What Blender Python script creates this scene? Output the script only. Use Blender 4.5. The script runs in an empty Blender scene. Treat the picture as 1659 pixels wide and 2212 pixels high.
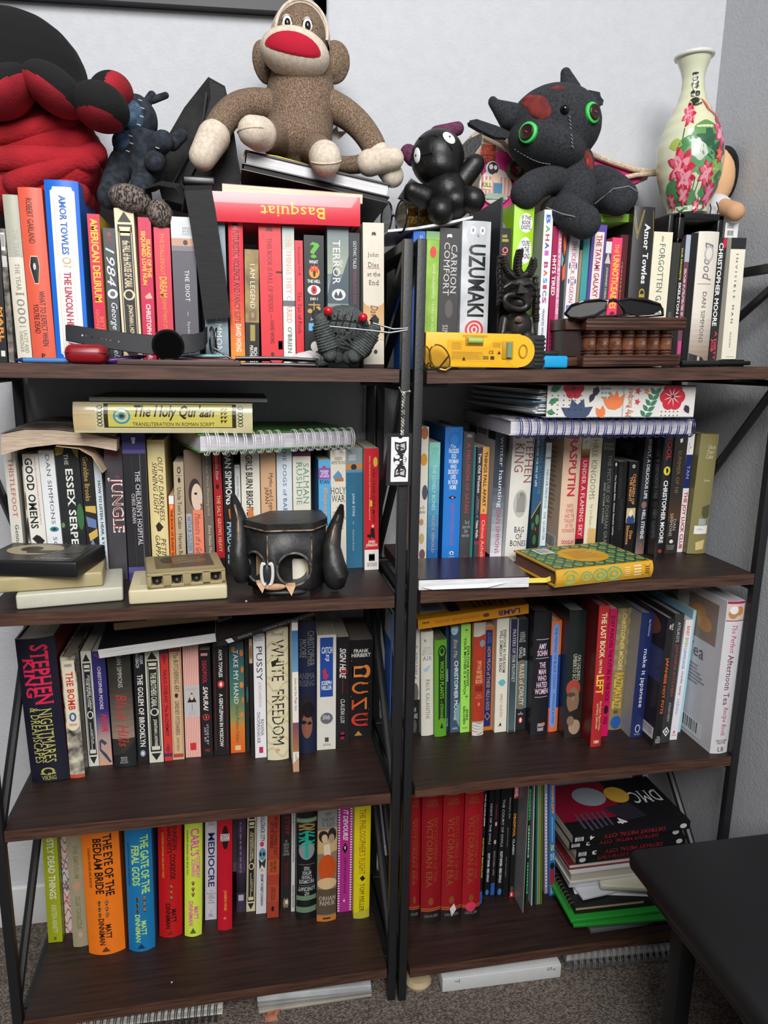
import bpy, bmesh, math, random
from mathutils import Vector, Matrix
random.seed(7)
SC = bpy.context.scene
COL = SC.collection
# ------------------------------------------------------------------ camera, light, exposure
FPX, PITCH, ROLL, YAW = 1563.4, .2067, .0175, .196        # focal length in pixels of the 1659 x 2212 frame
CAM = Vector((-.2176, -1.0031, .3423))
_f = Vector((math.sin(YAW) * math.cos(PITCH), math.cos(YAW) * math.cos(PITCH), -math.sin(PITCH)))
_r = Vector((math.cos(YAW), -math.sin(YAW), 0)); _u = _r.cross(_f)
CR, CU = (math.cos(ROLL) * _r + math.sin(ROLL) * _u), (-math.sin(ROLL) * _r + math.cos(ROLL) * _u)
cam = bpy.data.cameras.new('camera'); cam.sensor_fit = 'VERTICAL'; cam.sensor_height = 36
cam.lens = FPX * 36 / 2212; cam.clip_start = .02
camo = bpy.data.objects.new('camera', cam); COL.objects.link(camo)
camo.matrix_world = Matrix(((CR.x, CU.x, -_f.x, CAM.x), (CR.y, CU.y, -_f.y, CAM.y), (CR.z, CU.z, -_f.z, CAM.z), (0, 0, 0, 1)))
SC.camera = camo
SC.view_settings.view_transform = 'Standard'; SC.view_settings.look = 'None'
SC.view_settings.gamma = 1; SC.view_settings.use_curve_mapping = False
SC.view_settings.exposure = 0.1
SC.cycles.max_bounces = 6; SC.cycles.use_denoising = True
wd = bpy.data.worlds.new('world'); SC.world = wd; wd.use_nodes = True
wn = wd.node_tree.nodes; bg = wn['Background']
tc = wn.new('ShaderNodeTexCoord'); sx = wn.new('ShaderNodeSeparateXYZ'); rp = wn.new('ShaderNodeValToRGB')
mr = wn.new('ShaderNodeMapRange'); mr.inputs[1].default_value = -1; mr.inputs[2].default_value = 1
wd.node_tree.links.new(tc.outputs['Generated'], sx.inputs[0]); wd.node_tree.links.new(sx.outputs[2], mr.inputs[0])
wd.node_tree.links.new(mr.outputs[0], rp.inputs[0]); wd.node_tree.links.new(rp.outputs[0], bg.inputs[0])
rp.color_ramp.elements[0].position = .3; rp.color_ramp.elements[0].color = (.05, .05, .055, 1)
rp.color_ramp.elements[1].position = .75; rp.color_ramp.elements[1].color = (.95, .97, 1, 1)
bg.inputs[1].default_value = .13
def area(name, loc, target, sx_, sy_, power, colour):
    l = bpy.data.lights.new(name, 'AREA'); l.shape = 'RECTANGLE'; l.size = sx_; l.size_y = sy_; l.energy = power; l.color = colour
    o = bpy.data.objects.new(name, l); COL.objects.link(o); o.location = loc
    o.rotation_euler = (Vector(target) - Vector(loc)).to_track_quat('-Z', 'Y').to_euler(); return o
area('window_daylight', (-.3, -2.5, 1.75), (-.1, .2, .05), 1.4, 1.2, 88, (1, .985, .96))
area('ceiling_bounce_light', (-.3, -1.1, 1.62), (-.2, -.1, -.2), .5, .5, 9, (.95, .97, 1))  # added soft area light from above, in place of bounce off the unseen ceiling

# ------------------------------------------------------------------ helpers
def at(px, py, Y):                      # the point of the vertical plane y = Y seen at a pixel of the photograph
    d = _f + CR * ((px - 829.5) / FPX) - CU * ((py - 1106) / FPX); return CAM + d * ((Y - CAM.y) / d.y)
def atz(px, py, z):                     # the point of the horizontal plane at height z seen at a pixel
    d = _f + CR * ((px - 829.5) / FPX) - CU * ((py - 1106) / FPX); return CAM + d * ((z - CAM.z) / d.z)
def mpp(Y, px=830, py=600): return (at(px + 1, py, Y) - at(px, py, Y)).length
def hexc(h):
    v = [int(h[i:i + 2], 16) / 255 for i in (0, 2, 4)]
    return tuple(c / 12.92 if c <= .04045 else ((c + .055) / 1.055) ** 2.4 for c in v) + (1,)
_mats = {}
def M(spec, rough=.5, bump=None, metal=0, coat=0, alpha=1, trans=0, sheen=0):
    key = (spec, rough, bump, metal, coat, alpha, trans, sheen)
    if key in _mats: return _mats[key]
    m = bpy.data.materials.new('m_' + spec.replace(':', '_')); m.use_nodes = True
    nt = m.node_tree; b = nt.nodes['Principled BSDF']; L = nt.links.new
    b.inputs['Roughness'].default_value = rough; b.inputs['Metallic'].default_value = metal
    b.inputs['Coat Weight'].default_value = coat; b.inputs['Alpha'].default_value = alpha
    b.inputs['Transmission Weight'].default_value = trans; b.inputs['Sheen Weight'].default_value = sheen
    co = nt.nodes.new('ShaderNodeTexCoord')
    p = spec.split(':')
    if p[0] in ('n', 'w', 'k', 'v'):            # n noise blotches, w wood grain, k knit flecks, v cells
        mp = nt.nodes.new('ShaderNodeMapping'); L(co.outputs['Object'], mp.inputs[0])
        s = float(p[3]); n = nt.nodes.new('ShaderNodeTexNoise'); n.inputs['Scale'].default_value = 1; n.inputs['Detail'].default_value = 5
        sc = {'n': (s, s, s), 'w': (s * .06, s, s), 'k': (s, s, s * .45), 'v': (s, s, s)}[p[0]]
        mp.inputs['Scale'].default_value = sc
        L(mp.outputs[0], n.inputs['Vector'])
        r = nt.nodes.new('ShaderNodeValToRGB'); lo, hi = {'n': (.36, .62), 'w': (.3, .7), 'k': (.44, .58), 'v': (.3, .7)}[p[0]]
        r.color_ramp.elements[0].position = lo; r.color_ramp.elements[1].position = hi
        r.color_ramp.elements[0].color = hexc(p[1]); r.color_ramp.elements[1].color = hexc(p[2])
        L(n.outputs[0], r.inputs[0]); L(r.outputs[0], b.inputs['Base Color'])
    elif p[0] == 'c':                           # thin dark web lines on a plain ground
        vo = nt.nodes.new('ShaderNodeTexVoronoi'); vo.feature = 'DISTANCE_TO_EDGE'; vo.inputs['Scale'].default_value = float(p[3])
        r = nt.nodes.new('ShaderNodeValToRGB'); r.color_ramp.elements[0].color = hexc(p[1]); r.color_ramp.elements[1].color = hexc(p[2])
        r.color_ramp.elements[0].position = .02; r.color_ramp.elements[1].position = .05
        L(co.outputs['Object'], vo.inputs['Vector']); L(vo.outputs['Distance'], r.inputs[0]); L(r.outputs[0], b.inputs['Base Color'])
    else:
        n = nt.nodes.new('ShaderNodeTexNoise'); n.inputs['Scale'].default_value = 60; L(co.outputs['Object'], n.inputs['Vector'])
        mx = nt.nodes.new('ShaderNodeMixRGB'); mx.blend_type = 'MULTIPLY'; mx.inputs[0].default_value = .12
        mx.inputs[1].default_value = hexc(p[0]); L(n.outputs[0], mx.inputs[2]); L(mx.outputs[0], b.inputs['Base Color'])
    if bump:
        n2 = nt.nodes.new('ShaderNodeTexNoise'); n2.inputs['Scale'].default_value = bump[0]; n2.inputs['Detail'].default_value = 3
        L(co.outputs['Object'], n2.inputs['Vector']); bp = nt.nodes.new('ShaderNodeBump'); bp.inputs['Strength'].default_value = bump[1]
        bp.inputs['Distance'].default_value = bump[2] if len(bump) > 2 else .002
        L(n2.outputs[0], bp.inputs['Height']); L(bp.outputs[0], b.inputs['Normal'])
    _mats[key] = m; return m
PLUSH = lambda c, sc=400: M(c, .95, (sc, .5, .002), sheen=.25)
METAL = M('1d1e21', .45, (300, .1))
def FAB(c): return M(c, .9, (500, .5, .0015))

class MB:                                # collects shapes into one mesh
    def __init__(s): s.v = []; s.f = []; s.m = []; s.sm = []
    def add(s, vs, fs, m=0, smooth=False):
        o = len(s.v); s.v += [Vector(v) for v in vs]
        for f in fs: s.f.append(tuple(i + o for i in f)); s.m.append(m); s.sm.append(smooth)
        return s
    def box(s, a, b, m=0, mat=None, bev=0):
        a, b = Vector(a), Vector(b); c = (a + b) / 2; h = (b - a)
        bm = bmesh.new(); bmesh.ops.create_cube(bm, size=1)
        bmesh.ops.scale(bm, vec=h, verts=bm.verts)
        if bev: bmesh.ops.bevel(bm, geom=bm.edges[:], offset=bev, segments=3, affect='EDGES', profile=.5)
        bm.verts.index_update()
        T = (mat or Matrix()) @ Matrix.Translation(c)
        s.add([T @ v.co for v in bm.verts], [[v.index for v in f.verts] for f in bm.faces], m, bool(bev)); bm.free(); return s
    def tube(s, pts, r, n=8, m=0, closed=False):
        pts = [Vector(p) for p in pts]; N = len(pts); rs = r if isinstance(r, (list, tuple)) else [r] * N
        vs = []; up = None
        for i, p in enumerate(pts):
            t = (pts[(i + 1) % N] - pts[i - 1]) if closed else (pts[min(i + 1, N - 1)] - pts[max(i - 1, 0)])
            t.normalize()
            if up is None: up = Vector((0, 0, 1)) if abs(t.z) < .9 else Vector((1, 0, 0))
            x = t.cross(up); x.normalize(); y = x.cross(t); up = y
            vs += [p + rs[i] * (math.cos(k * 2 * math.pi / n) * x + math.sin(k * 2 * math.pi / n) * y) for k in range(n)]
        fs = [(i * n + k, i * n + (k + 1) % n, ((i + 1) % N) * n + (k + 1) % n, ((i + 1) % N) * n + k) for i in range(N if closed else N - 1) for k in range(n)]
        if not closed: fs += [tuple(range(n))[::-1], tuple((N - 1) * n + k for k in range(n))]
        return s.add(vs, fs, m, True)
    def lathe(s, prof, n=32, m=0, T=None):
        T = T or Matrix(); vs = [T @ Vector((r * math.cos(k * 2 * math.pi / n), r * math.sin(k * 2 * math.pi / n), z)) for r, z in prof for k in range(n)]
        P = len(prof); fs = [(i * n + k, i * n + (k + 1) % n, (i + 1) * n + (k + 1) % n, (i + 1) * n + k) for i in range(P - 1) for k in range(n)]
        fs += [tuple(range(n))[::-1], tuple((P - 1) * n + k for k in range(n))]
        return s.add(vs, fs, m, True)
    def ell(s, c, r, m=0, R=None, n=20, k=12, split=None):
        R = R or Matrix.Identity(3); c = Vector(c); vs = []; fs = []; ms = []
        r = (r, r, r) if isinstance(r, (int, float)) else r
        for i in range(k + 1):
            th = math.pi * i / k
            for j in range(n):
                ph = 2 * math.pi * j / n; d = Vector((math.sin(th) * math.cos(ph), math.sin(th) * math.sin(ph), math.cos(th)))
                vs.append(c + R @ Vector((d.x * r[0], d.y * r[1], d.z * r[2])))
        for i in range(k):
            for j in range(n):
                f = (i * n + j, (i + 1) * n + j, (i + 1) * n + (j + 1) % n, i * n + (j + 1) % n)
                mm = m
                if split:
                    q = R.inverted() @ (sum((vs[a] for a in f), Vector()) / 4 - c)
                    if (R @ Vector([q[a] / r[a] ** 2 for a in range(3)])).normalized().dot(split[0]) > split[1]: mm = split[2]
                fs.append(f); ms.append(mm)
        o = len(s.v); s.v += vs
        for f, mm in zip(fs, ms): s.f.append(tuple(a + o for a in f)); s.m.append(mm); s.sm.append(True)
        return s
    def prism(s, front, off, m=0, mside=None, smooth=False):
        n = len(front); front = [Vector(p) for p in front]; off = Vector(off); back = [p + off for p in front]
        s.add(front + back, [tuple(range(n)), tuple(range(2 * n - 1, n - 1, -1))], m)
        return s.add(front + back, [(i, i + n, (i + 1) % n + n, (i + 1) % n) for i in range(n)], m if mside is None else mside, smooth)
    def ribbon(s, pts, width, th=.0015, m=0):
        pts = [Vector(p) for p in pts]; N = len(pts); vs = []
        for i, p in enumerate(pts):
            w = Vector(width[i]) if isinstance(width, list) else Vector(width)
            t = (pts[min(i + 1, N - 1)] - pts[max(i - 1, 0)]).normalized(); nn = t.cross(w).normalized() * th / 2
            vs += [p - w / 2 - nn, p + w / 2 - nn, p + w / 2 + nn, p - w / 2 + nn]
        fs = [(i * 4 + k, i * 4 + (k + 1) % 4, i * 4 + 4 + (k + 1) % 4, i * 4 + 4 + k) for i in range(N - 1) for k in range(4)] + [(0, 1, 2, 3), tuple((N - 1) * 4 + k for k in (3, 2, 1, 0))]
        return s.add(vs, fs, m)
    def build(s, name, mats, parent=None, loc=None):
        base = parent.matrix_world.inverted() if parent else Matrix.Translation(-Vector(loc)) if loc is not None else Matrix()
        me = bpy.data.meshes.new(name); me.from_pydata([base @ v for v in s.v], [], s.f)
        for mt in (mats if isinstance(mats, (list, tuple)) else [mats]): me.materials.append(mt)
        me.polygons.foreach_set('material_index', s.m); me.polygons.foreach_set('use_smooth', s.sm)
        bm = bmesh.new(); bm.from_mesh(me); bmesh.ops.recalc_face_normals(bm, faces=bm.faces[:]); bm.to_mesh(me); bm.free()
        me.set_sharp_from_angle(angle=math.radians(42))
        o = bpy.data.objects.new(name, me); COL.objects.link(o)
        if parent: o.parent = parent; o.matrix_world = parent.matrix_world.copy()
        elif loc is not None: o.location = loc; o.matrix_world = Matrix.Translation(Vector(loc))
        return o
def tag(o, label, cat, group=None):
    o['label'] = label; o['category'] = cat
    if group: o['group'] = group
    return o
def thing(name, label, cat, loc, group=None):
    o = bpy.data.objects.new(name, None); COL.objects.link(o); o.empty_display_size = .02
    o.location = loc; o.matrix_world = Matrix.Translation(Vector(loc)); return tag(o, label, cat, group)
def child(o, name, mats, p, label=None):
    c = o.build(name, mats, p)
    if label: c['label'] = label
    return c
def soft(o, vox=.003, it=6, sub=0):     # melts a stuffed body's overlapping lumps into one skin
    a = o.modifiers.new('r', 'REMESH'); a.mode = 'VOXEL'; a.voxel_size = vox
    if it: b = o.modifiers.new('s', 'SMOOTH'); b.iterations = it; b.factor = .6
    dg = bpy.context.evaluated_depsgraph_get(); me = bpy.data.meshes.new_from_object(o.evaluated_get(dg))
    o.modifiers.clear(); o.data = me
    for p in me.polygons: p.use_smooth = True
    return o
def cap(mb, p0, r0, p1, r1, m=0, n=16, bend=None, k=8):   # a tapered limb with round ends
    p0, p1 = Vector(p0), Vector(p1); pts = []; rs = []
    mid = Vector(bend) if bend is not None else (p0 + p1) / 2
    q = lambda t: (1 - t) ** 2 * p0 + 2 * t * (1 - t) * mid + t * t * p1
    d0 = (q(.05) - q(0)).normalized(); d1 = (q(1) - q(.95)).normalized()
    for a in (80, 60, 40, 20): pts.append(p0 - d0 * r0 * math.sin(math.radians(a))); rs.append(r0 * math.cos(math.radians(a)))
    for i in range(k + 1): t = i / k; pts.append(q(t)); rs.append(r0 + (r1 - r0) * t)
    for a in (20, 40, 60, 80): pts.append(p1 + d1 * r1 * math.sin(math.radians(a))); rs.append(r1 * math.cos(math.radians(a)))
    return mb.tube(pts, rs, n, m)

# ------------------------------------------------------------------ lettering and printed shapes
_txt = {}
def text2d(s, st):
    key = (s, st)
    if key in _txt: return _txt[key]
    cu = bpy.data.curves.new('lettering', 'FONT'); cu.body = s; cu.resolution_u = 2; cu.align_x = 'CENTER'; cu.space_line = .86
    if 'b' in st: cu.offset = .022
    if 's' in st: cu.space_character = 1.06
    ob = bpy.data.objects.new('lettering', cu); COL.objects.link(ob)
    dg = bpy.context.evaluated_depsgraph_get(); me = bpy.data.meshes.new_from_object(ob.evaluated_get(dg))
    vs = [(v.co.x, v.co.y) for v in me.vertices]; fs = [tuple(p.vertices) for p in me.polygons]
    if 'i' in st: vs = [(x + .28 * y, y) for x, y in vs]
    if 's' in st:                        # small slab feet where stems end
        cnt = {}
        for p in me.polygons:
            for e in p.edge_keys: cnt[e] = cnt.get(e, 0) + 1
        for e, c in cnt.items():
            (xa, ya), (xb, yb) = vs[e[0]], vs[e[1]]
            if c == 1 and abs(ya - yb) < .004 and .05 < abs(xa - xb) < .22:
                fr = (ya + 2) % .86 if '\n' in s else ya
                x0, x1 = min(xa, xb) - .05, max(xa, xb) + .05; k = len(vs); d = .02
                vs += [(x0, ya - d), (x1, ya - d), (x1, ya + d), (x0, ya + d)]; fs.append((k, k + 1, k + 2, k + 3))
    bpy.data.objects.remove(ob); bpy.data.curves.remove(cu); bpy.data.meshes.remove(me)
    if not vs: vs = [(0, 0), (1, 0), (1, 1)]; fs = [(0, 1, 2)]
    X0, X1 = min(v[0] for v in vs), max(v[0] for v in vs); Y0, Y1 = min(v[1] for v in vs), max(v[1] for v in vs)
    vs = [((x - X0) / max(X1 - X0, 1e-6), (y - Y0) / max(Y1 - Y0, 1e-6)) for x, y in vs]
    if 'x' in st: vs = [(1 - x, 1 - y) for x, y in vs]
    _txt[key] = (vs, fs); return _txt[key]
def mixhex(a, b, t): return ''.join('%02x' % round(int(a[i:i + 2], 16) * (1 - t) + int(b[i:i + 2], 16) * t) for i in (0, 2, 4))
def shapes(tok):                         # -> list of (colour, uv verts, faces); u to the right, v downwards, both 0..1
    k = tok[0]; t = k[0]; O = []
    rect = lambda a, b, c, d, col: O.append((col, [(a, b), (c, b), (c, d), (a, d)], [(0, 1, 2, 3)]))
    def ellipse(a, b, c, d, col, n=20): O.append((col, [((a + c) / 2 + (c - a) / 2 * math.cos(i * 2 * math.pi / n), (b + d) / 2 + (d - b) / 2 * math.sin(i * 2 * math.pi / n)) for i in range(n)], [tuple(range(n))]))
    if t in 'th':
        st, s, u0, v0, u1, v1, col = tok[1:8]; vs, fs = text2d(s, st)
        O.append((col, [(u0 + (u1 - u0) * y, v0 + (v1 - v0) * x) if t == 't' else (u0 + (u1 - u0) * x, v1 - (v1 - v0) * y) for x, y in vs], fs)); return O
    if t == 'p': O.append((tok[2], list(tok[1]), [tuple(range(len(tok[1])))])); return O
    u0, v0, u1, v1 = tok[1:5]; w, h = u1 - u0, v1 - v0
    if t == 'r': rect(u0, v0, u1, v1, tok[5])
    elif t == 'e': ellipse(u0, v0, u1, v1, tok[5])
    elif t == 'g':
        for i in range(10): rect(u0, v0 + h * i / 10, u1, v0 + h * (i + 1) / 10, mixhex(tok[5], tok[6], (i + .5) / 10))
    elif t == 'b':
        rect(u0, v0, u1, v1, 'e8e8e6'); x = u0 + w * .1; rnd = random.Random(3)
        while x < u1 - w * .12:
            b = w * rnd.choice((.012, .02, .035)); rect(x, v0 + h * .1, x + b, v1 - h * .2, '222224'); x += b + w * rnd.choice((.015, .03))
    elif t == 'f':
        b = tok[6] * w; bv = b * .12 if h > 2 * w else b
        for q in ((u0, v0, u1, v0 + bv), (u0, v1 - bv, u1, v1), (u0, v0, u0 + b, v1), (u1 - b, v0, u1, v1)): rect(*q, tok[5])
    elif t == 's':
        for i in range(tok[6]): rect(u0 + w * i / tok[6], v0, u0 + w * (i + .5) / tok[6], v1, tok[5])
    elif t == 'd':
        for i in range(tok[6]): rect(u0, v0 + h * i / tok[6], u1, v0 + h * (i + .5) / tok[6], tok[5])
    elif t == 'k':
        n = tok[6]; m = n * 3
        for i in range(n):
            for j in range(m):
                if (i + j) % 2: rect(u0 + w * i / n, v0 + h * j / m, u0 + w * (i + 1) / n, v0 + h * (j + 1) / m, tok[5])
    elif t == 'w':
        n = tok[6]; rnd = random.Random(n)
        for i in range(n):
            ph = rnd.random() * 6; a = []; b = []
            for j in range(9):
                u = u0 + w * j / 8; v = v0 + h * (i + .5) / n + .35 * h / n * math.sin(j * .8 + ph); a.append((u, v)); b.append((u, v + .012 + .05 * h / n))
            O.append((tok[5], a + b, [(j, j + 1, 10 + j, 9 + j) for j in range(8)]))
    elif t in 'lv':
        n = tok[6]; rnd = random.Random(n)
        for i in range(n):
            if t == 'l': rect(u0, v0 + h * i / n, u1 - w * .2 * rnd.random(), v0 + h * (i + .42) / n, tok[5])
            else:
                q = v0
                while q < v1 - .01: e = min(v1, q + h * (.03 + .08 * rnd.random())); rect(u0 + w * i / n, q, u0 + w * (i + .6) / n, e, tok[5]); q = e + h * .025
    elif t == 'u':
        ellipse(u0, v0, u1, v0 + h * .8, '2a1c12'); rect(u0 + w * .28, v0 + h * .7, u1 - w * .28, v1, '2a1c12')
        ellipse(u0 + w * .08, v0 + h * .07, u1 - w * .08, v0 + h * .74, 'cfa070'); ellipse(u0 + w * .2, v0 + h * .3, u0 + w * .45, v0 + h * .58, '2a1c12'); ellipse(u0 + w * .55, v0 + h * .3, u0 + w * .8, v0 + h * .58, '2a1c12')
    return O
def print_on(mb, mats, art, fmap, step=.00004, cuts=0, vcuts=0, eps=.00025, rough=.5, coat=0):
    """Lays printed shapes on a surface: fmap(u, v, lift) -> point."""
    idx = {}
    lift = eps
    for tok in art:
        for col, vs, fs in shapes(tok):
            mt = M(col, rough, coat=coat)
            if mt not in mats: mats.append(mt)
            mi = mats.index(mt)
            if cuts:
                bm = bmesh.new(); bv = [bm.verts.new((x, y, 0)) for x, y in vs]
                for f in fs:
                    try: bm.faces.new([bv[i] for i in f])
                    except ValueError: pass
                lo, hi = min(v[0] for v in vs), max(v[0] for v in vs)
                for c in range(1, cuts):
                    if lo < c / cuts < hi: bmesh.ops.bisect_plane(bm, geom=bm.verts[:] + bm.edges[:] + bm.faces[:], plane_co=(c / cuts, 0, 0), plane_no=(1, 0, 0), dist=1e-5)
                lo, hi = min(v[1] for v in vs), max(v[1] for v in vs)
                for c in range(1, vcuts):
                    if lo < c / vcuts < hi: bmesh.ops.bisect_plane(bm, geom=bm.verts[:] + bm.edges[:] + bm.faces[:], plane_co=(0, c / vcuts, 0), plane_no=(0, 1, 0), dist=1e-5)
                bm.verts.index_update(); vs = [(v.co.x, v.co.y) for v in bm.verts]; fs = [[v.index for v in f.verts] for f in bm.faces]; bm.free()
            mb.add([fmap(u, v, lift) for u, v in vs], fs, mi)
        lift += step

# ------------------------------------------------------------------ books
def book(mat4, kind, t, h, d, base, label, art, o, group=None, name=None, cat='book'):
    """Spine faces local -y, height along z, thickness along x; mat4 places it."""
    root = bpy.data.objects.new(name or {'p': 'paperback_book', 'h': 'hardcover_book'}[kind], None); COL.objects.link(root)
    root.empty_display_size = .02; root.matrix_world = mat4; tag(root, label, cat, group)
    c = {'p': min(.0007, t * .12), 'h': min(.0026, t * .12)}[kind]; ov = .003 if kind == 'h' else 0
    b = 0 if kind == 'p' or t < .014 else min(t * o.get('bulge', .1), .009)
    N = 10 if b else 1
    yb = lambda u: -b * (1 - (2 * u - 1) ** 2)
    outer = [(-t / 2, d)] + [(-t / 2 + t * i / N, yb(i / N)) for i in range(N + 1)] + [(t / 2, d)]
    ti = t / 2 - c
    inner = [(-ti, d)] + [(-ti + 2 * ti * i / N, yb(i / N) + c) for i in range(N + 1)] + [(ti, d)]
    mb = MB(); rough = .28 if o.get('gloss') else .38 if kind == 'h' else .42; coat = .5 if o.get('gloss') else 0
    mats = [M(base, rough, coat=coat), M(o.get('side', base), rough, coat=coat)]
    n = len(outer); vs = [(x, y, z) for z in (0, h) for x, y in outer] + [(x, y, z) for z in (0, h) for x, y in inner]
    sp = range(1, n - 2)
    mb.add(vs, [(i, i + 1, i + 1 + n, i + n) for i in sp], 0, b > 0)
    mb.add(vs, [(i, i + 1, i + 1 + n, i + n) for i in (0, n - 2)], 1)
    mb.add(vs, [(2 * n + i, 3 * n + i, 3 * n + i + 1, 2 * n + i + 1) for i in range(n - 1)] + [(i, 2 * n + i, 2 * n + i + 1, i + 1) for i in range(n - 1)] +
           [(n + i, n + i + 1, 3 * n + i + 1, 3 * n + i) for i in range(n - 1)] + [(0, n, 3 * n, 2 * n), (n - 1, 3 * n - 1, 4 * n - 1, 2 * n - 1)], 0)
    sp_art = [a for a in art if 'L' not in a[0]]; l_art = [a for a in art if 'L' in a[0]]
    print_on(mb, mats, sp_art, lambda u, v, e: (-t / 2 + t * min(max(u, 0), 1), yb(min(max(u, 0), 1)) - e, h * (1 - min(max(v, 0), 1))), cuts=8 if b else 0, rough=rough, coat=coat)
    print_on(mb, mats, l_art, lambda u, v, e: (-t / 2 - e, d * (1 - u), h * (1 - v)), rough=rough)
    me = bpy.data.meshes.new('cover'); me.from_pydata(mb.v, [], mb.f)
    for m_ in mats: me.materials.append(m_)
    me.polygons.foreach_set('material_index', mb.m); me.polygons.foreach_set('use_smooth', mb.sm)
    co = bpy.data.objects.new('cover', me); COL.objects.link(co); co.parent = root
    if t > .0035:
        pb = MB(); y0 = c + (.001 if not b else 0); pb.box((-ti + .0001, y0, ov), (ti - .0001, d - ov, h - ov))
        me = bpy.data.meshes.new('page_block'); me.from_pydata(pb.v, [], pb.f); pg = o.get('page', 'd5ccba')
        me.materials.append(M('w:%s:%s:900' % (pg, mixhex(pg, '6a6258', .35)), .8))
        po = bpy.data.objects.new('page_block', me); COL.objects.link(po); po.parent = root
        if h > 0: me.materials[0] = PAGES(pg)
    return root
_pg = {}
def PAGES(c):
    if c in _pg: return _pg[c]
    m = bpy.data.materials.new('m_pages_' + c); m.use_nodes = True; nt = m.node_tree; b = nt.nodes['Principled BSDF']; b.inputs['Roughness'].default_value = .85
    co = nt.nodes.new('ShaderNodeTexCoord'); mp = nt.nodes.new('ShaderNodeMapping'); mp.inputs['Scale'].default_value = (1600, 12, 12)
    n = nt.nodes.new('ShaderNodeTexNoise'); n.inputs['Scale'].default_value = 1; r = nt.nodes.new('ShaderNodeValToRGB')
    r.color_ramp.elements[0].color = hexc(mixhex(c, '6a6258', .4)); r.color_ramp.elements[1].color = hexc(c); r.color_ramp.elements[0].position = .3; r.color_ramp.elements[1].position = .6
    nt.links.new(co.outputs['Object'], mp.inputs[0]); nt.links.new(mp.outputs[0], n.inputs[0]); nt.links.new(n.outputs[0], r.inputs[0]); nt.links.new(r.outputs[0], b.inputs['Base Color'])
    _pg[c] = m; return m
def lie(P0, P1, t, d, kind, base, label, art=(), o=None, topright=True, fore=False, pitch=0, group=None, name=None, cat='book'):
    """A book lying down: P0 -> P1 runs along the middle of the long face turned to the camera (its spine, or its fore edge)."""
    P0, P1 = Vector(P0), Vector(P1); L = (P1 - P0).length
    zl = (P1 - P0).normalized() if topright else (P0 - P1).normalized()
    up = Vector((0, -math.sin(pitch), math.cos(pitch))); up = (up - up.dot(zl) * zl).normalized()
    y = up.cross((P1 - P0).normalized()); 
    if y.y < 0: y = -y
    if fore: y = -y
    x = y.cross(zl)
    org = P0 if topright else P1
    if fore: org = org - y * d
    m = Matrix(((x.x, y.x, zl.x, org.x), (x.y, y.y, zl.y, org.y), (x.z, y.z, zl.z, org.z), (0, 0, 0, 1)))
    return book(m, kind, t, L, d, base, label, list(art), o or {}, group, name, cat)
def slab(FL, FR, depth, h, yawfree=None):  # matrix of a box on a surface: x along its front edge, y away, z up
    FL, FR = Vector(FL), Vector(FR); x = (FR - FL).normalized(); z = Vector((0, 0, 1)); z = (z - z.dot(x) * x).normalized(); y = z.cross(x)
    return Matrix(((x.x, y.x, z.x, FL.x), (x.y, y.y, z.y, FL.y), (x.z, y.z, z.z, FL.z), (0, 0, 0, 1))), (FR - FL).length

# ------------------------------------------------------------------ the room
def struct(mb, name, mats):
    o = mb.build(name, mats); o['kind'] = 'structure'; return o
FLZ, WY, WX = -.717, .294, .641
WALL = M('c5c7cc', .85, (230, .3, .003))
struct(MB().box((-1.6, WY, FLZ - .02), (WX + .1, WY + .1, 1.75)), 'wall_back', WALL)
struct(MB().box((WX, -3, FLZ - .02), (WX + .1, WY + .1, 1.75)), 'wall_right', M('babcc1', .85, (230, .3, .003)))  # same paint as the back wall; its shade is put into this darker colour
struct(MB().box((-1.6, -3, FLZ - .1), (WX + .1, WY + .1, FLZ)), 'floor', M('n:a3958a:5d5149:260', 1, (420, 1, .012)))
struct(MB().box((-1.6, WY - .013, FLZ), (WX, WY, FLZ + .083), bev=.004), 'baseboard_back', M('d8d9da', .5))
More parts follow.
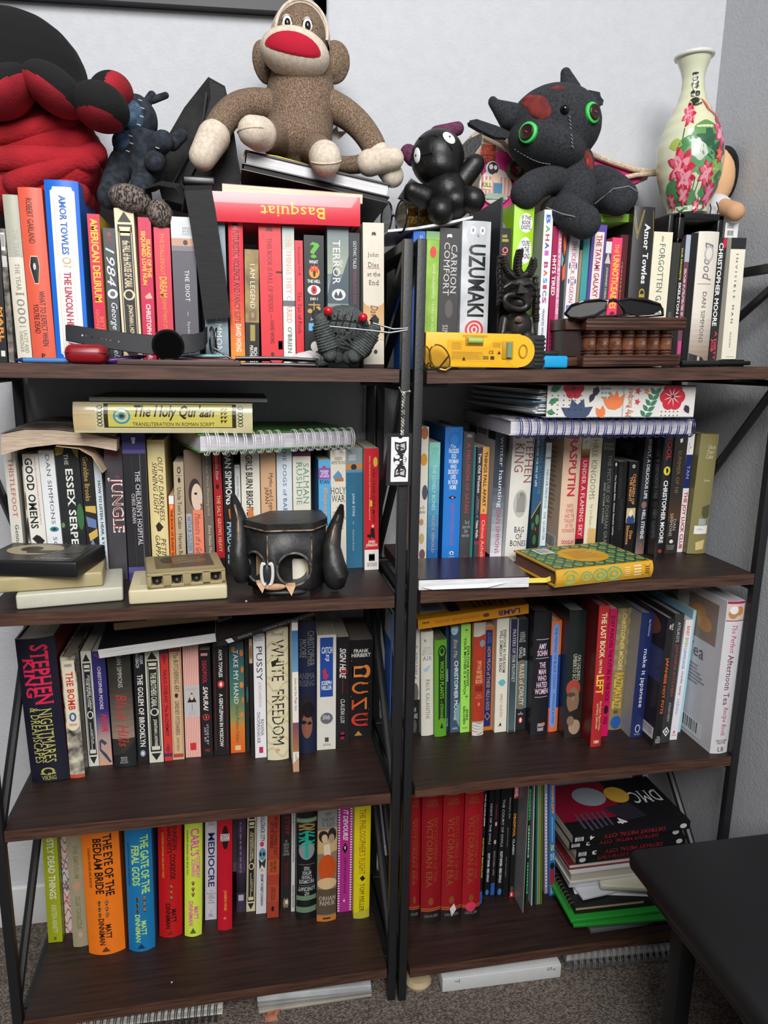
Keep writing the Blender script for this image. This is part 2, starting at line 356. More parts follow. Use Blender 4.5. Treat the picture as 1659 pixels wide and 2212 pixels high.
# ------------------------------------------------------------------ the two bookshelves
def shelf_unit(x0, x1, lx, rx, zs, label, yo):
    t = thing('bookshelf', label, 'bookshelf', ((x0 + x1) / 2, .145, FLZ), None)
    WOOD = M('w:190f0c:33201a:170', .5, (60, .15, .001)); EDGE = M('w:2e1c15:5a3d30:300', .5)  # EDGE is the same wood, with the light on the edges put into its colour
    for zl, zr in zs:
        mb = MB(); a, b = Vector((x0, yo, zl)), Vector((x1, yo, zr)); dn = Vector((0, 0, -.018)); bk = Vector((0, .286, 0))
        v = [a, b, b + bk, a + bk, a + dn, b + dn, b + bk + dn, a + bk + dn]
        mb.add(v, [(0, 1, 2, 3), (7, 6, 5, 4)], 0); mb.add(v, [(0, 4, 5, 1), (1, 5, 6, 2), (2, 6, 7, 3), (3, 7, 4, 0)], 1)
        child(mb, 'shelf_board', [WOOD, EDGE], t)
    for s, (p0, p1) in enumerate((lx, rx)):
        for y in (yo, .274):
            child(MB().box((p0, y, FLZ), (p1, y + .0135, .503), bev=.001), 'front_post' if y == yo else 'rear_post', METAL, t)
        child(MB().box((p0, yo + .0137, .488), (p1, .274, .502), bev=.001), 'top_rail', METAL, t)
        child(MB().box((p0, yo + .0137, FLZ + .02), (p1, .274, FLZ + .03), bev=.001), 'bottom_rail', METAL, t)
        xi = x0 if s == 0 else x1
        for zl, zr in zs:
            z = (zl, zr)[s] - .0185
            child(MB().box((p0, yo + .0137, z - .012), (p1, .274, z - .002), bev=.001), 'side_rail', METAL, t)
            k = MB(); d = 1 if s == 0 else -1
            for y in (.045, .245): k.box((min(p0, xi + d * .045), y, z - .006), (max(p1, xi + d * .045), y + .018, z), bev=.0015)
            child(k, 'hinge_bracket', METAL, t)
        xm = (p0 + p1) / 2
        Z = [z[s] for z in zs]
        for (ya, za, yb, zb) in ((.012, .485, .276, Z[0] - .01), (.012, Z[0] - .03, .276, Z[1] - .01), (.276, Z[1] - .04, .012, Z[2] - .01), (.276, Z[2] - .03, .012, Z[3] + .03)):
            child(MB().tube([(xm, ya, za), (xm, yb, zb)], .007, 8), 'diagonal_brace', METAL, t)
    return t
shelf_unit(-.564, 0, (-.5795, -.5655), (.0025, .016), ((.3305, .3305), (0, 0), (-.3259, -.3259), (-.6517, -.6517)), 'left one of two dark walnut bookshelves with black metal frames', 0)
shelf_unit(.0387, .6005, (.0203, .0337), (.602, .616), ((.3292, .3425), (.0061, .0109), (-.3176, -.3168), (-.6545, -.6577)), 'right one of two dark walnut bookshelves, standing in the room corner', -.004)
GROUPS = dict(a='books on the top shelf of the left bookshelf', b='books on the top shelf of the right bookshelf', c='books on the second shelf of the left bookshelf', d='books on the second shelf of the right bookshelf',
              e='books on the third shelf of the left bookshelf', f='books on the third shelf of the right bookshelf', g='books on the bottom shelf of the left bookshelf', h='books on the bottom shelf of the right bookshelf')
# row, kind, x, y, z (0.1 mm), thickness, height, depth (mm), lean (degrees), colour, label, print, options
BOOKS=[
('a','p',-5325,800,3305,10.3,190,122,1.23,'1b1b1d','black paperback with orange lettering, half out of frame',(('t','b','MARL',.3,.62,.8,.86,'e89a3c'),('r',.3,.92,.8,.96,'dddddd')),{}),
('a','p',-5219,800,3305,6.9,172,110,0.76,'n:8d857c:2c2826:90','mottled grey paperback with a barcode near its top, at the left end',(('b',.1,.03,.8,.16),('r',.1,.2,.9,.28,'c9c6c4')),{}),
('a','h',-5047,800,3305,18.4,214,141,-0.56,'dcd6c6','cream hardcover titled THE YEAR 1000 with a grey-green band at the top of its spine',(('r',0,0,1,.36,'b4b4a4'),('t','s','THE YEAR',.45,.2,.8,.36,'9a9a8c'),('t','s','THE YEAR',.4,.4,.72,.56,'8e8a80'),('t','s','1000',.3,.57,.85,.76,'8a867c'),('r',.35,.775,.8,.778,'8a867c'),('t','s','LACEY AND\nDANZIGER',.3,.8,.85,.94,'9c978c'),('h','s','Little, Brown',.2,.965,.85,.98,'b08a50')),{}),
('a','h',-4795,800,3305,29.6,224,148,-0.71,'e4624a','orange-red hardcover with a black coffin on its spine',(('t','','ROBERT GARLAND',.3,.06,.56,.31,'3a2226'),('p',((.3,.38),(.6,.38),(.66,.44),(.55,.54),(.38,.54),(.22,.44)),'f0d8c0'),('p',((.31,.385),(.59,.385),(.64,.44),(.54,.535),(.39,.535),(.25,.44)),'26262a'),('e',.38,.42,.5,.46,'d8d0c8'),('t','',"WHAT TO EXPECT WHEN\nYOU'RE DEAD",.22,.58,.75,.9,'3a2226'),('h','b','P',.4,.945,.56,.975,'3a2226')),{}),
('a','h',-4430,800,3305,42.2,235,155,-0.00,'1c6fdc','thick bright blue hardcover with a white spine panel titled THE LINCOLN HIGHWAY',(('r',.16,.035,.88,.965,'f3f4f4'),('e',.1,.015,.24,.055,'1c6fdc'),('e',.8,.015,.94,.055,'1c6fdc'),('e',.1,.945,.24,.985,'1c6fdc'),('e',.8,.945,.94,.985,'1c6fdc'),('r',.26,.09,.275,.4,'d9cba0'),('r',.33,.09,.34,.4,'d9cba0'),('r',.72,.09,.735,.4,'d9cba0'),('r',.26,.5,.275,.95,'d9cba0'),('r',.33,.5,.34,.95,'d9cba0'),('r',.72,.5,.735,.95,'d9cba0'),('t','b','AMOR TOWLES',.41,.08,.62,.395,'2a67c0'),('e',.4,.41,.66,.445,'c9b06a'),('e',.44,.415,.62,.44,'f3f4f4'),('h','i','Viking',.42,.45,.66,.468,'c9b06a'),('t','b','THE LINCOLN HIGHWAY',.41,.49,.63,.93,'c23a4c')),{}),
('a','p',-4048,800,3305,15.5,196,125,-0.26,'d9234a','narrow crimson paperback with hand-drawn yellow lettering AMERICAN DELIRIUM',(('t','b','AMERICAN DELIRIUM',.2,.03,.82,.58,'f3d23c'),('t','','BETINA\nGONZALEZ',.2,.63,.85,.88,'e88a58')),{'side': 'd8c02c'}),
('a','p',-3865,800,3305,15.4,179,115,-0.12,'454b50','charcoal paperback with the white script title 1984',(('e',.35,.03,.65,.06,'c0483c'),('e',.42,.038,.58,.052,'454b50'),('h','','SIGNET\nCLASSICS',.2,.07,.8,.095,'c0483c'),('t','i','1984',.15,.14,.85,.42,'f0f0f0'),('e',.1,.44,.95,.51,'f0f0f0'),('e',.3,.455,.75,.495,'6a6e72'),('t','i','George Orwell',.2,.54,.85,.96,'f0f0f0')),{}),
('a','p',-3638,800,3305,25.0,205,131,-0.74,'ecd9b4','cream and black framed paperback on the top shelf, between charcoal and raspberry ones',(('r',.12,.1,.88,.9,'2e2b2a'),('f',.17,.115,.83,.885,'ecd9b4',.05),('p',((.5,.02),(.85,.085),(.15,.085)),'2e2b2a'),('p',((.5,.98),(.85,.915),(.15,.915)),'2e2b2a'),('f',.22,.125,.78,.17,'ecd9b4',.05),('t','b','the FALL of the HOUSE OF CABAL',.32,.2,.72,.5,'ecd9b4'),('e',.22,.51,.8,.58,'ecd9b4'),('e',.3,.52,.7,.57,'2e2b2a'),('t','b','JONATHAN L HOWARD',.36,.61,.66,.86,'ecd9b4')),{}),
('a','p',-3415,800,3305,16.9,195,125,0.34,'cf2350','raspberry red paperback with bubbly yellow lettering ISLAND OF THE SEQUINED LOVE NUN',(('t','b','ISLAND OF THE\nSEQUINED LOVE NUN',.15,.09,.9,.45,'f4d43a'),('p',((.3,.53),(.7,.5),(.9,.54),(.4,.545)),'e8b8a0'),('t','b','CHRISTOPHER MOORE',.35,.58,.72,.98,'f4e8dc')),{}),
('a','p',-3189,800,3305,21.2,183,117,0.20,'d93c52','rosy red paperback titled THE DALLERGUT DREAM DEPARTMENT STORE',(('t','','THE DALLERGUT',.35,.04,.6,.34,'f09a3c'),('t','b','DREAM',.25,.35,.7,.5,'f4b23c'),('t','','DEPARTMENT STORE',.38,.51,.62,.78,'f09a3c')),{}),
('a','p',-2892,800,3305,31.9,198,127,-0.29,'5c5963','slate grey paperback titled THE IDIOT with a pale top and painted face strip',(('r',0,0,1,.14,'d5d9dc'),('h','s','BARNES\n&NOBLE\nCLASSICS',.45,.065,.85,.12,'5a6066'),('r',0,.14,1,.19,'c99a80'),('e',.48,.15,.68,.185,'4a2f28'),('r',0,.19,1,.225,'7d7a86'),('t','s','THE IDIOT',.5,.35,.68,.56,'f2f2f2'),('r',.55,.63,.57,.66,'c8c8d0'),('t','s','Fyodor Dostoevsky',.5,.7,.64,.97,'d8d8dc')),{}),
('a','p',-2484,800,3305,31.6,200,128,-0.34,'n:5d7080:8fa0a8:14','blue-grey paperback half hidden behind the hanging black strap',(('t','i','C',.45,.06,.75,.12,'b8c4cc'),('t','s','SIMMONS',.45,.66,.72,.94,'d8e0e4')),{}),
('a','h',-2199,800,3305,19.8,200,132,0.12,'e23c48','red-to-orange hardcover titled FUTURISTIC VIOLENCE AND FANCY SUITS',(('g',0,.45,1,1,'e23c48','f0a840'),('p',((.3,.03),(.55,.02),(.7,.03),(.7,.06),(.45,.05),(.3,.06)),'2a1a1c'),('t','','FUTURISTIC VIOLENCE AND FANCY SUITS',.3,.08,.72,.7,'3a1418'),('t','b','DAVID WONG',.38,.71,.75,.9,'f4ecd8'),('e',.4,.93,.7,.97,'2a1a1c')),{}),
('a','p',-1997,800,3305,19.4,160,103,0.57,'n:b59a5c:6b5a34:30','small gold and black paperback titled I AM LEGEND',(('r',0,.62,1,1,'1e1d1c'),('t','s','I AM LEGEND',.38,.12,.72,.5,'f0ead8'),('r',.25,.52,.8,.6,'7b6a50'),('e',.42,.53,.65,.58,'b58a64'),('r',.35,.64,.7,.78,'a8964c'),('t','b','RICHARD\nMATHESON',.3,.82,.85,.99,'f0f0e8')),{}),
('a','p',-1708,800,3305,31.0,200,128,-0.54,'e2363f','wide bright red paperback titled THIS BOOK IS FULL OF SPIDERS',(('p',((.35,.05),(.55,.045),(.62,.055),(.62,.075),(.42,.07),(.35,.08)),'7a1a20'),('t','','THIS BOOK IS FULL OF SPIDERS',.36,.12,.58,.62,'8a1a22'),('r',.46,.635,.49,.67,'8a1a22'),('t','','DAVID WONG',.42,.68,.6,.84,'6a1a20'),('r',.74,.34,1,.352,'30181a'),('f',.78,.82,.97,.88,'20181a',.3),('e',.42,.9,.58,.93,'6a1a20')),{}),
('a','p',-1462,800,3305,16.7,193,123,-0.27,'ecece8','white paperback with ghosted orange letters, THINGS THEY CARRIED',(('g',0,0,1,.16,'aebcc0','cdd4c4'),('t','s','THE THINGS THEY CARRIED',.3,.06,.75,.68,'e8a078'),('r',0,.52,1,.56,'6a7074'),('t','s',"O'BRIEN",.35,.71,.72,.9,'5a5a56')),{}),
('a','p',-1309,800,3305,11.3,175,112,-0.48,'e2333e','slim scarlet paperback with small dark red serif lettering, left of the question-mark book',(('t','s','Benjamin Hoff',.3,.05,.68,.27,'7a1a24'),('t','s','The Tao of Pooh',.28,.4,.75,.73,'5a1a20')),{}),
('a','p',-1100,800,3305,28.2,183,117,-0.29,'1e2226','black paperback with a green question mark, flames, an eye and scales on its spine',(('h','b','?',.28,.05,.78,.17,'5cb43a'),('h','b','WHAT',.25,.185,.7,.21,'f0f0f0'),('e',.25,.23,.78,.32,'f0a030'),('p',((.3,.27),(.35,.22),(.45,.25),(.5,.21),(.6,.25),(.68,.22),(.72,.28)),'d84a2c'),('e',.44,.26,.58,.31,'26201c'),('h','b','THE HELL',.16,.33,.82,.355,'f0f0f0'),('e',.16,.37,.82,.445,'f0f0ee'),('e',.34,.375,.64,.44,'d03038'),('e',.44,.395,.54,.42,'181818'),('h','b','DID I',.3,.465,.68,.485,'f0f0f0'),('r',.46,.5,.51,.6,'c89a50'),('r',.2,.515,.8,.525,'c89a50'),('e',.15,.55,.4,.585,'c89a50'),('e',.58,.53,.82,.565,'c89a50'),('h','b','JUST',.3,.615,.7,.64,'f0f0f0'),('r',.2,.66,.75,.72,'6ab0e0'),('e',.3,.8,.75,.88,'e8e4dc'),('h','b','DAVID WONG',.2,.9,.8,.93,'f0f0f0')),{}),
('a','p',-750,800,3305,30.8,202,129,-0.44,'n:5f7078:93a3a4:10','tall stormy blue-grey paperback titled THE TERROR with a ship in an oval',(('r',0,0,1,.03,'b8c0c0'),('g',0,.03,1,.35,'6f7f84','a8ae98'),('p',((0,.5),(.3,.28),(.6,.4),(1,.22),(1,.55),(0,.55)),'4a5a64'),('t','s','TERROR',.25,.12,.6,.42,'f2f2ec'),('t','i','the',.6,.25,.74,.3,'d8dcd8'),('e',.2,.45,.85,.53,'dcdedc'),('p',((.3,.5),(.4,.465),(.5,.5),(.6,.46),(.72,.5),(.65,.515),(.36,.515)),'3a4650')),{}),
('a','p',-514,800,3305,15.1,189,121,-0.41,'2b3038','slim navy paperback with white GOTHIC TALES and dull red lettering beside a cream book',(('t','','GOTHIC TALES',.38,.06,.68,.26,'e0e4e8'),('t','','MARQUIS DE SADE',.38,.27,.68,.52,'a8465a')),{}),
('a','p',-236,700,3305,30.5,202,129,-1.03,'ded6c6','cream paperback titled JOHN DIES AT THE END by the black frame post',(('p',((.42,.065),(.56,.06),(.62,.07),(.62,.085),(.48,.08),(.42,.09)),'3a3632'),('h','s','John',.22,.2,.75,.235,'5a5650'),('h','s','Dies',.25,.265,.75,.3,'5a5650'),('r',.2,.305,.8,.308,'c84a44'),('h','s','at the',.2,.33,.82,.36,'5a5650'),('h','s','End',.28,.385,.75,.42,'5a5650'),('g',0,.53,1,.8,'cf9f64','e0cba8'),('e',0,.49,1,.57,'ded6c6'),('t','i','David',.35,.56,.7,.68,'6a3a2c'),('e',.5,.87,.68,.9,'3a3632'),('r',0,.975,1,1,'3c1c20')),{'side': 'b8b0a2'}),
('b','p',448,850,3291,17.8,198,127,-0.25,'2468c8','blue paperback mostly hidden behind the central black posts',(('h','','p',.55,.03,.8,.06,'a8c4ec'),),{}),
('b','p',644,850,3297,20.2,198,127,0.07,'n:7fae38:9cc44e:40','leaf green paperback with a round red sticker next to the central posts',(('h','b','P.S.',.1,.015,.4,.035,'e0e8d0'),('e',.3,.105,.78,.185,'d8443c'),('g',0,0,1,.06,'6f9a80','8fb85a'),('p',((0,.9),(.5,.86),(.9,.95),(1,1),(0,1)),'4a7430'),('t','','ONE HUNDRED YEARS OF SOLITUDE',.55,.23,.72,.82,'e8e8d0')),{}),
('b','p',907,850,3304,30.5,203,130,-0.03,'413f41','worn charcoal paperback titled CARRION COMFORT',(('p',((.35,.045),(.55,.04),(.6,.05),(.6,.065),(.42,.06),(.35,.07)),'e8e8e8'),('t','s','CARRION\nCOMFORT',.22,.1,.88,.47,'d4d2d0'),('e',.35,.5,.75,.63,'5f5b5a'),('t','s','DAN\nSIMMONS',.25,.68,.85,.9,'c8c4c2')),{}),
('b','h',1314,800,3314,43.8,212,140,-0.59,'n:d6d8dc:b2b6ba:22','thick white and grey volume titled UZUMAKI with a red spiral',(('e',.15,.01,.85,.17,'bfc3c8'),('e',.25,.035,.45,.09,'e8e8ea'),('e',.58,.035,.78,.09,'e8e8ea'),('e',.31,.05,.39,.075,'8a8e92'),('e',.64,.05,.72,.075,'8a8e92'),('p',((.47,.1),(.53,.08),(.58,.11)),'909498'),('t','b','UZUMAKI',.22,.155,.82,.64,'1c2022'),('e',.16,.665,.82,.795,'d6454a'),('e',.24,.68,.74,.78,'e8d4d4'),('e',.3,.69,.66,.765,'d6454a'),('e',.37,.705,.6,.755,'e8d4d4'),('e',.43,.715,.54,.745,'d6454a')),{}),
('b','p',1677,750,3323,2.9,246,190,-0.63,'26272a','very tall thin black board standing behind the dark carved figure',(),{}),
('b','p',1805,850,3326,14.6,205,131,-0.91,'202022','black paperback with yellow and pink lettering squeezed behind the carved figure',(('h','b','LAND',.05,.045,.6,.065,'d8d45c'),('h','b','DERSEN',0,.075,.75,.095,'d8d45c'),('t','b','Or',.1,.13,.75,.2,'f08078')),{}),
('b','h',2053,850,3331,31.7,241,159,-0.35,'a4dc1e','lime green hardcover with white IF THIS BOOK EXISTS bubbles',(('e',.24,.06,.92,.175,'f2f2f0'),('h','b','IF THIS\nBOOK\nEXISTS,',.34,.075,.84,.16,'16181a'),('e',.24,.2,.92,.36,'f2f2f0'),('h','b',"YOU'RE\nIN THE\nWRONG",.34,.22,.84,.33,'16181a'),('eL',.25,.06,.8,.24,'f2f2f0'),('hL','b','THIS IN\nSOON\nUPSET',.35,.09,.7,.2,'16181a'),('e',.24,.5,.92,.62,'f2f2f0')),{}),
('b','p',2442,850,3341,14.4,233,149,-0.30,'eceef2',"white paperback with multicoloured capitals BAHA'I BASICS",(('t','b','B',.25,.03,.7,.085,'4a7cd0'),('t','b','A',.25,.095,.7,.14,'6aa84a'),('t','b','H',.25,.15,.7,.19,'c8483c'),('t','b','A',.25,.2,.7,.24,'3a50b0'),('t','b','I',.25,.25,.7,.28,'d06ac8'),('t','b','B',.25,.32,.7,.36,'b03a70'),('t','b','A',.25,.37,.7,.41,'d0703c'),('t','b','S',.25,.42,.7,.455,'4a90d8'),('t','b','I',.25,.465,.7,.49,'c84a50'),('t','b','C',.25,.5,.7,.535,'3a9a90'),('t','b','S',.25,.54,.7,.58,'c04a90'),('t','','FRANCES WORTHINGTON',.35,.62,.6,.93,'6a6e74')),{'side': 'bcc0b8'}),
('b','p',2586,850,3344,9.1,210,134,-0.86,'a3124e','maroon paperback with a bold white title, next to the white multicoloured-capitals book',(('t','b','HHTS TIRED',.2,.2,.85,.48,'f2eef0'),('v',.3,.65,.7,.98,'3a1020',1)),{}),
('b','p',2669,850,3346,5.6,204,130,-0.96,'dd86a6','thin pink paperback titled TATAMI TIME MACHINE BLUES',(('t','b','TATAMI TIME MACHINE BLUES',.2,.05,.8,.6,'f6e6ee'),('t','b','TOMIHIKO MORIMI',.2,.63,.8,.98,'7a2048')),{}),
('b','p',2736,850,3348,6.6,198,127,-0.95,'23232a','dark paperback with coral and teal diamonds on its spine',(('p',((.2,0),(1,0),(1,.1),(.6,.16)),'e8603c'),('p',((0,.12),(.6,.18),(.3,.24),(0,.22)),'58a8a0'),('p',((.3,.25),(1,.2),(1,.32),(.4,.34)),'e8603c'),('p',((0,.7),(.7,.66),(.9,.78),(.2,.8)),'58a8a0'),('p',((.2,.8),(1,.76),(1,.86),(.3,.86)),'e8603c'),('p',((0,.88),(.8,.84),(.6,.98),(0,1)),'58a8a0')),{}),
('b','p',2858,850,3351,16.6,198,126,0.60,'e6e6ea','white paperback with thin blue ornament titled THE ICEPICK SURGEON',(('t','','THE ICEPICK SURGEON',.3,.04,.7,.5,'c83a58'),('e',.1,.2,.25,.25,'5a6a9a'),('e',.75,.2,.9,.25,'5a6a9a'),('e',.1,.32,.25,.36,'5a6a9a'),('e',.75,.32,.9,.36,'5a6a9a'),('r',.1,.52,.9,.56,'7a86b0'),('t','b','SAM KEAN',.3,.65,.7,.88,'b03a58'),('r',.4,.92,.8,.97,'8a2c48')),{}),
('b','p',2969,850,3353,4.3,177,113,0.78,'a8896a','thin tan paperback tucked beside a teal one',(),{}),
('b','p',3062,850,3355,10.5,197,126,0.34,'3f9c9c','teal paperback on the right top shelf',(),{}),
('b','p',3245,850,3360,23.8,214,137,0.78,'58479c','purple hardcover with a cream label titled THE TATAMI GALAXY',(('r',.2,.05,.85,.52,'f0e2d4'),('t','b','THE TATAMI GALAXY',.34,.07,.72,.5,'a83468'),('r',.2,.535,.85,.66,'e4e8e8'),('t','b','T',.34,.55,.72,.6,'3a9aa0')),{'side': '8d80c4'}),
('b','p',3424,850,3364,9.6,190,122,0.60,'4c4d50','thin grey paperback with a white pointed top, left of the hot pink one',(('r',0,0,1,.09,'dcdcdc'),('p',((.5,.08),(1,.17),(0,.17)),'c8c8c8'),('t','','JOHANNES CABAL',.3,.2,.7,.45,'e8e8e8'),('e',.1,.46,.9,.53,'e8e8e8')),{}),
('b','p',3571,850,3367,16.5,196,126,0.27,'f4426e','hot pink paperback with yellow hand-cut letters THE UNNOTICEABLES',(('t','i','THE',.3,.05,.7,.12,'f8d23c'),('t','b','UNNOTICEABLES',.2,.13,.85,.54,'f8d23c'),('e',.3,.56,.8,.6,'7a2048'),('t','b','ROBERT',.2,.62,.85,.9,'f8d23c')),{}),
('b','p',3764,950,3373,13.2,202,129,-0.39,'5a1d22','oxblood paperback with faint pale print between the pink book and the rounded black one',(('v',.35,.2,.55,.5,'a8846c',1),),{}),
('b','h',4018,850,3378,35.3,241,159,-0.53,'2a2a2b','tall rounded black hardcover with thin gold chevrons at its top',(('p',((.02,.02),(.2,.17),(.42,.02),(.4,.02),(.2,.155),(.04,.02)),'b09a3c'),('p',((.02,.07),(.2,.2),(.46,.02),(.44,.02),(.2,.19),(.02,.055)),'b09a3c'),('p',((.9,.02),(.98,.14),(.98,.17),(.88,.02)),'b09a3c'),('t','b s','Amor Towles',.5,.1,.78,.47,'f4f4f0'),('e',.46,.5,.74,.555,'b8a03c'),('e',.5,.51,.7,.548,'2a2a2b'),('r',.46,.535,.74,.555,'b8a03c'),('h','b','Viking',.44,.56,.74,.575,'b8a03c'),('t','b s','T',.5,.6,.78,.65,'f4f4f0')),{}),
('b','p',4361,850,3386,32.2,206,132,-0.32,'ece6cc','pale cream paperback titled THE FORGOTTEN GARDEN',(('t','i','the',.42,.03,.56,.07,'4a5a4a'),('t','s','FORGOTTEN GARDEN',.35,.085,.66,.7,'5a6a64')),{}),
('b','p',4598,850,3392,13.9,191,122,-0.11,'33352f','dark olive grey paperback beside the pale cream FORGOTTEN GARDEN',(('r',.2,.55,.6,.62,'55574f'),),{}),
('b','p',4716,850,3395,6.9,193,123,-0.35,'1d1d1f','black paperback with a jagged white SKELETON MAN title',(('t','b','OUR FAVORITE',.2,.05,.6,.3,'d8cc4c'),('t','b','SKELETON MAN',.2,.32,.85,.7,'f0f0f0')),{}),
('b','p',4810,850,3397,8.2,203,130,-0.73,'6f4250','dusky plum paperback with a silver band at its top',(('r',0,0,1,.2,'a8b4c4'),('v',.2,.25,.7,.7,'e0c8cc',2),('r',.2,.8,.9,.9,'d04a88')),{}),
('b','p',4924,850,3400,11.8,206,132,-0.97,'121214','black paperback to the left of the cream one with curling script',(),{}),
('b','h',5167,850,3405,35.6,208,137,-0.86,'e4ddd0','cream hardcover with curling script fading to brown at the bottom',(('g',0,.6,1,1,'e4ddd0','8a7668'),('p',((0,.9),(.6,.93),(1,1),(0,1)),'2c2826'),('t','s i','Drood',.3,.08,.72,.36,'7a7480'),('e',.3,.1,.75,.22,'b4b0b8'),('e',.36,.115,.68,.205,'e4ddd0'),('r',.1,.38,.75,.383,'b0483c'),('t','s','DAN SIMMONS',.38,.44,.58,.82,'6a6460'),('r',.38,.925,.5,.98,'b8b8a0')),{}),
('b','p',5431,850,3412,14.1,200,128,-1.02,'29292b','black paperback with heavy white letters and red A DIRTY JOB',(('e',.5,0,1,.08,'c82840'),('t','b','CHRISTOPHER MOORE',.05,.04,.6,.68,'f4f4f4'),('t','b','A DIRTY\nJOB',.05,.72,.8,.95,'e84a58'),('r',.3,.975,.8,.99,'d8d8d8')),{}),
('b','p',5728,850,3419,26.5,200,128,-1.53,'f0ead8','ivory paperback with black ends titled INVISIBLE MAN, last on the top shelf',(('r',0,0,1,.085,'262628'),('t','s','I N V I S I B L E   M A N',.42,.12,.56,.66,'2a2a2a'),('t','s','ELLISON',.44,.73,.54,.85,'4a4a4a'),('r',.3,.925,.85,.928,'8a8a80'),('r',0,.945,1,1,'1c1c1e'),('e',.4,.955,.7,.985,'f0ead8')),{}),
('c','p',-5549,1500,0,15.8,202,129,-0.49,'ece8dc','white paperback with THISTLEFOOT in coral letters at the left end of its row',(('t','s','THISTLEFOOT',.35,.06,.75,.5,'c8543c'),('t','s','GennaRose N',.4,.56,.75,.9,'2a2a2a')),{}),
('c','p',-5431,1600,0,6.7,197,126,0.09,'1f1f20','black paperback with a pale birch stripe between two white ones',(('p',((.5,.1),(.95,.12),(.9,.85),(.5,.8)),'d8cdb8'),('e',.55,.3,.8,.45,'6a3a30'),('e',.5,.5,.9,.7,'2a2624')),{}),
('c','p',-5243,1500,0,22.2,196,125,-1.01,'ece9e0','white paperback with uneven black letters GOOD OMENS',(('t','b s','GOOD OMENS',.1,.03,.6,.58,'2a2826'),('t','','THE NICE AND ACCURATE PROPHECIES OF AGNES NUTTER, WITCH',.7,.02,.8,.55,'c84a50'),('p',((.1,.66),(.4,.63),(.6,.64),(.9,.68),(.6,.72),(.4,.7)),'2a2826'),('t','s','Neil\nTerry',.15,.78,.9,.97,'2a2826')),{}),
('c','p',-5013,1500,0,21.6,201,129,-1.15,'eef0f2','white paperback with thin grey capitals SONG and a small teal oval',(('t','s','DAN SIMMONS',.42,.03,.68,.56,'5a6470'),('e',.25,.58,.85,.62,'3a8a94'),('e',.4,.59,.7,.61,'1a3a44'),('t','s','SONG',.42,.66,.68,.86,'5a6470')),{}),
('c','p',-4728,1500,0,33.0,206,132,-0.89,'23272a','broad black paperback titled THE ESSEX SERPENT with vines',(('t','s','THE',.35,.05,.52,.13,'e8e8e0'),('t','b s','ESSEX SERPENT',.35,.16,.68,.88,'f0f0e8'),('e',.7,.42,1,.62,'3f6e40'),('p',((0,0),(.4,0),(.3,.05),(0,.06)),'a8984a'),('p',((.7,.01),(1,.02),(.95,.08),(.8,.05)),'a8984a'),('e',0,.56,.14,.6,'6a9a50'),('e',.02,.72,.2,.79,'e08a68'),('p',((.6,.9),(1,.85),(1,1),(.7,1)),'4a7e48')),{}),
('c','p',-4466,1500,0,17.6,199,127,-0.76,'262524','black paperback with gold and blue panels on its lower spine',(('t','s','Geraldine Brooks',.2,.04,.6,.38,'d8b45c'),('p',((.1,.42),(.95,.42),(.95,.48),(.1,.46)),'d8b45c'),('p',((.1,.5),(.9,.53),(.9,.6),(.2,.58)),'6a80b0'),('p',((.2,.64),(.95,.6),(.95,.66),(.3,.7)),'d8b45c'),('p',((.05,.78),(.5,.68),(.95,.8),(.6,.9)),'7a8cb4'),('t','','Peo',.3,.92,.6,.99,'e8e0d0')),{}),
('c','p',-4319,1500,0,10.6,193,124,-0.64,'d4dfe6','slim pale blue paperback titled HOW TO LISTEN, HEAR, & VALIDATE',(('t','b','HOW TO LISTEN, HEAR, & VALIDATE',.3,.2,.75,.88,'2a3440'),('t','b','KI',.3,.92,.75,.98,'2a3440')),{}),
('c','p',-4103,1400,0,25.9,214,137,0.51,'46434a','dark grey paperback with striped white letters THE JUNGLE',(('h','s','UPTON\nSINCLAIR',.1,.04,.95,.11,'9a3440'),('h','b','THE',.55,.235,.8,.255,'b04048'),('t','b','JUNGLE',.12,.25,.95,.65,'f0eee8'),('t','','JUNGLE',.2,.26,.87,.64,'8a3238')),{}),
('c','p',-3769,1257,0,32.6,230,147,0.13,'232228',"thick creased black paperback with indigo bands titled THE CHILDREN'S HOSPITAL",(('r',0,0,1,.11,'3c3678'),('r',0,.11,1,.135,'5a5490'),('p',((.4,.03),(.6,.03),(.55,.07),(.45,.07)),'d8d8e0'),('t','s',"THE CHILDREN'S HOSPITAL",.5,.25,.72,.75,'e8e6e8'),('t','s','CHRIS ADRIAN',.3,.4,.46,.6,'d8d6d8'),('r',0,.9,1,.94,'5a5490'),('r',0,.94,1,1,'3c3678'),('r',.38,.14,.385,.9,'6a6870'),('r',.74,.14,.75,.9,'a8a6ac')),{'page': 'bdb199'}),
('c','h',-3462,1380,0,25.6,218,144,0.01,'e6d49a','pale yellow hardcover titled OUT OF DARKNESS, SHINING LIGHT',(('t','s i','OUT OF DARKNESS,\nSHINING LIGHT',.25,.12,.85,.58,'2c2820'),('p',((.3,.61),(.5,.58),(.75,.62),(.55,.65),(.4,.65)),'2c2820'),('t','s i','PETINA\nGAPPAH',.25,.68,.85,.9,'2c2820')),{}),
('c','p',-3291,1450,0,7.4,130,83,0.75,'f07428','little orange paperback titled THE BOOK OF BUNNY SUICIDES',(('r',0,0,1,.1,'f2f2f0'),('e',.3,.11,.7,.16,'f8c090'),('t','b','THE BOOK OF BUNNY SUICIDES',.25,.17,.75,.9,'3a2010')),{}),
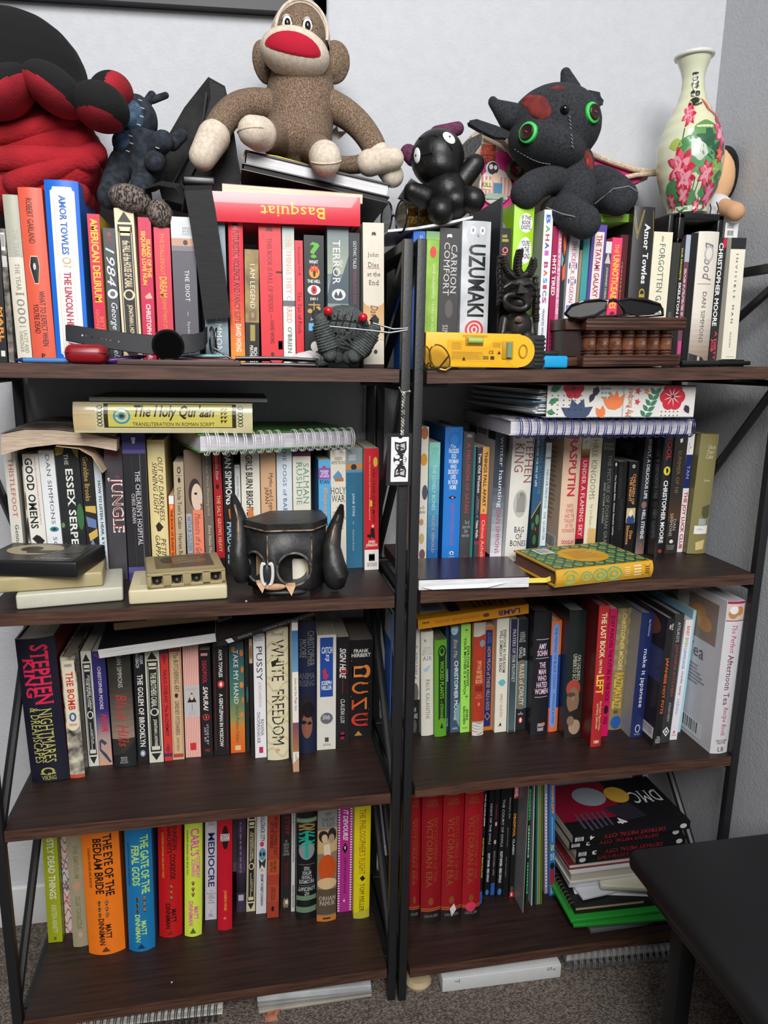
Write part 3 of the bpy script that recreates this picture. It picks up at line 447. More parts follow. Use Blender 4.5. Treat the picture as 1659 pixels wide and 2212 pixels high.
('c','p',-3170,1500,0,15.1,182,116,0.67,'bfae92','small tan paperback with a ring emblem at its top, beside the little orange one',(('e',.35,.04,.7,.1,'2a2622'),('e',.43,.052,.62,.088,'bfae92'),('r',.2,.115,.8,.118,'2a2622'),('e',.4,.13,.65,.18,'2a2622'),('t','',"Uncle Tom's Cabin · Harriet Beecher S",.3,.22,.72,.97,'2a2622')),{}),
('c','p',-2931,1500,0,26.1,200,128,-0.12,'8a7462','taupe paperback with a pale painted face and a coral title panel MEMOIRS OF A GEISHA',(('e',.2,.22,.95,.46,'3a2c28'),('e',.35,.26,1,.48,'e4ccb8'),('e',.52,.33,.7,.35,'2a1e1c'),('e',.85,.42,.97,.445,'b84a44'),('r',.4,.47,1,1,'f08a6c'),('t','s i','Memoirs of a Geisha',.5,.5,.85,.9,'8a3a44'),('r',0,.5,.32,.82,'a8aeb8'),('t','','ARTHUR GOLDEN',.05,.52,.28,.8,'4a5262')),{}),
('c','p',-2710,1500,0,14.4,201,129,-0.43,'75695e','brownish grey paperback titled THEIR EYES WERE WATCHING GOD',(('t','s','Their Eyes Were Watching God',.35,.03,.65,.52,'c8bcac'),('t','s','Zora Neale Hurston',.4,.6,.7,.9,'e8dcc8')),{}),
('c','p',-2543,1500,0,12.9,201,129,-0.79,'b21c28','slim red paperback titled THE SALT GROWS HEAVY with a black foot',(('t','s i','cassandra khaw',.3,.02,.7,.24,'f0e0d8'),('e',.25,.27,.65,.31,'241014'),('t','s','THE SALT GROWS HEAVY',.3,.36,.72,.82,'e8d090'),('r',0,.87,1,1,'2a1014')),{}),
('c','p',-2384,1500,0,17.0,202,129,-0.49,'1c1d20',"black paperback with large white capitals HARDCASE behind the lantern's horn",(('t','b','DAN SIMMONS',.2,.02,.8,.44,'f0f0f0'),('p',((.4,.48),(.7,.46),(.85,.52),(.5,.56)),'e8703c'),('t','b','HARDCASE',.2,.58,.85,.92,'a8d4e8')),{}),
('c','p',-2250,1550,0,8.6,176,113,-0.31,'e4e4e2','small white paperback with one thin grey line of print, behind the lantern',(('t','','GEORGE ORWELL',.35,.1,.7,.3,'4a4a4a'),('r',.1,.02,.9,.025,'8a8a8a')),{}),
('c','p',-2050,1500,0,29.2,203,130,-0.19,'ece6d8','cream paperback with condensed black capitals GIRLS BURN BRIGHTER',(('t','b','GIRLS BURN BRIGHTER',.25,.05,.62,.56,'2c2a28'),('p',((.3,.5),(.45,.46),(.6,.49),(.66,.56),(.4,.57)),'e08040')),{}),
('c','p',-1772,1500,0,23.9,204,130,-0.15,'dcb088','peach paperback titled MYTHS AND LEGENDS OF JAPAN',(('h','i','is',.45,.03,.65,.055,'6a4a34'),('t','s','Myths and Legends\nJAPAN',.2,.2,.8,.56,'3a2c24')),{}),
('c','p',-1516,1500,0,24.2,205,131,-0.17,'dde6ee','very pale blue paperback titled THE DOGS OF BABEL',(('t','s','THE DOGS of BABEL',.4,0,.65,.58,'4a6a90'),),{}),
('c','p',-1239,1500,0,28.4,205,131,-0.16,'e8e4d4','ivory paperback with a plum top and green serif capitals',(('r',0,0,1,.075,'5c1c44'),('t','s','SALMAN\nRUSHDIE',.2,.12,.9,.46,'6a9a88'),('t','s','S',.45,.5,.65,.55,'6a9a88')),{}),
('c','p',-871,1450,0,19.2,184,118,-0.45,'58aee2','small sky blue paperback with an apple and orange letters',(('e',.3,.05,.65,.1,'d03a3c'),('r',0,.07,1,.17,'8a5ab0'),('h','b','Includes\nAFTER\nWORDS',.1,.085,.9,.155,'f0e0f4'),('h','b','RYAN',.1,.175,.9,.21,'2a4a70'),('t','b','Esperanza',.35,.25,.75,.7,'e89a5c')),{'side': '4a86b4'}),
('c','p',-634,1500,0,24.9,200,128,-0.74,'e6e0d0','cream paperback titled HOLY WAR with a little painted ship',(('h','s','KAREN\nARMSTRONG',.05,.06,.98,.12,'4a4640'),('p',((.15,.22),(.5,.17),(.7,.2),(.85,.25),(.3,.26)),'6a94b8'),('r',.3,.235,.85,.26,'b8743c'),('h','s','HOLY\nWAR',0,.31,1,.43,'4a4640'),('h','s',"THE\nCRUSADES\nIMPACT ON\nTODAY'S\nWORLD",.05,.47,.98,.66,'7a746a')),{}),
('c','p',-368,1527,0,27.1,202,129,-0.70,'2d6c8c','teal blue paperback with a grey top and a small painted portrait strip',(('r',0,0,1,.13,'8a979c'),('h','s','BARNES\n&NOBLE',.2,.055,.6,.1,'e0e6e8'),('r',0,.13,1,.175,'c88a50'),('e',.3,.13,.65,.18,'3a2a24'),('r',0,.175,1,.2,'5a90b0'),('t','s','JANE EYRE',.35,.37,.52,.56,'e8eef2'),('r',.42,.6,.44,.63,'d0dce4'),('t','s','Charlotte Brontë',.38,.67,.5,.85,'b0ccd8')),{}),
('c','p',-103,1384,0,23.6,203,130,-0.82,'d11f2c','red paperback with a white foot and a walking man, by the hanging tag',(('r',0,.83,1,1,'ece8e2'),('e',.62,.07,.92,.15,'e8c04a'),('t','b','100-YEAR-OLD MAN',.55,.17,.75,.6,'7a1018'),('t','','Who Climbed Out the Window and Disappeared',.3,.06,.42,.58,'f0d8b0'),('r',.35,.42,.55,.47,'e8c04a'),('e',.5,.62,.66,.645,'f0d8b8'),('p',((.45,.65),(.7,.65),(.75,.74),(.5,.72),(.35,.75)),'201418'),('r',.2,.7,.4,.725,'201418'),('h','b','JONAS\nJONASSON',.1,.75,.9,.81,'f4ece0'),('f',.3,.865,.72,.925,'3a3a3a',.12),('h','','hachette\nBOOKS',.18,.935,.88,.97,'3a3a3a')),{'side': 'c0a888'}),
('d','p',785,1500,64,14.8,230,138,-0.47,'e8e4d6','off-white field guide paperback with painted seashells, by the central posts',(('e',.1,0,.95,.09,'b86a40'),('e',.1,.19,.9,.28,'d89a3c'),('e',.35,.42,1,.53,'5a5460'),('h','','er D.\nahams',.1,.575,.75,.63,'3a3a3a'),('e',.1,.67,.6,.72,'c89468'),('e',.1,.78,.7,.86,'c8b080'),('e',.15,.9,.85,.98,'7a5a60')),{}),
('d','p',965,1500,66,18.8,204,130,-0.44,'48b0c0','slim paperback shading from mint to deep blue, THE LOVELY BONES',(('g',0,0,1,1,'96dcc8','1c62b0'),('h','','#1 NATIONAL\nBESTSELLER',.15,.04,.85,.1,'5ab0a8'),('t','','THE LOVELY BONES',.35,.18,.65,.56,'b8eae4'),('t','','ALICE SEBOLD',.4,.6,.65,.92,'d8a088')),{}),
('d','h',1285,1500,69,30.4,229,138,-0.35,'2a7fd6','bright blue hardcover titled THE FACELESS OLD WOMAN WHO SECRETLY LIVES IN YOUR HOME',(('e',.15,.03,.9,.15,'2470c4'),('e',.3,.055,.75,.125,'2a7fd6'),('h','i','The',.3,.125,.6,.15,'eef4fa'),('h','b','FACELESS\nOLD\nWOMAN\nWHO\nSECRETLY\nLIVES\nIN YOUR\nHOME',.2,.155,.8,.455,'eef4fa'),('p',((.25,.515),(.48,.5),(.72,.515),(.48,.53)),'10182a'),('e',.42,.507,.56,.525,'e08a90'),('t','b','JOSEPH FINK & JEFFREY CRANOR',.35,.56,.6,.88,'9a6ab8'),('e',.4,.92,.66,.95,'d8e4f0'),('e',.48,.928,.58,.945,'20304a'),('h','','HARPER',.35,.96,.7,.972,'a8c8ec')),{'side': '1a58a8'}),
('d','h',1538,1500,71,18.9,220,138,-0.15,'47474a','dark grey hardcover titled A DELUSION OF SATAN in red serif letters',(('h','s','HILL',.3,.015,.8,.035,'d8d8d8'),('t','s','A DELUSION OF SATAN',.32,.08,.66,.62,'c8484c'),('h','i','The full\nstory of the\nSalem\nwitch trials',.15,.68,.9,.81,'b8b8b8'),('h','b','S',.4,.965,.7,.985,'d04048')),{}),
('d','p',1670,1550,72,4.4,196,125,-0.33,'2f7f7e','very thin teal book edge between the dark grey hardcover and a purple-black one',(),{}),
('d','p',1741,1500,73,8.6,195,125,-0.19,'3a3442','purple-black paperback titled TWO OLD WOMEN',(('t','b s','Two Old Women',.25,.05,.8,.4,'f0e8e0'),('t','','An Alaska Legend of\nBetrayal, Courage and Survival',.2,.43,.75,.58,'b8aeb8'),('e',.3,.595,.6,.62,'3a90a0'),('t','b s','Velma Wallis',.25,.64,.75,.8,'f0e8e0'),('r',0,.83,1,.86,'8a3a5a'),('r',.1,.86,.95,1,'4a4a50')),{}),
('d','p',1849,1500,74,11.6,195,125,-0.19,'e4aa58','narrow paperback, golden above and red below, titled THINGS FALL APART',(('t','b','THINGS FALL APART',.25,.04,.75,.52,'4a2c18'),('e',.35,.54,.6,.57,'a86a30'),('r',0,.585,1,1,'dc3038'),('t','','Chinua Acheb',.25,.64,.75,.98,'f4d0a8')),{}),
('d','p',2077,1450,76,20.5,230,143,0.08,'2a3038','black-to-white paperback titled A WINTER HAUNTING leaning beside a thick white one',(('g',0,0,1,.45,'2a3440','3c4654'),('g',0,.45,1,1,'4a5664','eef0f4'),('t','','a winter haunting',.35,.02,.8,.6,'eef0f2'),('t','','DAN SIMMONS',.4,.62,.75,.95,'b03a50'),('bL',.3,.02,.75,.1),('rL',0,.1,1,.96,'d8d6da')),{}),
('d','h',2373,1300,78,37.5,227,150,1.33,'e6e4de','thick white hardcover BAG OF BONES with a ghostly grey house',(('t','s','STEPHEN\nKING',.12,.03,.98,.4,'9a5a48'),('e',.2,.45,.85,.66,'bdbcb6'),('r',.35,.48,.75,.62,'98978f'),('r',.45,.47,.65,.5,'8a8982'),('h','s','BAG\nOF\nBONES',.18,.73,.95,.88,'3a3a38'),('h','s','SCRIBNER',.2,.955,.9,.975,'9a948a'),('p',((.5,.92),(.55,.94),(.48,.945)),'6a2a20')),{}),
('d','p',2790,1500,82,16.3,225,138,0.13,'2b5c80','dark blue paperback with a gold-edged jewelled corner',(('t','s','SALMAN RUSHDIE',.55,.05,.85,.5,'6a8aa0'),('t','b','LUKA AND THE FIRE OF LIFE',.2,.06,.42,.44,'e0e8ec'),('p',((0,.68),(1,.56),(1,1),(0,1)),'1c2a24'),('e',.1,.72,.4,.78,'3f6a48'),('e',.5,.66,.9,.74,'54805a'),('e',.3,.82,.7,.9,'456a4a'),('e',.5,.76,.64,.79,'b84a3c'),('p',((0,.68),(1,.55),(1,.565),(0,.695)),'b89a50')),{}),
('d','p',2955,1500,83,9.9,201,129,0.20,'e0eef2','slim white paperback titled THE QUARTER',(('h','b','ows',.05,.12,.95,.14,'3a3a40'),('t','s','NAGUIB MAHFOUZ  THE QUARTER',.25,.23,.75,.85,'3a6a80'),('r',0,.9,1,1,'2a6a8a')),{}),
('d','h',3398,1500,87,32.5,224,138,-0.04,'eccdb2','thick peach hardcover with red angular letters and a printed rear cover',(('t','b','RASPUTIN',.3,.06,.75,.52,'cc3044'),('h','','FAITH,\nPOWER,\nAND THE\nTWILIGHT\nOF THE\nROMANOVS',.2,.58,.9,.81,'c84a54'),('h','b','DOUGLAS\nSMITH',.2,.87,.9,.94,'c83a48'),('lL',.4,.15,.85,.75,'b09484',16),('bL',.5,.85,.95,.97)),{'side': 'd8bfa8'}),
('d','p',3645,1500,89,14.7,215,138,-0.09,'c8203c','red paperback titled UNDER A FLAMING SKY with a sunset photo at its top',(('r',0,0,1,.13,'ece8e0'),('h','','OWN',.3,.05,.7,.075,'3a3a3a'),('g',0,.12,1,.19,'d8a050','3a2018'),('t','s','UNDER A FLAMING SKY',.25,.21,.75,.84,'f4e8e4'),('r',0,.86,1,1,'161616'),('r',.2,.92,.85,.97,'f0f0f0'),('h','','LP',.3,.925,.7,.95,'161616')),{}),
('d','p',3839,1500,91,22.0,218,138,-0.21,'ece4c8','cream paperback titled THREE KINGDOMS with a tan band near its foot',(('t','s','THREE KINGDOMS',.2,.02,.65,.54,'8a8676'),('t','s','by Lo Kuan-chung',.3,.58,.6,.86,'9a9482'),('r',.3,.78,1,1,'e0b878')),{}),
('d','p',4107,1500,93,23.8,217,138,-1.09,'22292c','black paperback titled THE PICTURE OF in faded gold letters',(('h','s','Oscar\nWilde',.05,.075,.9,.14,'b8b4a0'),('t','s','THE PICTURE OF DORIAN GRAY',.5,.18,.78,.94,'8a8874'),('t','s','AND OTHER STORIES',.28,.4,.42,.74,'b8b4a0')),{}),
('d','p',4282,1500,95,6.2,168,107,-1.73,'17171b','very slim black paperback with small white lettering, left of two other black ones',(('e',.2,.02,.8,.06,'e0e0e0'),('t','b','The Satanic Bible  Anton Szandor LaVey',.2,.15,.8,.8,'c8c8d0'),('r',.2,.95,.9,.96,'c0c0c0')),{}),
('d','p',4403,1500,96,16.8,166,107,-1.43,'131315','black paperback with embossed dark lettering behind the yellow patterned book',(('v',.2,.05,.5,.4,'3a3a3c',2),('v',.4,.4,.8,.75,'343436',2)),{}),
('d','p',4586,1470,97,18.6,166,107,-0.73,'19191b','black paperback with orange letters CHILDREN OF THE NIGHT and a moonlit castle',(('e',.3,.03,.6,.07,'e8f0f0'),('e',.38,.04,.52,.06,'3a8a80'),('t','b','CHILDREN OF\nTHE NIGHT',.15,.13,.75,.46,'e09a58'),('r',.05,.5,.95,.66,'d8c490'),('e',.3,.52,.7,.6,'f0e8c8'),('p',((.1,.62),(.3,.58),(.5,.6),(.7,.57),(.9,.62),(.9,.67),(.1,.67)),'2a4a80'),('t','b s','Dan\nSimmons',.15,.69,.8,.9,'e09a58')),{'page': 'b8ac98'}),
('d','h',4768,1400,99,16.5,219,145,0.19,'262b34','midnight blue hardcover titled BRIEFLY, A DELICIOUS LIFE',(('g',0,.75,1,1,'262b34','8a7468'),('t','b','BRIEFLY, A DELICIOUS LIFE',.3,.06,.75,.54,'e8e8ea'),('e',.2,.56,.8,.62,'8a6a5c'),('t','b','NELL STEVENS',.35,.63,.75,.87,'e8e8ea'),('e',.4,.91,.6,.94,'b0583c'),('lL',.3,.12,.8,.22,'a8a8b4',5)),{}),
('d','h',4982,1119,100,18.1,222,147,-0.71,'1c1d20','glossy black hardcover with a yellow disc on its spine and fat white lettering',(('t','b','FOOL',.35,.05,.85,.22,'d83038'),('e',.2,.27,.9,.34,'e8d83a'),('p',((.4,.29),(.6,.28),(.7,.31),(.5,.33)),'1c1d20'),('t','b','CHRISTOPHER MOORE',.3,.38,.75,.88,'f4f4f4'),('e',.3,.93,.7,.96,'a83a2c')),{'gloss': 1}),
('d','p',5332,1309,104,24.8,219,140,-0.29,'2f2b2a','charcoal brown paperback titled SUMMER OF NIGHT with gold letters',(('p',((.4,.06),(.6,.05),(.62,.08),(.45,.09)),'e8e8e8'),('t','s','SUMMER OF NIGHT',.35,.15,.62,.6,'8a7648'),('g',0,.5,1,.72,'2f2b2a','5a3c20'),('t','s','DAN\nSIMMONS',.2,.66,.7,.85,'c8bca8'),('e',.3,.88,.6,.91,'e8e8e8'),('h','s','THOMAS\nDUNNE\nBOOKS',.1,.925,.75,.965,'a8a49c')),{}),
('d','p',5559,1396,106,12.3,214,137,0.28,'ece8ea','white paperback with red letters THE JOY LUCK CLUB and a navy band',(('r',0,0,1,.16,'f4f4f4'),('t','','VINTAGE',.2,.07,.4,.15,'3a3a40'),('p',((.5,.1),(.65,.11),(.5,.125)),'c83040'),('r',0,.17,1,.45,'1e2a6a'),('t','','TAN',.3,.26,.75,.37,'a8b0d0'),('t','b','THE JOY LUCK CLUB',.15,.48,.85,.97,'c02840')),{}),
('d','h',5802,1265,108,35.1,215,142,0.91,'8b8353','old olive cloth hardcover with a library sticker, at the right end of its row',(('h','s i',"Uncle\nTom's\nCabin",.35,.09,.85,.2,'e0dcc8'),('h','i','Stowe',.4,.37,.75,.39,'d8d4bc'),('p',((.5,.6),(.95,.58),(.95,.68),(.7,.72),(.5,.66)),'5a563c'),('r',.38,.7,.8,.755,'a8b0b0'),('r',.2,.76,.95,.83,'f0efea'),('h','','STOWE, H.',.35,.785,.7,.8,'3a3a3a'),('p',((.35,.9),(.85,.88),(.83,.96),(.38,.97)),'dcc48a')),{'side': '6e693c'}),
('e','h',-5302,1250,-3259,56.8,242,160,-1.39,'191a2c','massive midnight blue hardcover NIGHTMARES & DREAMSCAPES with huge pink-red letters',(('t','b s','STEPHEN',.36,.04,.82,.45,'e02a50'),('t','b s','KING',.14,.13,.42,.4,'e02a50'),('t','s','NIGHTMARES',.42,.48,.74,.86,'c4bc6a'),('t','s','& DREAMSCAPES',.18,.47,.42,.86,'c4bc6a'),('e',.3,.895,.66,.95,'b8b060'),('e',.36,.905,.6,.945,'191a2c'),('r',.28,.935,.68,.945,'b8b060'),('h','s','VIKING',.3,.955,.68,.985,'c4bc6a')),{'side': '6a141c', 'page': 'b9b1a2'}),
('e','h',-4901,1268,-3259,22.2,208,137,-0.47,'n:ddd6c0:2b2724:46','worn jacketed hardcover THE BOMB with engraved black and cream art',(('r',.08,.03,.92,.56,'f0e4c8'),('e',.08,.5,.92,.6,'f0e4c8'),('h','b','HARRIS',.25,.055,.75,.08,'2a5a8a'),('t','b s','THE BOMB',.3,.12,.78,.43,'d03a34'),('e',.3,.45,.78,.525,'3a6aa0'),('e',.42,.465,.66,.51,'e8dcc0'),('h','b','CHICAGO',.25,.54,.8,.56,'d03a34'),('r',0,.97,1,1,'c8583c')),{'side': '4a423a', 'page': '8f8576'}),
('e','p',-4704,1564,-3259,15.9,203,130,-0.24,'dcdad0','silver-white and black framed paperback next to the worn engraved hardcover',(('r',.12,.1,.88,.9,'26262a'),('f',.17,.115,.83,.885,'dcdad0',.05),('p',((.5,.02),(.85,.085),(.15,.085)),'26262a'),('p',((.5,.98),(.85,.915),(.15,.915)),'26262a'),('f',.22,.125,.78,.17,'dcdad0',.05),('t','b','JOHANNES CABAL\nTHE DETECTIVE',.32,.2,.72,.5,'dcdad0'),('e',.22,.51,.8,.58,'dcdad0'),('e',.3,.52,.7,.57,'26262a'),('t','b','A NOVEL BY\nJONATHAN L HOWARD',.36,.61,.66,.86,'dcdad0')),{}),
('e','p',-4514,1563,-3259,20.3,202,129,-0.33,'2f2c6e','indigo paperback with red slanted NOIR fading to peach with a snake',(('g',0,.5,1,.75,'2f2c6e','b89a94'),('g',0,.75,1,1,'b89a94','d8a890'),('h','','NEW YORK\nTIMES',.15,.02,.85,.06,'b04a6a'),('t','b','CHRISTOPHER MOORE',.35,.13,.62,.5,'d8cce0'),('t','b i','NOIR',.35,.54,.85,.7,'d8283c'),('p',((.1,.78),(.3,.76),(.7,.8),(.5,.82),(.25,.79),(.2,.85),(.6,.9),(.95,.97),(.8,.98),(.3,.9),(.08,.86)),'3a4a60')),{}),
('e','h',-4199,1499,-3259,35.1,202,133,-0.21,'37352f','dark hardcover BLACK HILLS with red script fading to dusty rose',(('g',0,.25,1,.75,'37352f','a08878'),('p',((0,.9),(.5,.88),(1,.78),(1,1),(0,1)),'24262a'),('t','','DAN SIMMONS',.42,.02,.62,.3,'c8c4bc'),('t','s i','Black Hills',.28,.36,.75,.82,'c03a38'),('h','','REAGAN\nARTHUR\nBACK BAY',.3,.91,.65,.97,'c8c4bc')),{}),
('e','p',-3927,1599,-3259,16.8,200,128,0.45,'1e2026','black paperback with slab white letters THE GOLEM OF BROOKLYN',(('t','b','ADAM\nMANSBACH',.2,.02,.9,.16,'f0f0f0'),('t','b s','THE GOLEM OF BROOKLYN',.28,.22,.8,.87,'f4f0e8'),('e',.25,.9,.75,.96,'9aa4b4'),('e',.38,.915,.62,.945,'e8e8e8')),{}),
('e','p',-3702,1514,-3259,22.6,202,129,0.33,'dcdac8','off-white paperback with a narrow black panel beside the vermilion one',(('r',.12,.1,.88,.9,'242424'),('f',.17,.115,.83,.885,'dcdac8',.05),('p',((.5,.02),(.85,.085),(.15,.085)),'242424'),('p',((.5,.98),(.85,.915),(.15,.915)),'242424'),('f',.22,.125,.78,.17,'dcdac8',.05),('t','b','THE BROTHERS CABAL',.32,.2,.72,.5,'dcdac8'),('e',.22,.51,.8,.58,'dcdac8'),('e',.3,.52,.7,.57,'242424'),('t','b','JONATHAN L HOWARD',.36,.61,.66,.86,'dcdac8')),{}),
('e','p',-3510,1530,-3259,12.7,205,131,0.19,'d83a34','slim vermilion paperback titled THE ALCHEMIST',(('r',0,.02,1,.06,'5a2a5a'),('p',((.2,.08),(.5,.06),(.8,.08),(.5,.16)),'9a2a40'),('t','b','PAULO COELHO',.3,.2,.72,.48,'6a1c30'),('t','b','The ALCHEMIST',.3,.5,.72,.78,'6a1c30'),('p',((.2,.9),(.5,.83),(.8,.9),(.5,.93)),'9a2a40'),('r',0,.93,1,.96,'5a2a5a')),{}),
('e','p',-3347,1547,-3259,18.8,205,131,0.42,'d8b890','beige paperback titled THE BUTCHERING ART with old-style lettering',(('f',.08,.02,.92,.98,'c0483c',.04),('t','s','The BUTCHERING ART',.35,.06,.75,.4,'3a2c24'),('e',.35,.41,.65,.45,'3a2c24'),('t','s','LINDSEY FITZHARRIS',.35,.48,.7,.78,'3a2c24'),('t','','SCIENTIFIC AMERICAN',.4,.8,.6,.92,'7a6454')),{}),
('e','p',-3105,1583,-3259,25.0,206,130,0.54,'e8887c','pink and white striped paperback with a praying nun on a grey label',(('s',0,0,1,.36,'f2d8cc',9),('r',0,.36,1,.64,'c8c8c8'),('h','s','CARNALITY',.1,.385,.9,.405,'d8a098'),('p',((.2,.51),(.5,.42),(.8,.51)),'2a2426'),('e',.38,.44,.62,.49,'f0c8b0'),('r',.49,.52,.52,.58,'6a6a6a'),('h','s','LINA\nWOLFF',.25,.585,.75,.625,'d8a098'),('s',0,.64,1,1,'f2d8cc',9),('r',.32,.87,.7,.935,'d83038')),{}),
('e','p',-2872,1612,-3259,18.0,192,123,0.22,'1f1c20','slim black paperback with pink logo lettering and a round red badge',(('r',.15,.03,.75,.055,'e0a0a0'),('t','b','DEADPOOL',.25,.1,.65,.31,'c03048'),('t','b i','SAMURAI',.25,.34,.7,.57,'f0e8e8'),('e',.15,.6,.8,.665,'c03038'),('e',.27,.612,.68,.652,'1f1c20'),('r',.44,.62,.52,.645,'e0c04a'),('t','','STORY BY\nART BY',.25,.7,.65,.9,'d8d0d0'),('h','b','VIZ',.25,.94,.75,.965,'c03038')),{}),
('e','p',-2632,1572,-3259,25.6,199,127,0.71,'1a181a','worn black paperback titled A GENTLEMAN IN MOSCOW with thin red rules',(('r',.12,.05,.14,.95,'a02838'),('r',.86,.05,.88,.95,'a02838'),('t','b','AMOR TOWLES',.38,.03,.62,.28,'f0ece8'),('e',.3,.31,.72,.38,'d83a34'),('e',.42,.325,.6,.365,'f0ece8'),('t','b','A GENTLEMAN IN MOSCOW',.38,.43,.62,.92,'f0ece8')),{}),
('e','p',-2360,1607,-3259,24.2,199,127,0.42,'2e5a66','teal-to-orange paperback titled TAKE MY HAND with autumn leaves',(('g',0,0,1,.45,'2c5a6c','4c7a6a'),('g',0,.45,1,.72,'4c7a6a','a89a58'),('g',0,.72,1,1,'d88a3c','e8641c'),('t','s','TAKE MY HAND',.28,.05,.6,.54,'eef0e8'),('t','s i','Dolen Perkins-Valdez',.4,.56,.6,.9,'3a3a2c'),('e',.7,.05,.95,.11,'d87838'),('e',.78,.2,.98,.26,'d87838'),('e',.68,.34,.95,.4,'e08a48'),('e',.8,.48,.98,.54,'d87838'),('e',.7,.62,.92,.67,'e08a48'),('e',.15,.02,.4,.07,'d87838'),('r',.3,.93,.7,.975,'e8c8a0')),{}),
('e','p',-2194,1614,-3259,6.2,203,127,0.55,'1d2b28','very thin dark green-black spine just right of the autumn-leaf book',(('e',.3,.4,.8,.55,'3a6a74'),),{}),
('e','p',-2112,1424,-3259,5.1,214,137,0.02,'cdb38c','thin tan and black booklet left of the white PUSSY paperback',(('r',0,.2,1,1,'221f1e'),('e',.1,.05,.9,.17,'8a6a48')),{}),
('e','p',-1976,1381,-3259,19.2,224,143,0.07,'f0eff2','white paperback with thin black capitals titled PUSSY A RECLAMATION',(('h','','New York\nTimes\nBestseller',.1,.01,.9,.055,'a88ab0'),('t','','PUSSY',.25,.1,.75,.37,'3a3a40'),('t','s','A RECLAMATION',.4,.38,.62,.58,'d08890'),('t','s','REGENA\nTHOMASHAUER',.2,.62,.8,.88,'4a4448'),('r',.35,.91,.7,.96,'c82a5a')),{}),
('e','h',-1689,1288,-3259,35.5,238,157,0.25,'e6ddbe','thick cream jacketed hardcover titled WHITE FREEDOM with angular black letters',(('h','s i','Stovall',.22,.03,.8,.06,'4a463c'),('t','','WHITE  FREEDOM',.22,.09,.8,.88,'3a362c'),('p',((.2,.25),(.5,.23),(.4,.28),(.25,.29)),'2a261c'),('h','b','P',.4,.91,.58,.945,'d89058'),('w',0,.08,1,.98,'d4c89a',9)),{'page': 'cfc6ae'}),
('e','p',-1419,849,-3259,9.7,260,200,-0.05,'ece6da','thin tall picture book sticking out in front of its row, THE MAGIC JINN',(('r',0,0,1,.07,'e8e0e0'),('g',0,.05,1,.32,'3a6a9a','6a9ac0'),('t','s','Juma and the Magic Jinn',.3,.36,.75,.58,'4a4a4a'),('g',0,.66,1,.86,'7a4a60','b07848'),('t','s','Lothrop',.3,.87,.7,.94,'6a5a4a'),('p',((0,.94),(1,.9),(1,1),(0,1)),'c89a7c')),{}),
('e','h',-1184,1405,-3259,28.6,241,147,0.19,'1b2340','navy hardcover ANIMA RISING with a dim painted face at its foot',(('t','s','CHRISTOPHER\nMOORE',.05,.07,.9,.33,'8a8474'),('h','s','ANIMA\nRISING',0,.38,.95,.48,'6a6a70'),('e',0,.55,.9,.8,'2a2024'),('e',.15,.68,.8,.88,'8a5a44'),('e',.1,.74,.45,.77,'20181a'),('e',.5,.75,.75,.775,'20181a'),('e',.2,.6,.9,.72,'17131a')),{}),
('e','p',-848,1461,-3259,32.6,212,135,0.10,'e2ded4','white paperback with a blue panel titled CATCH-22',(('r',.16,.02,.84,.53,'1f4aa0'),('h','b','CATCH\n-22',.24,.1,.8,.22,'f0f0f0'),('p',((.3,.3),(.45,.28),(.5,.33),(.62,.34),(.5,.38),(.35,.37)),'d03048'),('h','b','JOSEPH\nHELLER',.22,.39,.78,.47,'f0f0f0'),('e',.18,.67,.84,.77,'6a6a70'),('h','b s','50th',.3,.69,.7,.73,'d0d0d0'),('r',.42,.89,.62,.93,'4a4a40'),('h','','SIMON &\nSCHUSTER',.3,.945,.75,.965,'5a5a54')),{}),
('e','p',-552,1586,-3259,22.3,202,129,0.12,'1d1a1d','black paperback with scrawled white SIGN HERE struck through in red',(('t','b i','SIGN HERE',.25,.1,.75,.38,'f0e8e4'),('r',.35,.3,.85,.33,'b02030'),('r',.48,.38,.52,.52,'b02030'),('t','i','CLAUDIA LUX',.35,.57,.68,.8,'e8e4e0'),('f',.3,.88,.72,.95,'8a2440',.1)),{}),
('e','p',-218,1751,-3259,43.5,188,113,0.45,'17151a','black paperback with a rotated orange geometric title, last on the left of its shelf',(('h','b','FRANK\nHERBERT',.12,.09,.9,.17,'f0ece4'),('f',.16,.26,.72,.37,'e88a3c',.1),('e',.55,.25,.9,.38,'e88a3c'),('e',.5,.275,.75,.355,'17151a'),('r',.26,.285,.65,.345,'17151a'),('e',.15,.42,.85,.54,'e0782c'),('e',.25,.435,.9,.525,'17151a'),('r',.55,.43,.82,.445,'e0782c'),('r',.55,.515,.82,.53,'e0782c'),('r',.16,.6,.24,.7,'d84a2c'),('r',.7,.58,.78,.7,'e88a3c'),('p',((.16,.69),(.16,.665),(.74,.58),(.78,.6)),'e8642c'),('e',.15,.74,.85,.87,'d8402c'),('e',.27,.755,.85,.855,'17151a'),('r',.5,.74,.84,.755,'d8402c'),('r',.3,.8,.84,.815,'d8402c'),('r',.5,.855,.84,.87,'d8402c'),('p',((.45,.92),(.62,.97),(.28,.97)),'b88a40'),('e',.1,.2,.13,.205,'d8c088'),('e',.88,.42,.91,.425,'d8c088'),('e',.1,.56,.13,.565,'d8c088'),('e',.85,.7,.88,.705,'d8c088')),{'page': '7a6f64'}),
('f','p',763,1555,-3175,15.5,201,129,-1.19,'dedad0','white-topped paperback with a black lower half, half hidden by the posts',(('t','s','The SECRET DIARY of',.2,.15,.75,.46,'3a3a38'),('e',.2,.5,.9,.7,'6a665e'),('r',0,.66,1,1,'1a1a1c'),('h','','3/4\nYEARS',.1,.73,.8,.84,'d8d8d8'),('e',.2,.85,.7,.98,'5a564e')),{}),
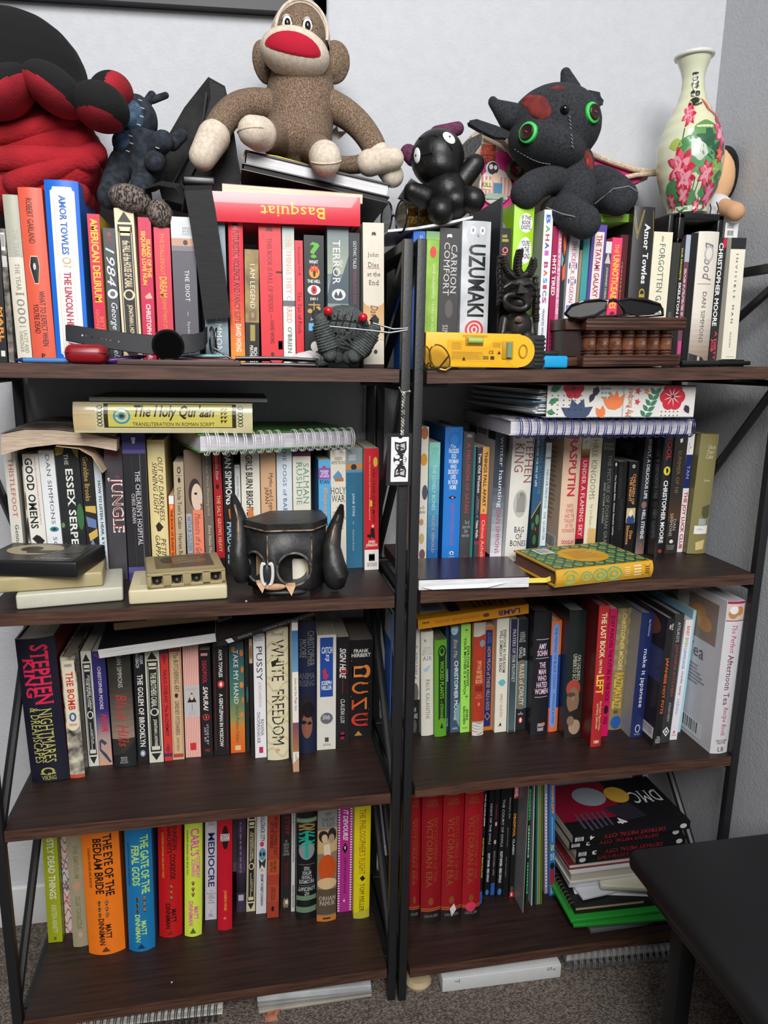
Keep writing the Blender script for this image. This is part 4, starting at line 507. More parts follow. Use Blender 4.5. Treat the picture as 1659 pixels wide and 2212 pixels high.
('f','h',981,1507,-3175,22.2,198,131,-1.87,'e2ddd0','ivory hardcover titled WHEN BREATH BECOMES AIR with a blue feather',(('h','s','R',.25,.07,.45,.095,'3a3a3a'),('h','s','WHEN\nBREATH\nBECOMES',.08,.14,.92,.22,'9aa2a8'),('h','s','AIR',.1,.23,.9,.27,'7a868e'),('p',((.15,.36),(.4,.33),(.75,.31),(.6,.36),(.35,.38)),'a8c8d8'),('t','s','PAUL KALANITHI',.35,.45,.68,.83,'7a7a78')),{}),
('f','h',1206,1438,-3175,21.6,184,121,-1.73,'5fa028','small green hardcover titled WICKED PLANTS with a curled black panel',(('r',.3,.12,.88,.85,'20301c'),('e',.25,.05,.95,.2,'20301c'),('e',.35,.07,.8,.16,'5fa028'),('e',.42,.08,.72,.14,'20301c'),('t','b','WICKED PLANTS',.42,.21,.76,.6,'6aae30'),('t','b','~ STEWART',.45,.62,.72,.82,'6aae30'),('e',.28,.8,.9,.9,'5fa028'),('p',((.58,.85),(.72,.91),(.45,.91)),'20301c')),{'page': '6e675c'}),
('f','p',1377,1611,-3175,5.8,201,127,-1.87,'1d2f5a','thin navy paperback recessed between the green and the slate blue one',(('t','b','CANDIDE',.3,.4,.8,.52,'a8c0e0'),('t','','DOVER',.3,.88,.8,.96,'a8c0e0')),{}),
('f','p',1498,1520,-3174,17.4,202,129,-1.67,'42566a','slate blue paperback with a pale round top and white capitals down its spine',(('e',0,-0.03,.75,.07,'a8ccd8'),('h','','P.S.',.1,.03,.45,.05,'42566a'),('t','i','Bite Me',.3,.11,.7,.28,'c8b090'),('t','b','CHRISTOPHER MOORE',.38,.31,.8,.88,'d8e4ea'),('p',((.5,.8),(1,.7),(1,.95),(.7,.9)),'7aa0ac'),('h','','HARPER',.2,.95,.8,.97,'c8d4dc')),{}),
('f','p',1678,1497,-3174,17.4,208,133,-1.66,'a4e860','pale lime paperback titled EVERYONE KNOWS YOUR MOTHER IS A WITCH',(('t','b','EVERYONE KNOWS\nYOUR MOTHER IS A WITCH',.3,.12,.9,.64,'1e2c18'),('h','b','*',.4,.04,.72,.08,'1e2c18'),('h','b','*',.5,.65,.8,.69,'1e2c18'),('t','b','RIVKA\nGALCHEN',.3,.75,.85,.92,'1e2c18'),('h','','PICADOR',.25,.95,.8,.965,'3a5c28')),{}),
('f','h',1878,1366,-3174,21.3,215,142,-1.45,'b23a26','rust red hardcover with grey ends titled THE CAT WHO SAVED BOOKS',(('g',0,0,1,.12,'a8a496','c8c2b0'),('p',((0,.14),(.4,.12),(1,.1),(1,.2),(.3,.17)),'a84030'),('e',.5,.15,.98,.21,'8a9498'),('h','b','THE\nCAT\nWHO\nSAVED\nBOOKS',.22,.33,.82,.53,'e8b880'),('r',.2,.55,.85,.6,'8a2c1c'),('h','','SOSUKE\nNATSUKAWA',.2,.625,.85,.665,'d89068'),('r',.45,.7,.6,.73,'d89068'),('r',0,.87,1,1,'b4aa9c'),('w',0,.88,1,1,'e8e4dc',5)),{}),
('f','p',2110,1499,-3174,18.1,201,129,-1.40,'c8742c','orange paperback with a navy spine panel titled HOW MUCH OF THESE HILLS IS GOLD',(('r',.1,.03,.8,.96,'222a6a'),('t','','C PAM\nZHANG',.3,.05,.7,.16,'7a7ab0'),('t','','HOW MUCH of THESE',.3,.19,.65,.58,'d8b070'),('t','','HILLS is GOLD',.3,.6,.65,.8,'d8b070'),('p',((.45,.82),(.75,.86),(.45,.9),(.15,.86)),'c89a58'),('p',((.45,.83),(.68,.86),(.45,.89),(.22,.86)),'222a6a')),{}),
('f','p',2322,1398,-3173,22.6,219,140,-1.46,'ece8d8','ivory paperback with a turquoise rabbit titled EVERYONE IN THIS ROOM WILL SOMEDAY BE DEAD',(('t','b','EVERYONE IN THIS ROOM\nWILL SOMEDAY BE DEAD',.25,.1,.78,.47,'4a4a48'),('p',((.2,.55),(.45,.53),(.7,.53),(.85,.56),(.6,.59),(.35,.58)),'68bccc'),('t','','EMILY AUSTIN',.4,.66,.62,.86,'c86a60'),('p',((.3,.95),(.5,.91),(.6,.95),(.5,.94)),'2a2a2a')),{}),
('f','p',2517,1365,-3173,15.1,218,140,-1.50,'3c4a50','slim dark paperback titled PRAYERS OF THE PROPHET in a white-edged frame',(('r',.1,.01,.9,.3,'2a2a4c'),('t','s','PRAYERS OF THE PROPHET',.35,.09,.75,.55,'d8d8d8'),('g',.1,.55,.9,.98,'3a4a50','5a6a6c'),('r',0,0,.08,1,'c8ccc8'),('r',.92,0,1,1,'c8ccc8')),{}),
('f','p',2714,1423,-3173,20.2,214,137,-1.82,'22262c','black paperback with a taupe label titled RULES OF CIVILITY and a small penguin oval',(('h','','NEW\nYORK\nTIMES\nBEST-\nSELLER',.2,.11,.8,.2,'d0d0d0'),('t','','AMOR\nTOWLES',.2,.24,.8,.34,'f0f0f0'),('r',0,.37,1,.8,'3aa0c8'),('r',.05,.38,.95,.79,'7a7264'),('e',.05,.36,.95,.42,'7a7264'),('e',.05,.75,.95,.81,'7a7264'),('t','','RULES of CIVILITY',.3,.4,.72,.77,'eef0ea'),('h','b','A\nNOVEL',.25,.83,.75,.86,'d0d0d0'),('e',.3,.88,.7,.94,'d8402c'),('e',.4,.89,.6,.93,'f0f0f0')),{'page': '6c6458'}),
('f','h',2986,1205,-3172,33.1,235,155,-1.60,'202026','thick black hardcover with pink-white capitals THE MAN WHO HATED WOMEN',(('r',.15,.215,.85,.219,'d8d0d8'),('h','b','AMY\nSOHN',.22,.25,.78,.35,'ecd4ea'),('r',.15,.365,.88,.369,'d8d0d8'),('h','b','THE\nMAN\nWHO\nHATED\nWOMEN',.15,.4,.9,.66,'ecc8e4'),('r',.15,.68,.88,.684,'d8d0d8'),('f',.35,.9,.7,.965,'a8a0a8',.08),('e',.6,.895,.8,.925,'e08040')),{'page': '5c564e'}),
('f','h',3264,1274,-3172,21.3,214,141,-1.35,'e8743c','orange and blue hardcover titled THE MERMAID OF BLACK CONCH',(('r',0,.3,1,.78,'20469c'),('r',.2,.05,.75,.92,'7a9cdc'),('e',.2,.02,.75,.1,'7a9cdc'),('e',.2,.88,.75,.96,'7a9cdc'),('t','','THE MERMAID OF BLACK CONCH',.36,.06,.6,.6,'26427c'),('t','','MONIQUE ROFFEY',.36,.65,.6,.93,'26427c'),('g',0,.8,.2,1,'e0502c','d8402c')),{}),
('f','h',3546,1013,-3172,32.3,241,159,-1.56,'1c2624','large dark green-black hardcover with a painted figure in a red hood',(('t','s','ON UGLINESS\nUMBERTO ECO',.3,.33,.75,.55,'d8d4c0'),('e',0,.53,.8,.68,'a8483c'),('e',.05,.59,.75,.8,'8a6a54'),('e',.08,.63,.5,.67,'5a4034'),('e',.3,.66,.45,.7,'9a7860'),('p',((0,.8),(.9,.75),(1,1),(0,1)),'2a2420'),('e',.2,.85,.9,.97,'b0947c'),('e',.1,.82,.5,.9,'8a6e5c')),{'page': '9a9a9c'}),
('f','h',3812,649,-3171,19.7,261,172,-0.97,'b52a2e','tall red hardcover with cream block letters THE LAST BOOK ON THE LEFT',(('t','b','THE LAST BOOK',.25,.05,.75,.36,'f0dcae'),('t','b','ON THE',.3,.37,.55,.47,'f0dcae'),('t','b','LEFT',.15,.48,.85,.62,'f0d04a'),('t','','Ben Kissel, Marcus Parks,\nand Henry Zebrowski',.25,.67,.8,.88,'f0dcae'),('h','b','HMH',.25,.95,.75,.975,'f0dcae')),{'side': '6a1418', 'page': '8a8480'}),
('f','p',4131,949,-3171,13.5,243,156,-0.35,'d0125c','magenta paperback with black capitals ZOEY PUNCHES THE FUTURE',(('t','b','ZOEY PUNCHES THE FUTURE IN THE DICK',.2,.05,.75,.72,'3a0a1c'),('e',.2,.75,.8,.82,'3a0a1c'),('t','b','WONG',.2,.84,.8,.9,'3a0a1c')),{}),
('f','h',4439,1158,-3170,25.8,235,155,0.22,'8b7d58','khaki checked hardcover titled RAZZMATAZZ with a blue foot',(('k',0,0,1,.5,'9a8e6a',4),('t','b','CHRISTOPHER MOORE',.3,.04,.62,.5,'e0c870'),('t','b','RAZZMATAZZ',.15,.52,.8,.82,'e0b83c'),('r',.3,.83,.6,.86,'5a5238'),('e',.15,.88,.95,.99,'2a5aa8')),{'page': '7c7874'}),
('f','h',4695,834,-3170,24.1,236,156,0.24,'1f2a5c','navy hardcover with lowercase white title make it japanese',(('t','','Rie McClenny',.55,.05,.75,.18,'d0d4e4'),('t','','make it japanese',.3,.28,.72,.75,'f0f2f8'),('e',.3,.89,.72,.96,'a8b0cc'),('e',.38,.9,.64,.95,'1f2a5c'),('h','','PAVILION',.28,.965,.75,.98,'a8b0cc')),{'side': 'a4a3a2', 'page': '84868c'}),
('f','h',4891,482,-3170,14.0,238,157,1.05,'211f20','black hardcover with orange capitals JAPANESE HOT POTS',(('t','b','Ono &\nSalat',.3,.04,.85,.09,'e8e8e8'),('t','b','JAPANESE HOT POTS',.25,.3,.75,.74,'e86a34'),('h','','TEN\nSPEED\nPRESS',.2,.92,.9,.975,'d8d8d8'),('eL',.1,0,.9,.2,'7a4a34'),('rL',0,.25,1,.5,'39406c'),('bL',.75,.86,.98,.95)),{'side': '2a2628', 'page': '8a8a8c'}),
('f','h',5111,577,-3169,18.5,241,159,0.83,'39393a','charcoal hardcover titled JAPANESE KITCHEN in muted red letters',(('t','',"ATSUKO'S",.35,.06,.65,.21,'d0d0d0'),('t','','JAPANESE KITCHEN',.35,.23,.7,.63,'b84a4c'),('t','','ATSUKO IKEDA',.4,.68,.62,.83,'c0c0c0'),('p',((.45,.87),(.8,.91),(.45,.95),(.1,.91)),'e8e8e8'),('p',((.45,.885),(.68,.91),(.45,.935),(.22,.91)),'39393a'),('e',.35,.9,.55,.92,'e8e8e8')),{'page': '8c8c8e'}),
('f','p',5307,625,-3169,14.4,227,145,1.79,'ece8ee','white paperback with rainbow capitals BABY SIGN LANGUAGE MADE EASY',(('t','b','BABY',.3,.05,.7,.13,'e0785c'),('t','b','SIGN',.3,.14,.7,.22,'98b858'),('t','b','LANGUAGE',.3,.23,.7,.4,'68a8dc'),('t','','made easy',.3,.42,.7,.62,'5a6480'),('t','','rebelo',.3,.65,.7,.78,'88a4cc'),('e',.35,.92,.6,.945,'d86048'),('r',.2,.955,.85,.96,'8a8a90')),{}),
('f','p',5569,860,-3169,6.3,235,150,1.55,'a9d9ec','thin pale aqua book edge behind the rainbow-lettered white one',(),{}),
('f','h',5846,103,-3168,33.2,277,225,-0.11,'d8d6da','large white cookbook THE PERFECT AFTERNOON TEA with a cake photo, at the right end',(('r',.02,0,.98,.015,'a82058'),('r',.04,.015,.96,.12,'d8c8bc'),('e',.1,.05,.6,.11,'b88a5c'),('e',.45,.03,.9,.09,'c88a4a'),('e',.15,.03,.6,.08,'f0e8e8'),('r',.02,.12,.98,.125,'a82058'),('t','s i','The Perfect',.38,.15,.66,.33,'c85878'),('t','s','Afternoon Tea',.34,.34,.66,.67,'7a3448'),('t','s i','Recipe Book',.36,.685,.68,.88,'c85878'),('h','s','WILD AND\nPASTOR',.2,.905,.85,.935,'6a4a54'),('h','s','LB',.35,.955,.7,.985,'5a5a60'),('rL',.55,.05,.92,.32,'9a8478'),('eL',.6,.1,.78,.2,'c89058'),('eL',.68,.16,.86,.26,'d09a60'),('eL',.2,.12,.42,.22,'5a8a50'),('rL',0,.02,.4,.12,'a89484'),('hL','s','Tea',.58,.36,.8,.45,'6a5a60'),('lL',.2,.5,.85,.64,'9a989c',6),('eL',.12,.62,.5,.78,'b8805c'),('eL',.18,.7,.45,.84,'a85a48'),('bL',.45,.86,.88,.97)),{'page': 'b9b9bd'}),
('g','p',-5530,1534,-6517,23.0,225,135,1.36,'a8b41e','olive lime paperback with brushed white letters MOSTLY DEAD THINGS',(('t','b','MOSTLY DEAD THINGS',.28,.02,.75,.62,'f0f0e0'),('t','i','KRISTEN ARNETT',.35,.67,.7,.92,'e4e8c8'),('e',.4,.95,.6,.98,'6a7418')),{}),
('g','p',-5341,1716,-6517,12.5,210,116,1.22,'d8ccc8','white paperback crossed by red and blue curving lines, TEARS OF THE TRUFFLE PIG',(('w',0,0,1,.4,'c84a5a',5),('w',0,.5,1,1,'c84a5a',6),('w',0,.3,1,.6,'4a6a94',3),('h','b','TEARS\nOF\nTHE\nTRUFFLE\nPIG',.1,.5,.9,.6,'2a2a34'),('h','','FERN\nFLORES',.15,.66,.85,.72,'c84a5a')),{}),
('g','h',-5087,1378,-6517,24.0,231,150,0.59,'a59d80','greyish khaki hardcover titled THE EMPUSIUM',(('t','b','THE EMPUSIUM',.4,.15,.72,.42,'8a8264'),('p',((.2,.48),(.6,.44),(.8,.48),(.5,.53)),'c89a7c'),('t','b','OLGA TOKARCZUK',.35,.57,.7,.85,'847c60'),('e',.4,.87,.7,.92,'c8a890')),{}),
('g','h',-4623,1193,-6517,58.7,245,162,0.27,'f9801e','thick blazing orange hardcover titled THE EYE OF THE BEDLAM BRIDE',(('t','b','THE EYE OF THE\nBEDLAM BRIDE',.32,.07,.82,.54,'1e1612'),('t','b','DUNGEON CRAWLER CARL BOOK SIX',.16,.17,.23,.47,'3a2410'),('u',.34,.57,.44,.61),('u',.34,.62,.44,.655),('u',.34,.665,.44,.7),('u',.54,.57,.64,.61),('u',.54,.62,.64,.655),('u',.54,.665,.64,.7),('t','b','MATT\nDINNIMAN',.34,.71,.68,.92,'1e1612'),('p',((.5,.935),(.62,.975),(.38,.975)),'6a3a14')),{'bulge': 0.22}),
('g','h',-4049,1149,-6517,42.7,243,160,1.00,'1a7cb8','bright blue rounded hardcover titled THE GATE OF THE FERAL GODS',(('t','b','THE GATE OF THE\nFERAL GODS',.25,.09,.88,.54,'c4ec70'),('t','b','DUNGEON CRAWLER CARL BOOK FOUR',.1,.14,.17,.48,'10304a'),('u',.34,.56,.48,.6),('u',.34,.61,.48,.645),('u',.34,.655,.48,.69),('u',.6,.555,.74,.595),('u',.6,.605,.74,.64),('u',.6,.65,.74,.685),('t','b','MATT\nDINNIMAN',.3,.7,.72,.92,'c4ec70'),('p',((.5,.935),(.65,.975),(.35,.975)),'0e3a58')),{'bulge': 0.2}),
('g','h',-3593,1362,-6517,38.4,228,150,1.72,'c8181c',"red hardcover with black and yellow lettering ANARCHIST'S COOKBOOK",(('t','b',"DUNGEON\nANARCHIST'S",.4,.02,.82,.27,'200c0c'),('t','b','COOKBOOK',.5,.28,.75,.5,'200c0c'),('t','b','DUNGEON CRAWLER CARL BOOK THREE',.17,.1,.26,.48,'d8a030'),('u',.48,.54,.62,.575),('u',.48,.59,.62,.62),('u',.48,.635,.62,.67),('t','b','MATT\nDINNIMAN',.3,.7,.76,.92,'200c0c'),('p',((.5,.935),(.65,.975),(.35,.975)),'7a2a10')),{'bulge': 0.18}),
('g','h',-3210,1297,-6517,29.0,231,152,2.08,'d9ee4e','lemon yellow hardcover with pink lettering DOOMSDAY SCENARIO',(('t','b',"CARL'S",.35,.08,.85,.31,'ea5ab4'),('t','b','DOOMSDAY\nSCENARIO',.4,.32,.9,.5,'ea5ab4'),('t','b','DUNGEON CRAWLER CARL BOOK TWO',.12,.1,.22,.47,'3a4a10'),('u',.4,.52,.6,.555),('u',.4,.57,.6,.605),('u',.4,.615,.6,.65),('t','b','MATT\nDINNIMAN',.25,.69,.8,.9,'ea5ab4'),('p',((.5,.92),(.68,.97),(.32,.97)),'5a6a20')),{'bulge': 0.18}),
('g','p',-2919,1599,-6517,20.4,212,128,1.87,'d4d0de','lilac-white paperback with navy capitals MEDIOCRE',(('h','','Ijeoma\nOluo',.2,.03,.9,.1,'6a6a8a'),('t','b','MEDIOCRE',.25,.17,.8,.68,'2a2f66'),('h','','The\nDangerous\nLegacy\nof White\nMale\nAmerica',.15,.71,.9,.84,'5a5a78'),('h','','S\nSEAL',.3,.9,.7,.97,'3a3a5a')),{}),
('g','h',-2667,1328,-6517,24.7,231,153,1.59,'c8142a','red hardcover with a black figure and white block letters at its top',(('e',.3,.1,.75,.3,'2a1014'),('r',.2,.17,.8,.23,'f0e8e8'),('h','b',"ALICE\nISN'T\nDEAD",.22,.172,.78,.228,'2a1014'),('t','b','JOSEPH FINK',.4,.65,.62,.83,'e8a83a'),('e',.4,.88,.6,.905,'d87858')),{}),
('g','h',-2382,1701,-6517,16.9,206,118,1.24,'n:4a3a54:241e2c:16','dusky violet-black hardcover between the red one and the black framed one',(('v',.35,.1,.65,.7,'7a6a84',1),('r',.2,.82,.75,.88,'b8b4bc'),('g',0,.6,1,.8,'342a3c','1c1820')),{}),
('g','p',-2212,1680,-6517,15.9,207,120,1.83,'d8cea8','cream and black framed paperback titled THE NECROMANCER on the bottom shelf',(('r',.12,.1,.88,.9,'1e1d20'),('f',.17,.115,.83,.885,'d8cea8',.05),('p',((.5,.02),(.85,.085),(.15,.085)),'1e1d20'),('p',((.5,.98),(.85,.915),(.15,.915)),'1e1d20'),('f',.22,.125,.78,.17,'d8cea8',.05),('t','b','JOHANNES CABAL\nTHE NECROMANCER',.32,.2,.72,.5,'d8cea8'),('e',.22,.51,.8,.58,'d8cea8'),('e',.3,.52,.7,.57,'1e1d20'),('t','b','A NOVEL BY\nJONATHAN L HOWARD',.36,.61,.66,.86,'d8cea8')),{}),
('g','p',-2026,1593,-6517,18.3,212,129,1.60,'dcdce0','white paperback titled SKULLCRACK CITY with a blue skull',(('t','b','SKULLCRACK CITY',.35,.03,.75,.3,'22262c'),('e',.3,.3,.7,.35,'d03a60'),('e',.2,.36,.9,.48,'6a98b0'),('e',.28,.4,.48,.44,'1c2428'),('e',.58,.4,.8,.44,'1c2428'),('p',((.2,.46),(.5,.5),(.9,.46),(.8,.56),(.5,.52),(.3,.57)),'2a3a34'),('e',.4,.56,.65,.59,'e0b03c'),('t','b','JEREMY ROBERT JOHNSON',.35,.61,.68,.92,'22262c')),{}),
('g','p',-1820,1459,-6517,20.5,221,142,1.44,'a83e2c','brick red paperback with dark red lettering in blocks',(('t','b','THE FIRST GLOWING CULT\nOF THE UNIVERSE',.2,.05,.8,.42,'4a1410'),('r',0,.46,1,.6,'b8542c'),('t','b','WELCOME TO\nNIGHT VALE',.2,.47,.75,.58,'4a1810'),('r',0,.69,1,.85,'b4482c'),('t','b','JOSEPH FINK &\nJEFFREY CRANOR',.25,.71,.7,.84,'5a1c14'),('e',.35,.89,.6,.94,'24100c')),{}),
('g','p',-1583,1610,-6517,18.0,210,127,0.92,'232222','black paperback with STIFF in dark red capitals and two feet at its bottom',(('t','b s','STIFF',.4,.08,.85,.26,'8a1c20'),('h','','THE\nCURIOUS\nLIVES OF\nHUMAN\nCADAVERS',.2,.31,.85,.46,'a8a4a0'),('t','b','MARY ROACH',.4,.5,.75,.76,'6a1418'),('e',.25,.88,.55,.98,'8a7a5c'),('e',.5,.88,.8,.98,'8a7a5c'),('r',.45,.9,.75,.94,'d8d4c8')),{}),
('g','p',-1452,1547,-6517,6.7,215,133,0.87,'d8d4d4','thin white booklet left of the black volume with a teal octopus',(('t','b','YORUBA RELIGION INTRODUCTION TO ITS PRACTICE',.3,.05,.75,.52,'2a2a2a'),('t','b','ORIGINAL PUBLICATIONS',.3,.74,.75,.96,'2a2a2a')),{}),
('g','h',-1227,1349,-6517,35.0,229,151,0.60,'16181a','thick black volume with a teal tentacled creature and silver bands',(('r',0,.1,1,.14,'6a8a6c'),('r',0,.115,1,.125,'9aac90'),('e',.1,.3,.9,.46,'8a9092'),('p',((.42,.22),(.58,.22),(.6,.44),(.4,.44)),'1ea890'),('w',.1,.2,.9,.34,'1ea890',4),('w',.1,.14,.9,.2,'a8884a',3),('h','b x','THE COMPLETE\nCTHULHU\nMYTHOS\nTALES',.12,.52,.9,.67,'b8bcbc'),('h','b x','H.P.\nLOVECRAFT',.08,.7,.92,.78,'b8bcbc'),('r',.1,.5,.9,.503,'8a8e8e'),('r',.1,.685,.9,.688,'8a8e8e'),('r',0,.78,1,.82,'6a8a6c'),('r',0,.88,1,.93,'6a8a6c')),{'bulge': 0.15}),
('g','h',-871,1241,-6517,34.8,236,156,0.61,'8a7a68','brown hardcover titled MY NAME IS RED with an old painting of embracing figures',(('r',0,0,1,.2,'8a8c8a'),('h','s','MY\nNAME\nIS RED',.2,.07,.85,.19,'3a3a3a'),('p',((0,.22),(1,.2),(1,.4),(0,.42)),'c8a878'),('e',.05,.22,.55,.32,'2a2220'),('e',.5,.2,.95,.32,'2a2a28'),('e',.2,.25,.5,.32,'d8b494'),('e',.55,.25,.85,.33,'a8917c'),('p',((.3,.34),(.6,.33),(.7,.45),(.35,.48)),'e0d0b8'),('e',.05,.42,.95,.66,'c8501c'),('e',0,.62,1,.72,'d8b88a'),('r',0,.72,1,.94,'5a4a3c'),('h','s','ORHAN\nPAMUK',.1,.78,.95,.86,'c8beb0'),('r',0,.95,1,1,'c87a2c'),('r',.3,.965,.7,.98,'3a2414')),{}),
('g','p',-525,1379,-6517,25.8,228,146,0.29,'b02a8c','magenta paperback with a white-dashed edge titled IT DEVOURS!',(('d',0,0,.14,1,'e8e4e8',44),('d',.86,0,1,1,'e8e4e8',44),('t','b i','IT DEVOURS!',.35,.08,.7,.35,'f0ecf0'),('p',((.32,.42),(.5,.37),(.7,.42),(.5,.47)),'201018'),('e',.45,.4,.55,.43,'e8d8e4'),('t','b','JOSEPH FINK & JEFFREY CRANOR',.4,.5,.6,.83,'6a1450'),('e',.4,.88,.55,.91,'d0b0cc')),{}),
('g','h',-239,1196,-6517,29.1,241,159,0.17,'e0cf14',"yellow hardcover titled THE PHILOSOPHER'S FLIGHT, last on its shelf",(('p',((0,0),(1,0),(1,.06),(0,.07)),'c8cc4c'),('t','s',"THE PHILOSOPHER'S FLIGHT",.3,.08,.7,.62,'9a4a1c'),('p',((.35,.65),(.55,.63),(.7,.66),(.5,.68)),'1e1a10'),('t','s','TOM MILLER',.35,.7,.65,.94,'2a2410'),('p',((0,.95),(1,.92),(1,1),(0,1)),'c0b83a')),{}),
('h','h',703,994,-6547,19.2,260,172,-0.88,'8c0f1a','red encyclopedia volume half hidden behind the central post, first of four',(('r',0,0,1,.012,'121012'),('r',0,.018,1,.024,'a8843c'),('r',0,.03,1,.034,'a8843c'),('h','s','HOME\nMANUAL',.2,.06,.8,.11,'8a5428'),('t','s','ENCYCLOPEDIA OF THE',.58,.2,.76,.68,'8a4a24'),('t','s','VICTORIAN ERA',.22,.2,.52,.72,'8a5428'),('e',.35,.8,.6,.86,'8a4a24'),('r',0,.885,1,.89,'a8843c'),('r',0,.9,1,.905,'a8843c'),('r',0,.91,1,1,'1c1a1c'),('h','s','GROLIER',.15,.935,.85,.955,'8a8480')),{}),
('h','h',990,912,-6548,36.8,265,175,-0.92,'8c0f1a','red encyclopedia volume second of four from the central post',(('r',0,0,1,.012,'121012'),('r',0,.018,1,.024,'a8843c'),('r',0,.03,1,.034,'a8843c'),('h','s','HOME\nMANUAL',.2,.06,.8,.11,'8a5428'),('t','s','ENCYCLOPEDIA OF THE',.58,.2,.76,.68,'8a4a24'),('t','s','VICTORIAN ERA',.22,.2,.52,.72,'8a5428'),('e',.35,.8,.6,.86,'8a4a24'),('r',0,.885,1,.89,'a8843c'),('r',0,.9,1,.905,'a8843c'),('r',0,.91,1,1,'1c1a1c'),('h','s','GROLIER',.15,.935,.85,.955,'8a8480')),{}),
('h','h',1369,892,-6551,37.9,266,175,-0.83,'93111c','red encyclopedia volume with a torn white scrap on its foot, third of four',(('r',0,0,1,.012,'121012'),('r',0,.018,1,.024,'a8843c'),('r',0,.03,1,.034,'a8843c'),('h','s','HOME\nMANUAL',.2,.06,.8,.11,'8a5428'),('t','s','ENCYCLOPEDIA OF THE',.58,.2,.76,.68,'8a4a24'),('t','s','VICTORIAN ERA',.22,.2,.52,.72,'8a5428'),('e',.35,.8,.6,.86,'8a4a24'),('r',0,.885,1,.89,'a8843c'),('r',0,.9,1,.905,'a8843c'),('r',0,.91,1,1,'1c1a1c'),('h','s','GROLIER',.15,.935,.85,.955,'8a8480'),('p',((.4,.9),(.6,.86),(.72,.91),(.5,.96)),'e0d8d8')),{}),
('h','h',1733,875,-6553,33.8,266,176,-0.64,'9c1320','red encyclopedia volume with a round pink sticker, last of four',(('r',0,0,1,.012,'121012'),('r',0,.018,1,.024,'a8843c'),('r',0,.03,1,.034,'a8843c'),('h','s','HOME\nMANUAL',.2,.06,.8,.11,'8a5428'),('t','s','ENCYCLOPEDIA OF THE',.58,.2,.76,.68,'8a4a24'),('t','s','VICTORIAN ERA',.22,.2,.52,.72,'8a5428'),('e',.35,.8,.6,.86,'8a4a24'),('r',0,.885,1,.89,'a8843c'),('r',0,.9,1,.905,'a8843c'),('r',0,.91,1,1,'1c1a1c'),('h','s','GROLIER',.15,.935,.85,.955,'8a8480'),('e',.18,.86,.75,.935,'d8385c')),{}),
('h','p',2012,1133,-6554,4.6,240,153,-0.23,'17171a','thin black comic with tiny yellow lettering, right of the red volumes',(('t','b','THE KILLING JOKE',.2,.03,.8,.3,'f0f0f0'),('t','b','ALAN MOORE  BRIAN BOLLAND',.2,.4,.8,.75,'c8c83c'),('r',0,.87,1,.98,'2a5aa8')),{}),
('h','h',2202,1333,-6556,9.3,236,155,0.11,'15151a','black comic with white capitals NIGHT OF THE OWLS',(('t','','NIGHT OF THE OWLS',.3,.16,.7,.52,'d0d0d4'),('t','b','SCOTT SNYDER - GREG CAPULLO',.3,.6,.75,.86,'f0f0f0'),('e',.2,.93,.9,.98,'3a7ac0')),{}),
('h','h',2306,1316,-6556,9.7,237,156,0.04,'1a1518','black comic with a red-topped title and small face between two OWLS comics',(('v',.3,.17,.75,.3,'7a2a30',1),('e',.3,.32,.7,.36,'d8a89a'),('e',.25,.48,.7,.52,'b8b4b4'),('t','','MAZZUCCHELLI - LEWIS',.35,.58,.65,.8,'a8a8a8'),('r',.1,.87,.9,.98,'2a5aa8')),{}),
('h','h',2424,1264,-6557,10.7,241,159,-0.21,'16161a','black comic with white capitals THE COURT OF OWLS',(('t','','THE COURT OF OWLS',.3,.13,.7,.54,'c8c8cc'),('t','b','SCOTT SNYDER - GREG CAPULLO',.3,.58,.75,.86,'f0f0f0'),('e',.2,.91,.9,.97,'3a7ac0')),{}),
('h','p',2556,1285,-6558,11.2,239,153,-0.61,'151517','black comic with tiny white print only, left of the orange-lettered one',(('t','s',"Director's Cut",.5,.12,.75,.3,'d0d0d0'),('t','s','By Jhonen Vasquez',.35,.38,.55,.55,'b0b0b0'),('t','s','Slave Labor Graphics',.3,.64,.5,.82,'b0b0b0')),{}),
('h','p',2670,1254,-6558,9.3,241,155,-0.73,'17161a','black comic with orange capitals above the white word CLASSIC',(('r',.1,0,1,.13,'c82040'),('t','b','MARVEL',.2,.01,.9,.12,'f0f0f0'),('t','b','DEADPOOL',.2,.26,.7,.46,'f0a038'),('t','b','CLASSIC',.25,.48,.65,.62,'d8d8d8'),('e',.2,.9,.8,.95,'4a5a30'),('r',.05,.95,.95,1,'c8202c'),('h','b','6',.3,.955,.7,.99,'f0f0f0')),{}),
('h','p',2740,838,-6559,1.5,267,170,-0.96,'8a8a8c','tall grey board in a clear sleeve sticking out on the bottom shelf',(),{}),
('h','p',2879,1000,-6559,4.9,256,164,-1.80,'1e2a26','thin dark comic with bright green lettering behind the grey board',(('v',.2,.05,.9,.3,'4ad87a',2),('v',.2,.34,.9,.6,'a8f0c0',1),('v',.2,.64,.9,.9,'4ad87a',1)),{}),
('h','p',2969,979,-6560,2.2,257,160,-2.33,'b0b8b8','thin clear-sleeved comic edge next to the green-lettered one',(),{}),
('h','p',3058,989,-6560,2.1,256,164,-3.30,'2a5a48','thin dark green comic edge in the middle of the thin ones',(),{}),
('h','p',3090,984,-6561,3.0,256,164,-3.23,'6a9a8a','pale sea green comic edge among the thin ones',(),{}),
('h','p',3128,990,-6561,2.4,255,163,-3.21,'a88a4a','ochre comic edge among the thin ones',(),{}),
('h','p',3162,984,-6561,2.8,255,163,-3.24,'4a7a1e','grass green comic edge right of the ochre one',(),{}),
('h','p',3367,1229,-6562,5.9,239,153,-3.91,'a898b0','lilac and white striped magazine left of the bright blue one',(('d',.2,.1,.8,.95,'e8e4ec',30),),{}),
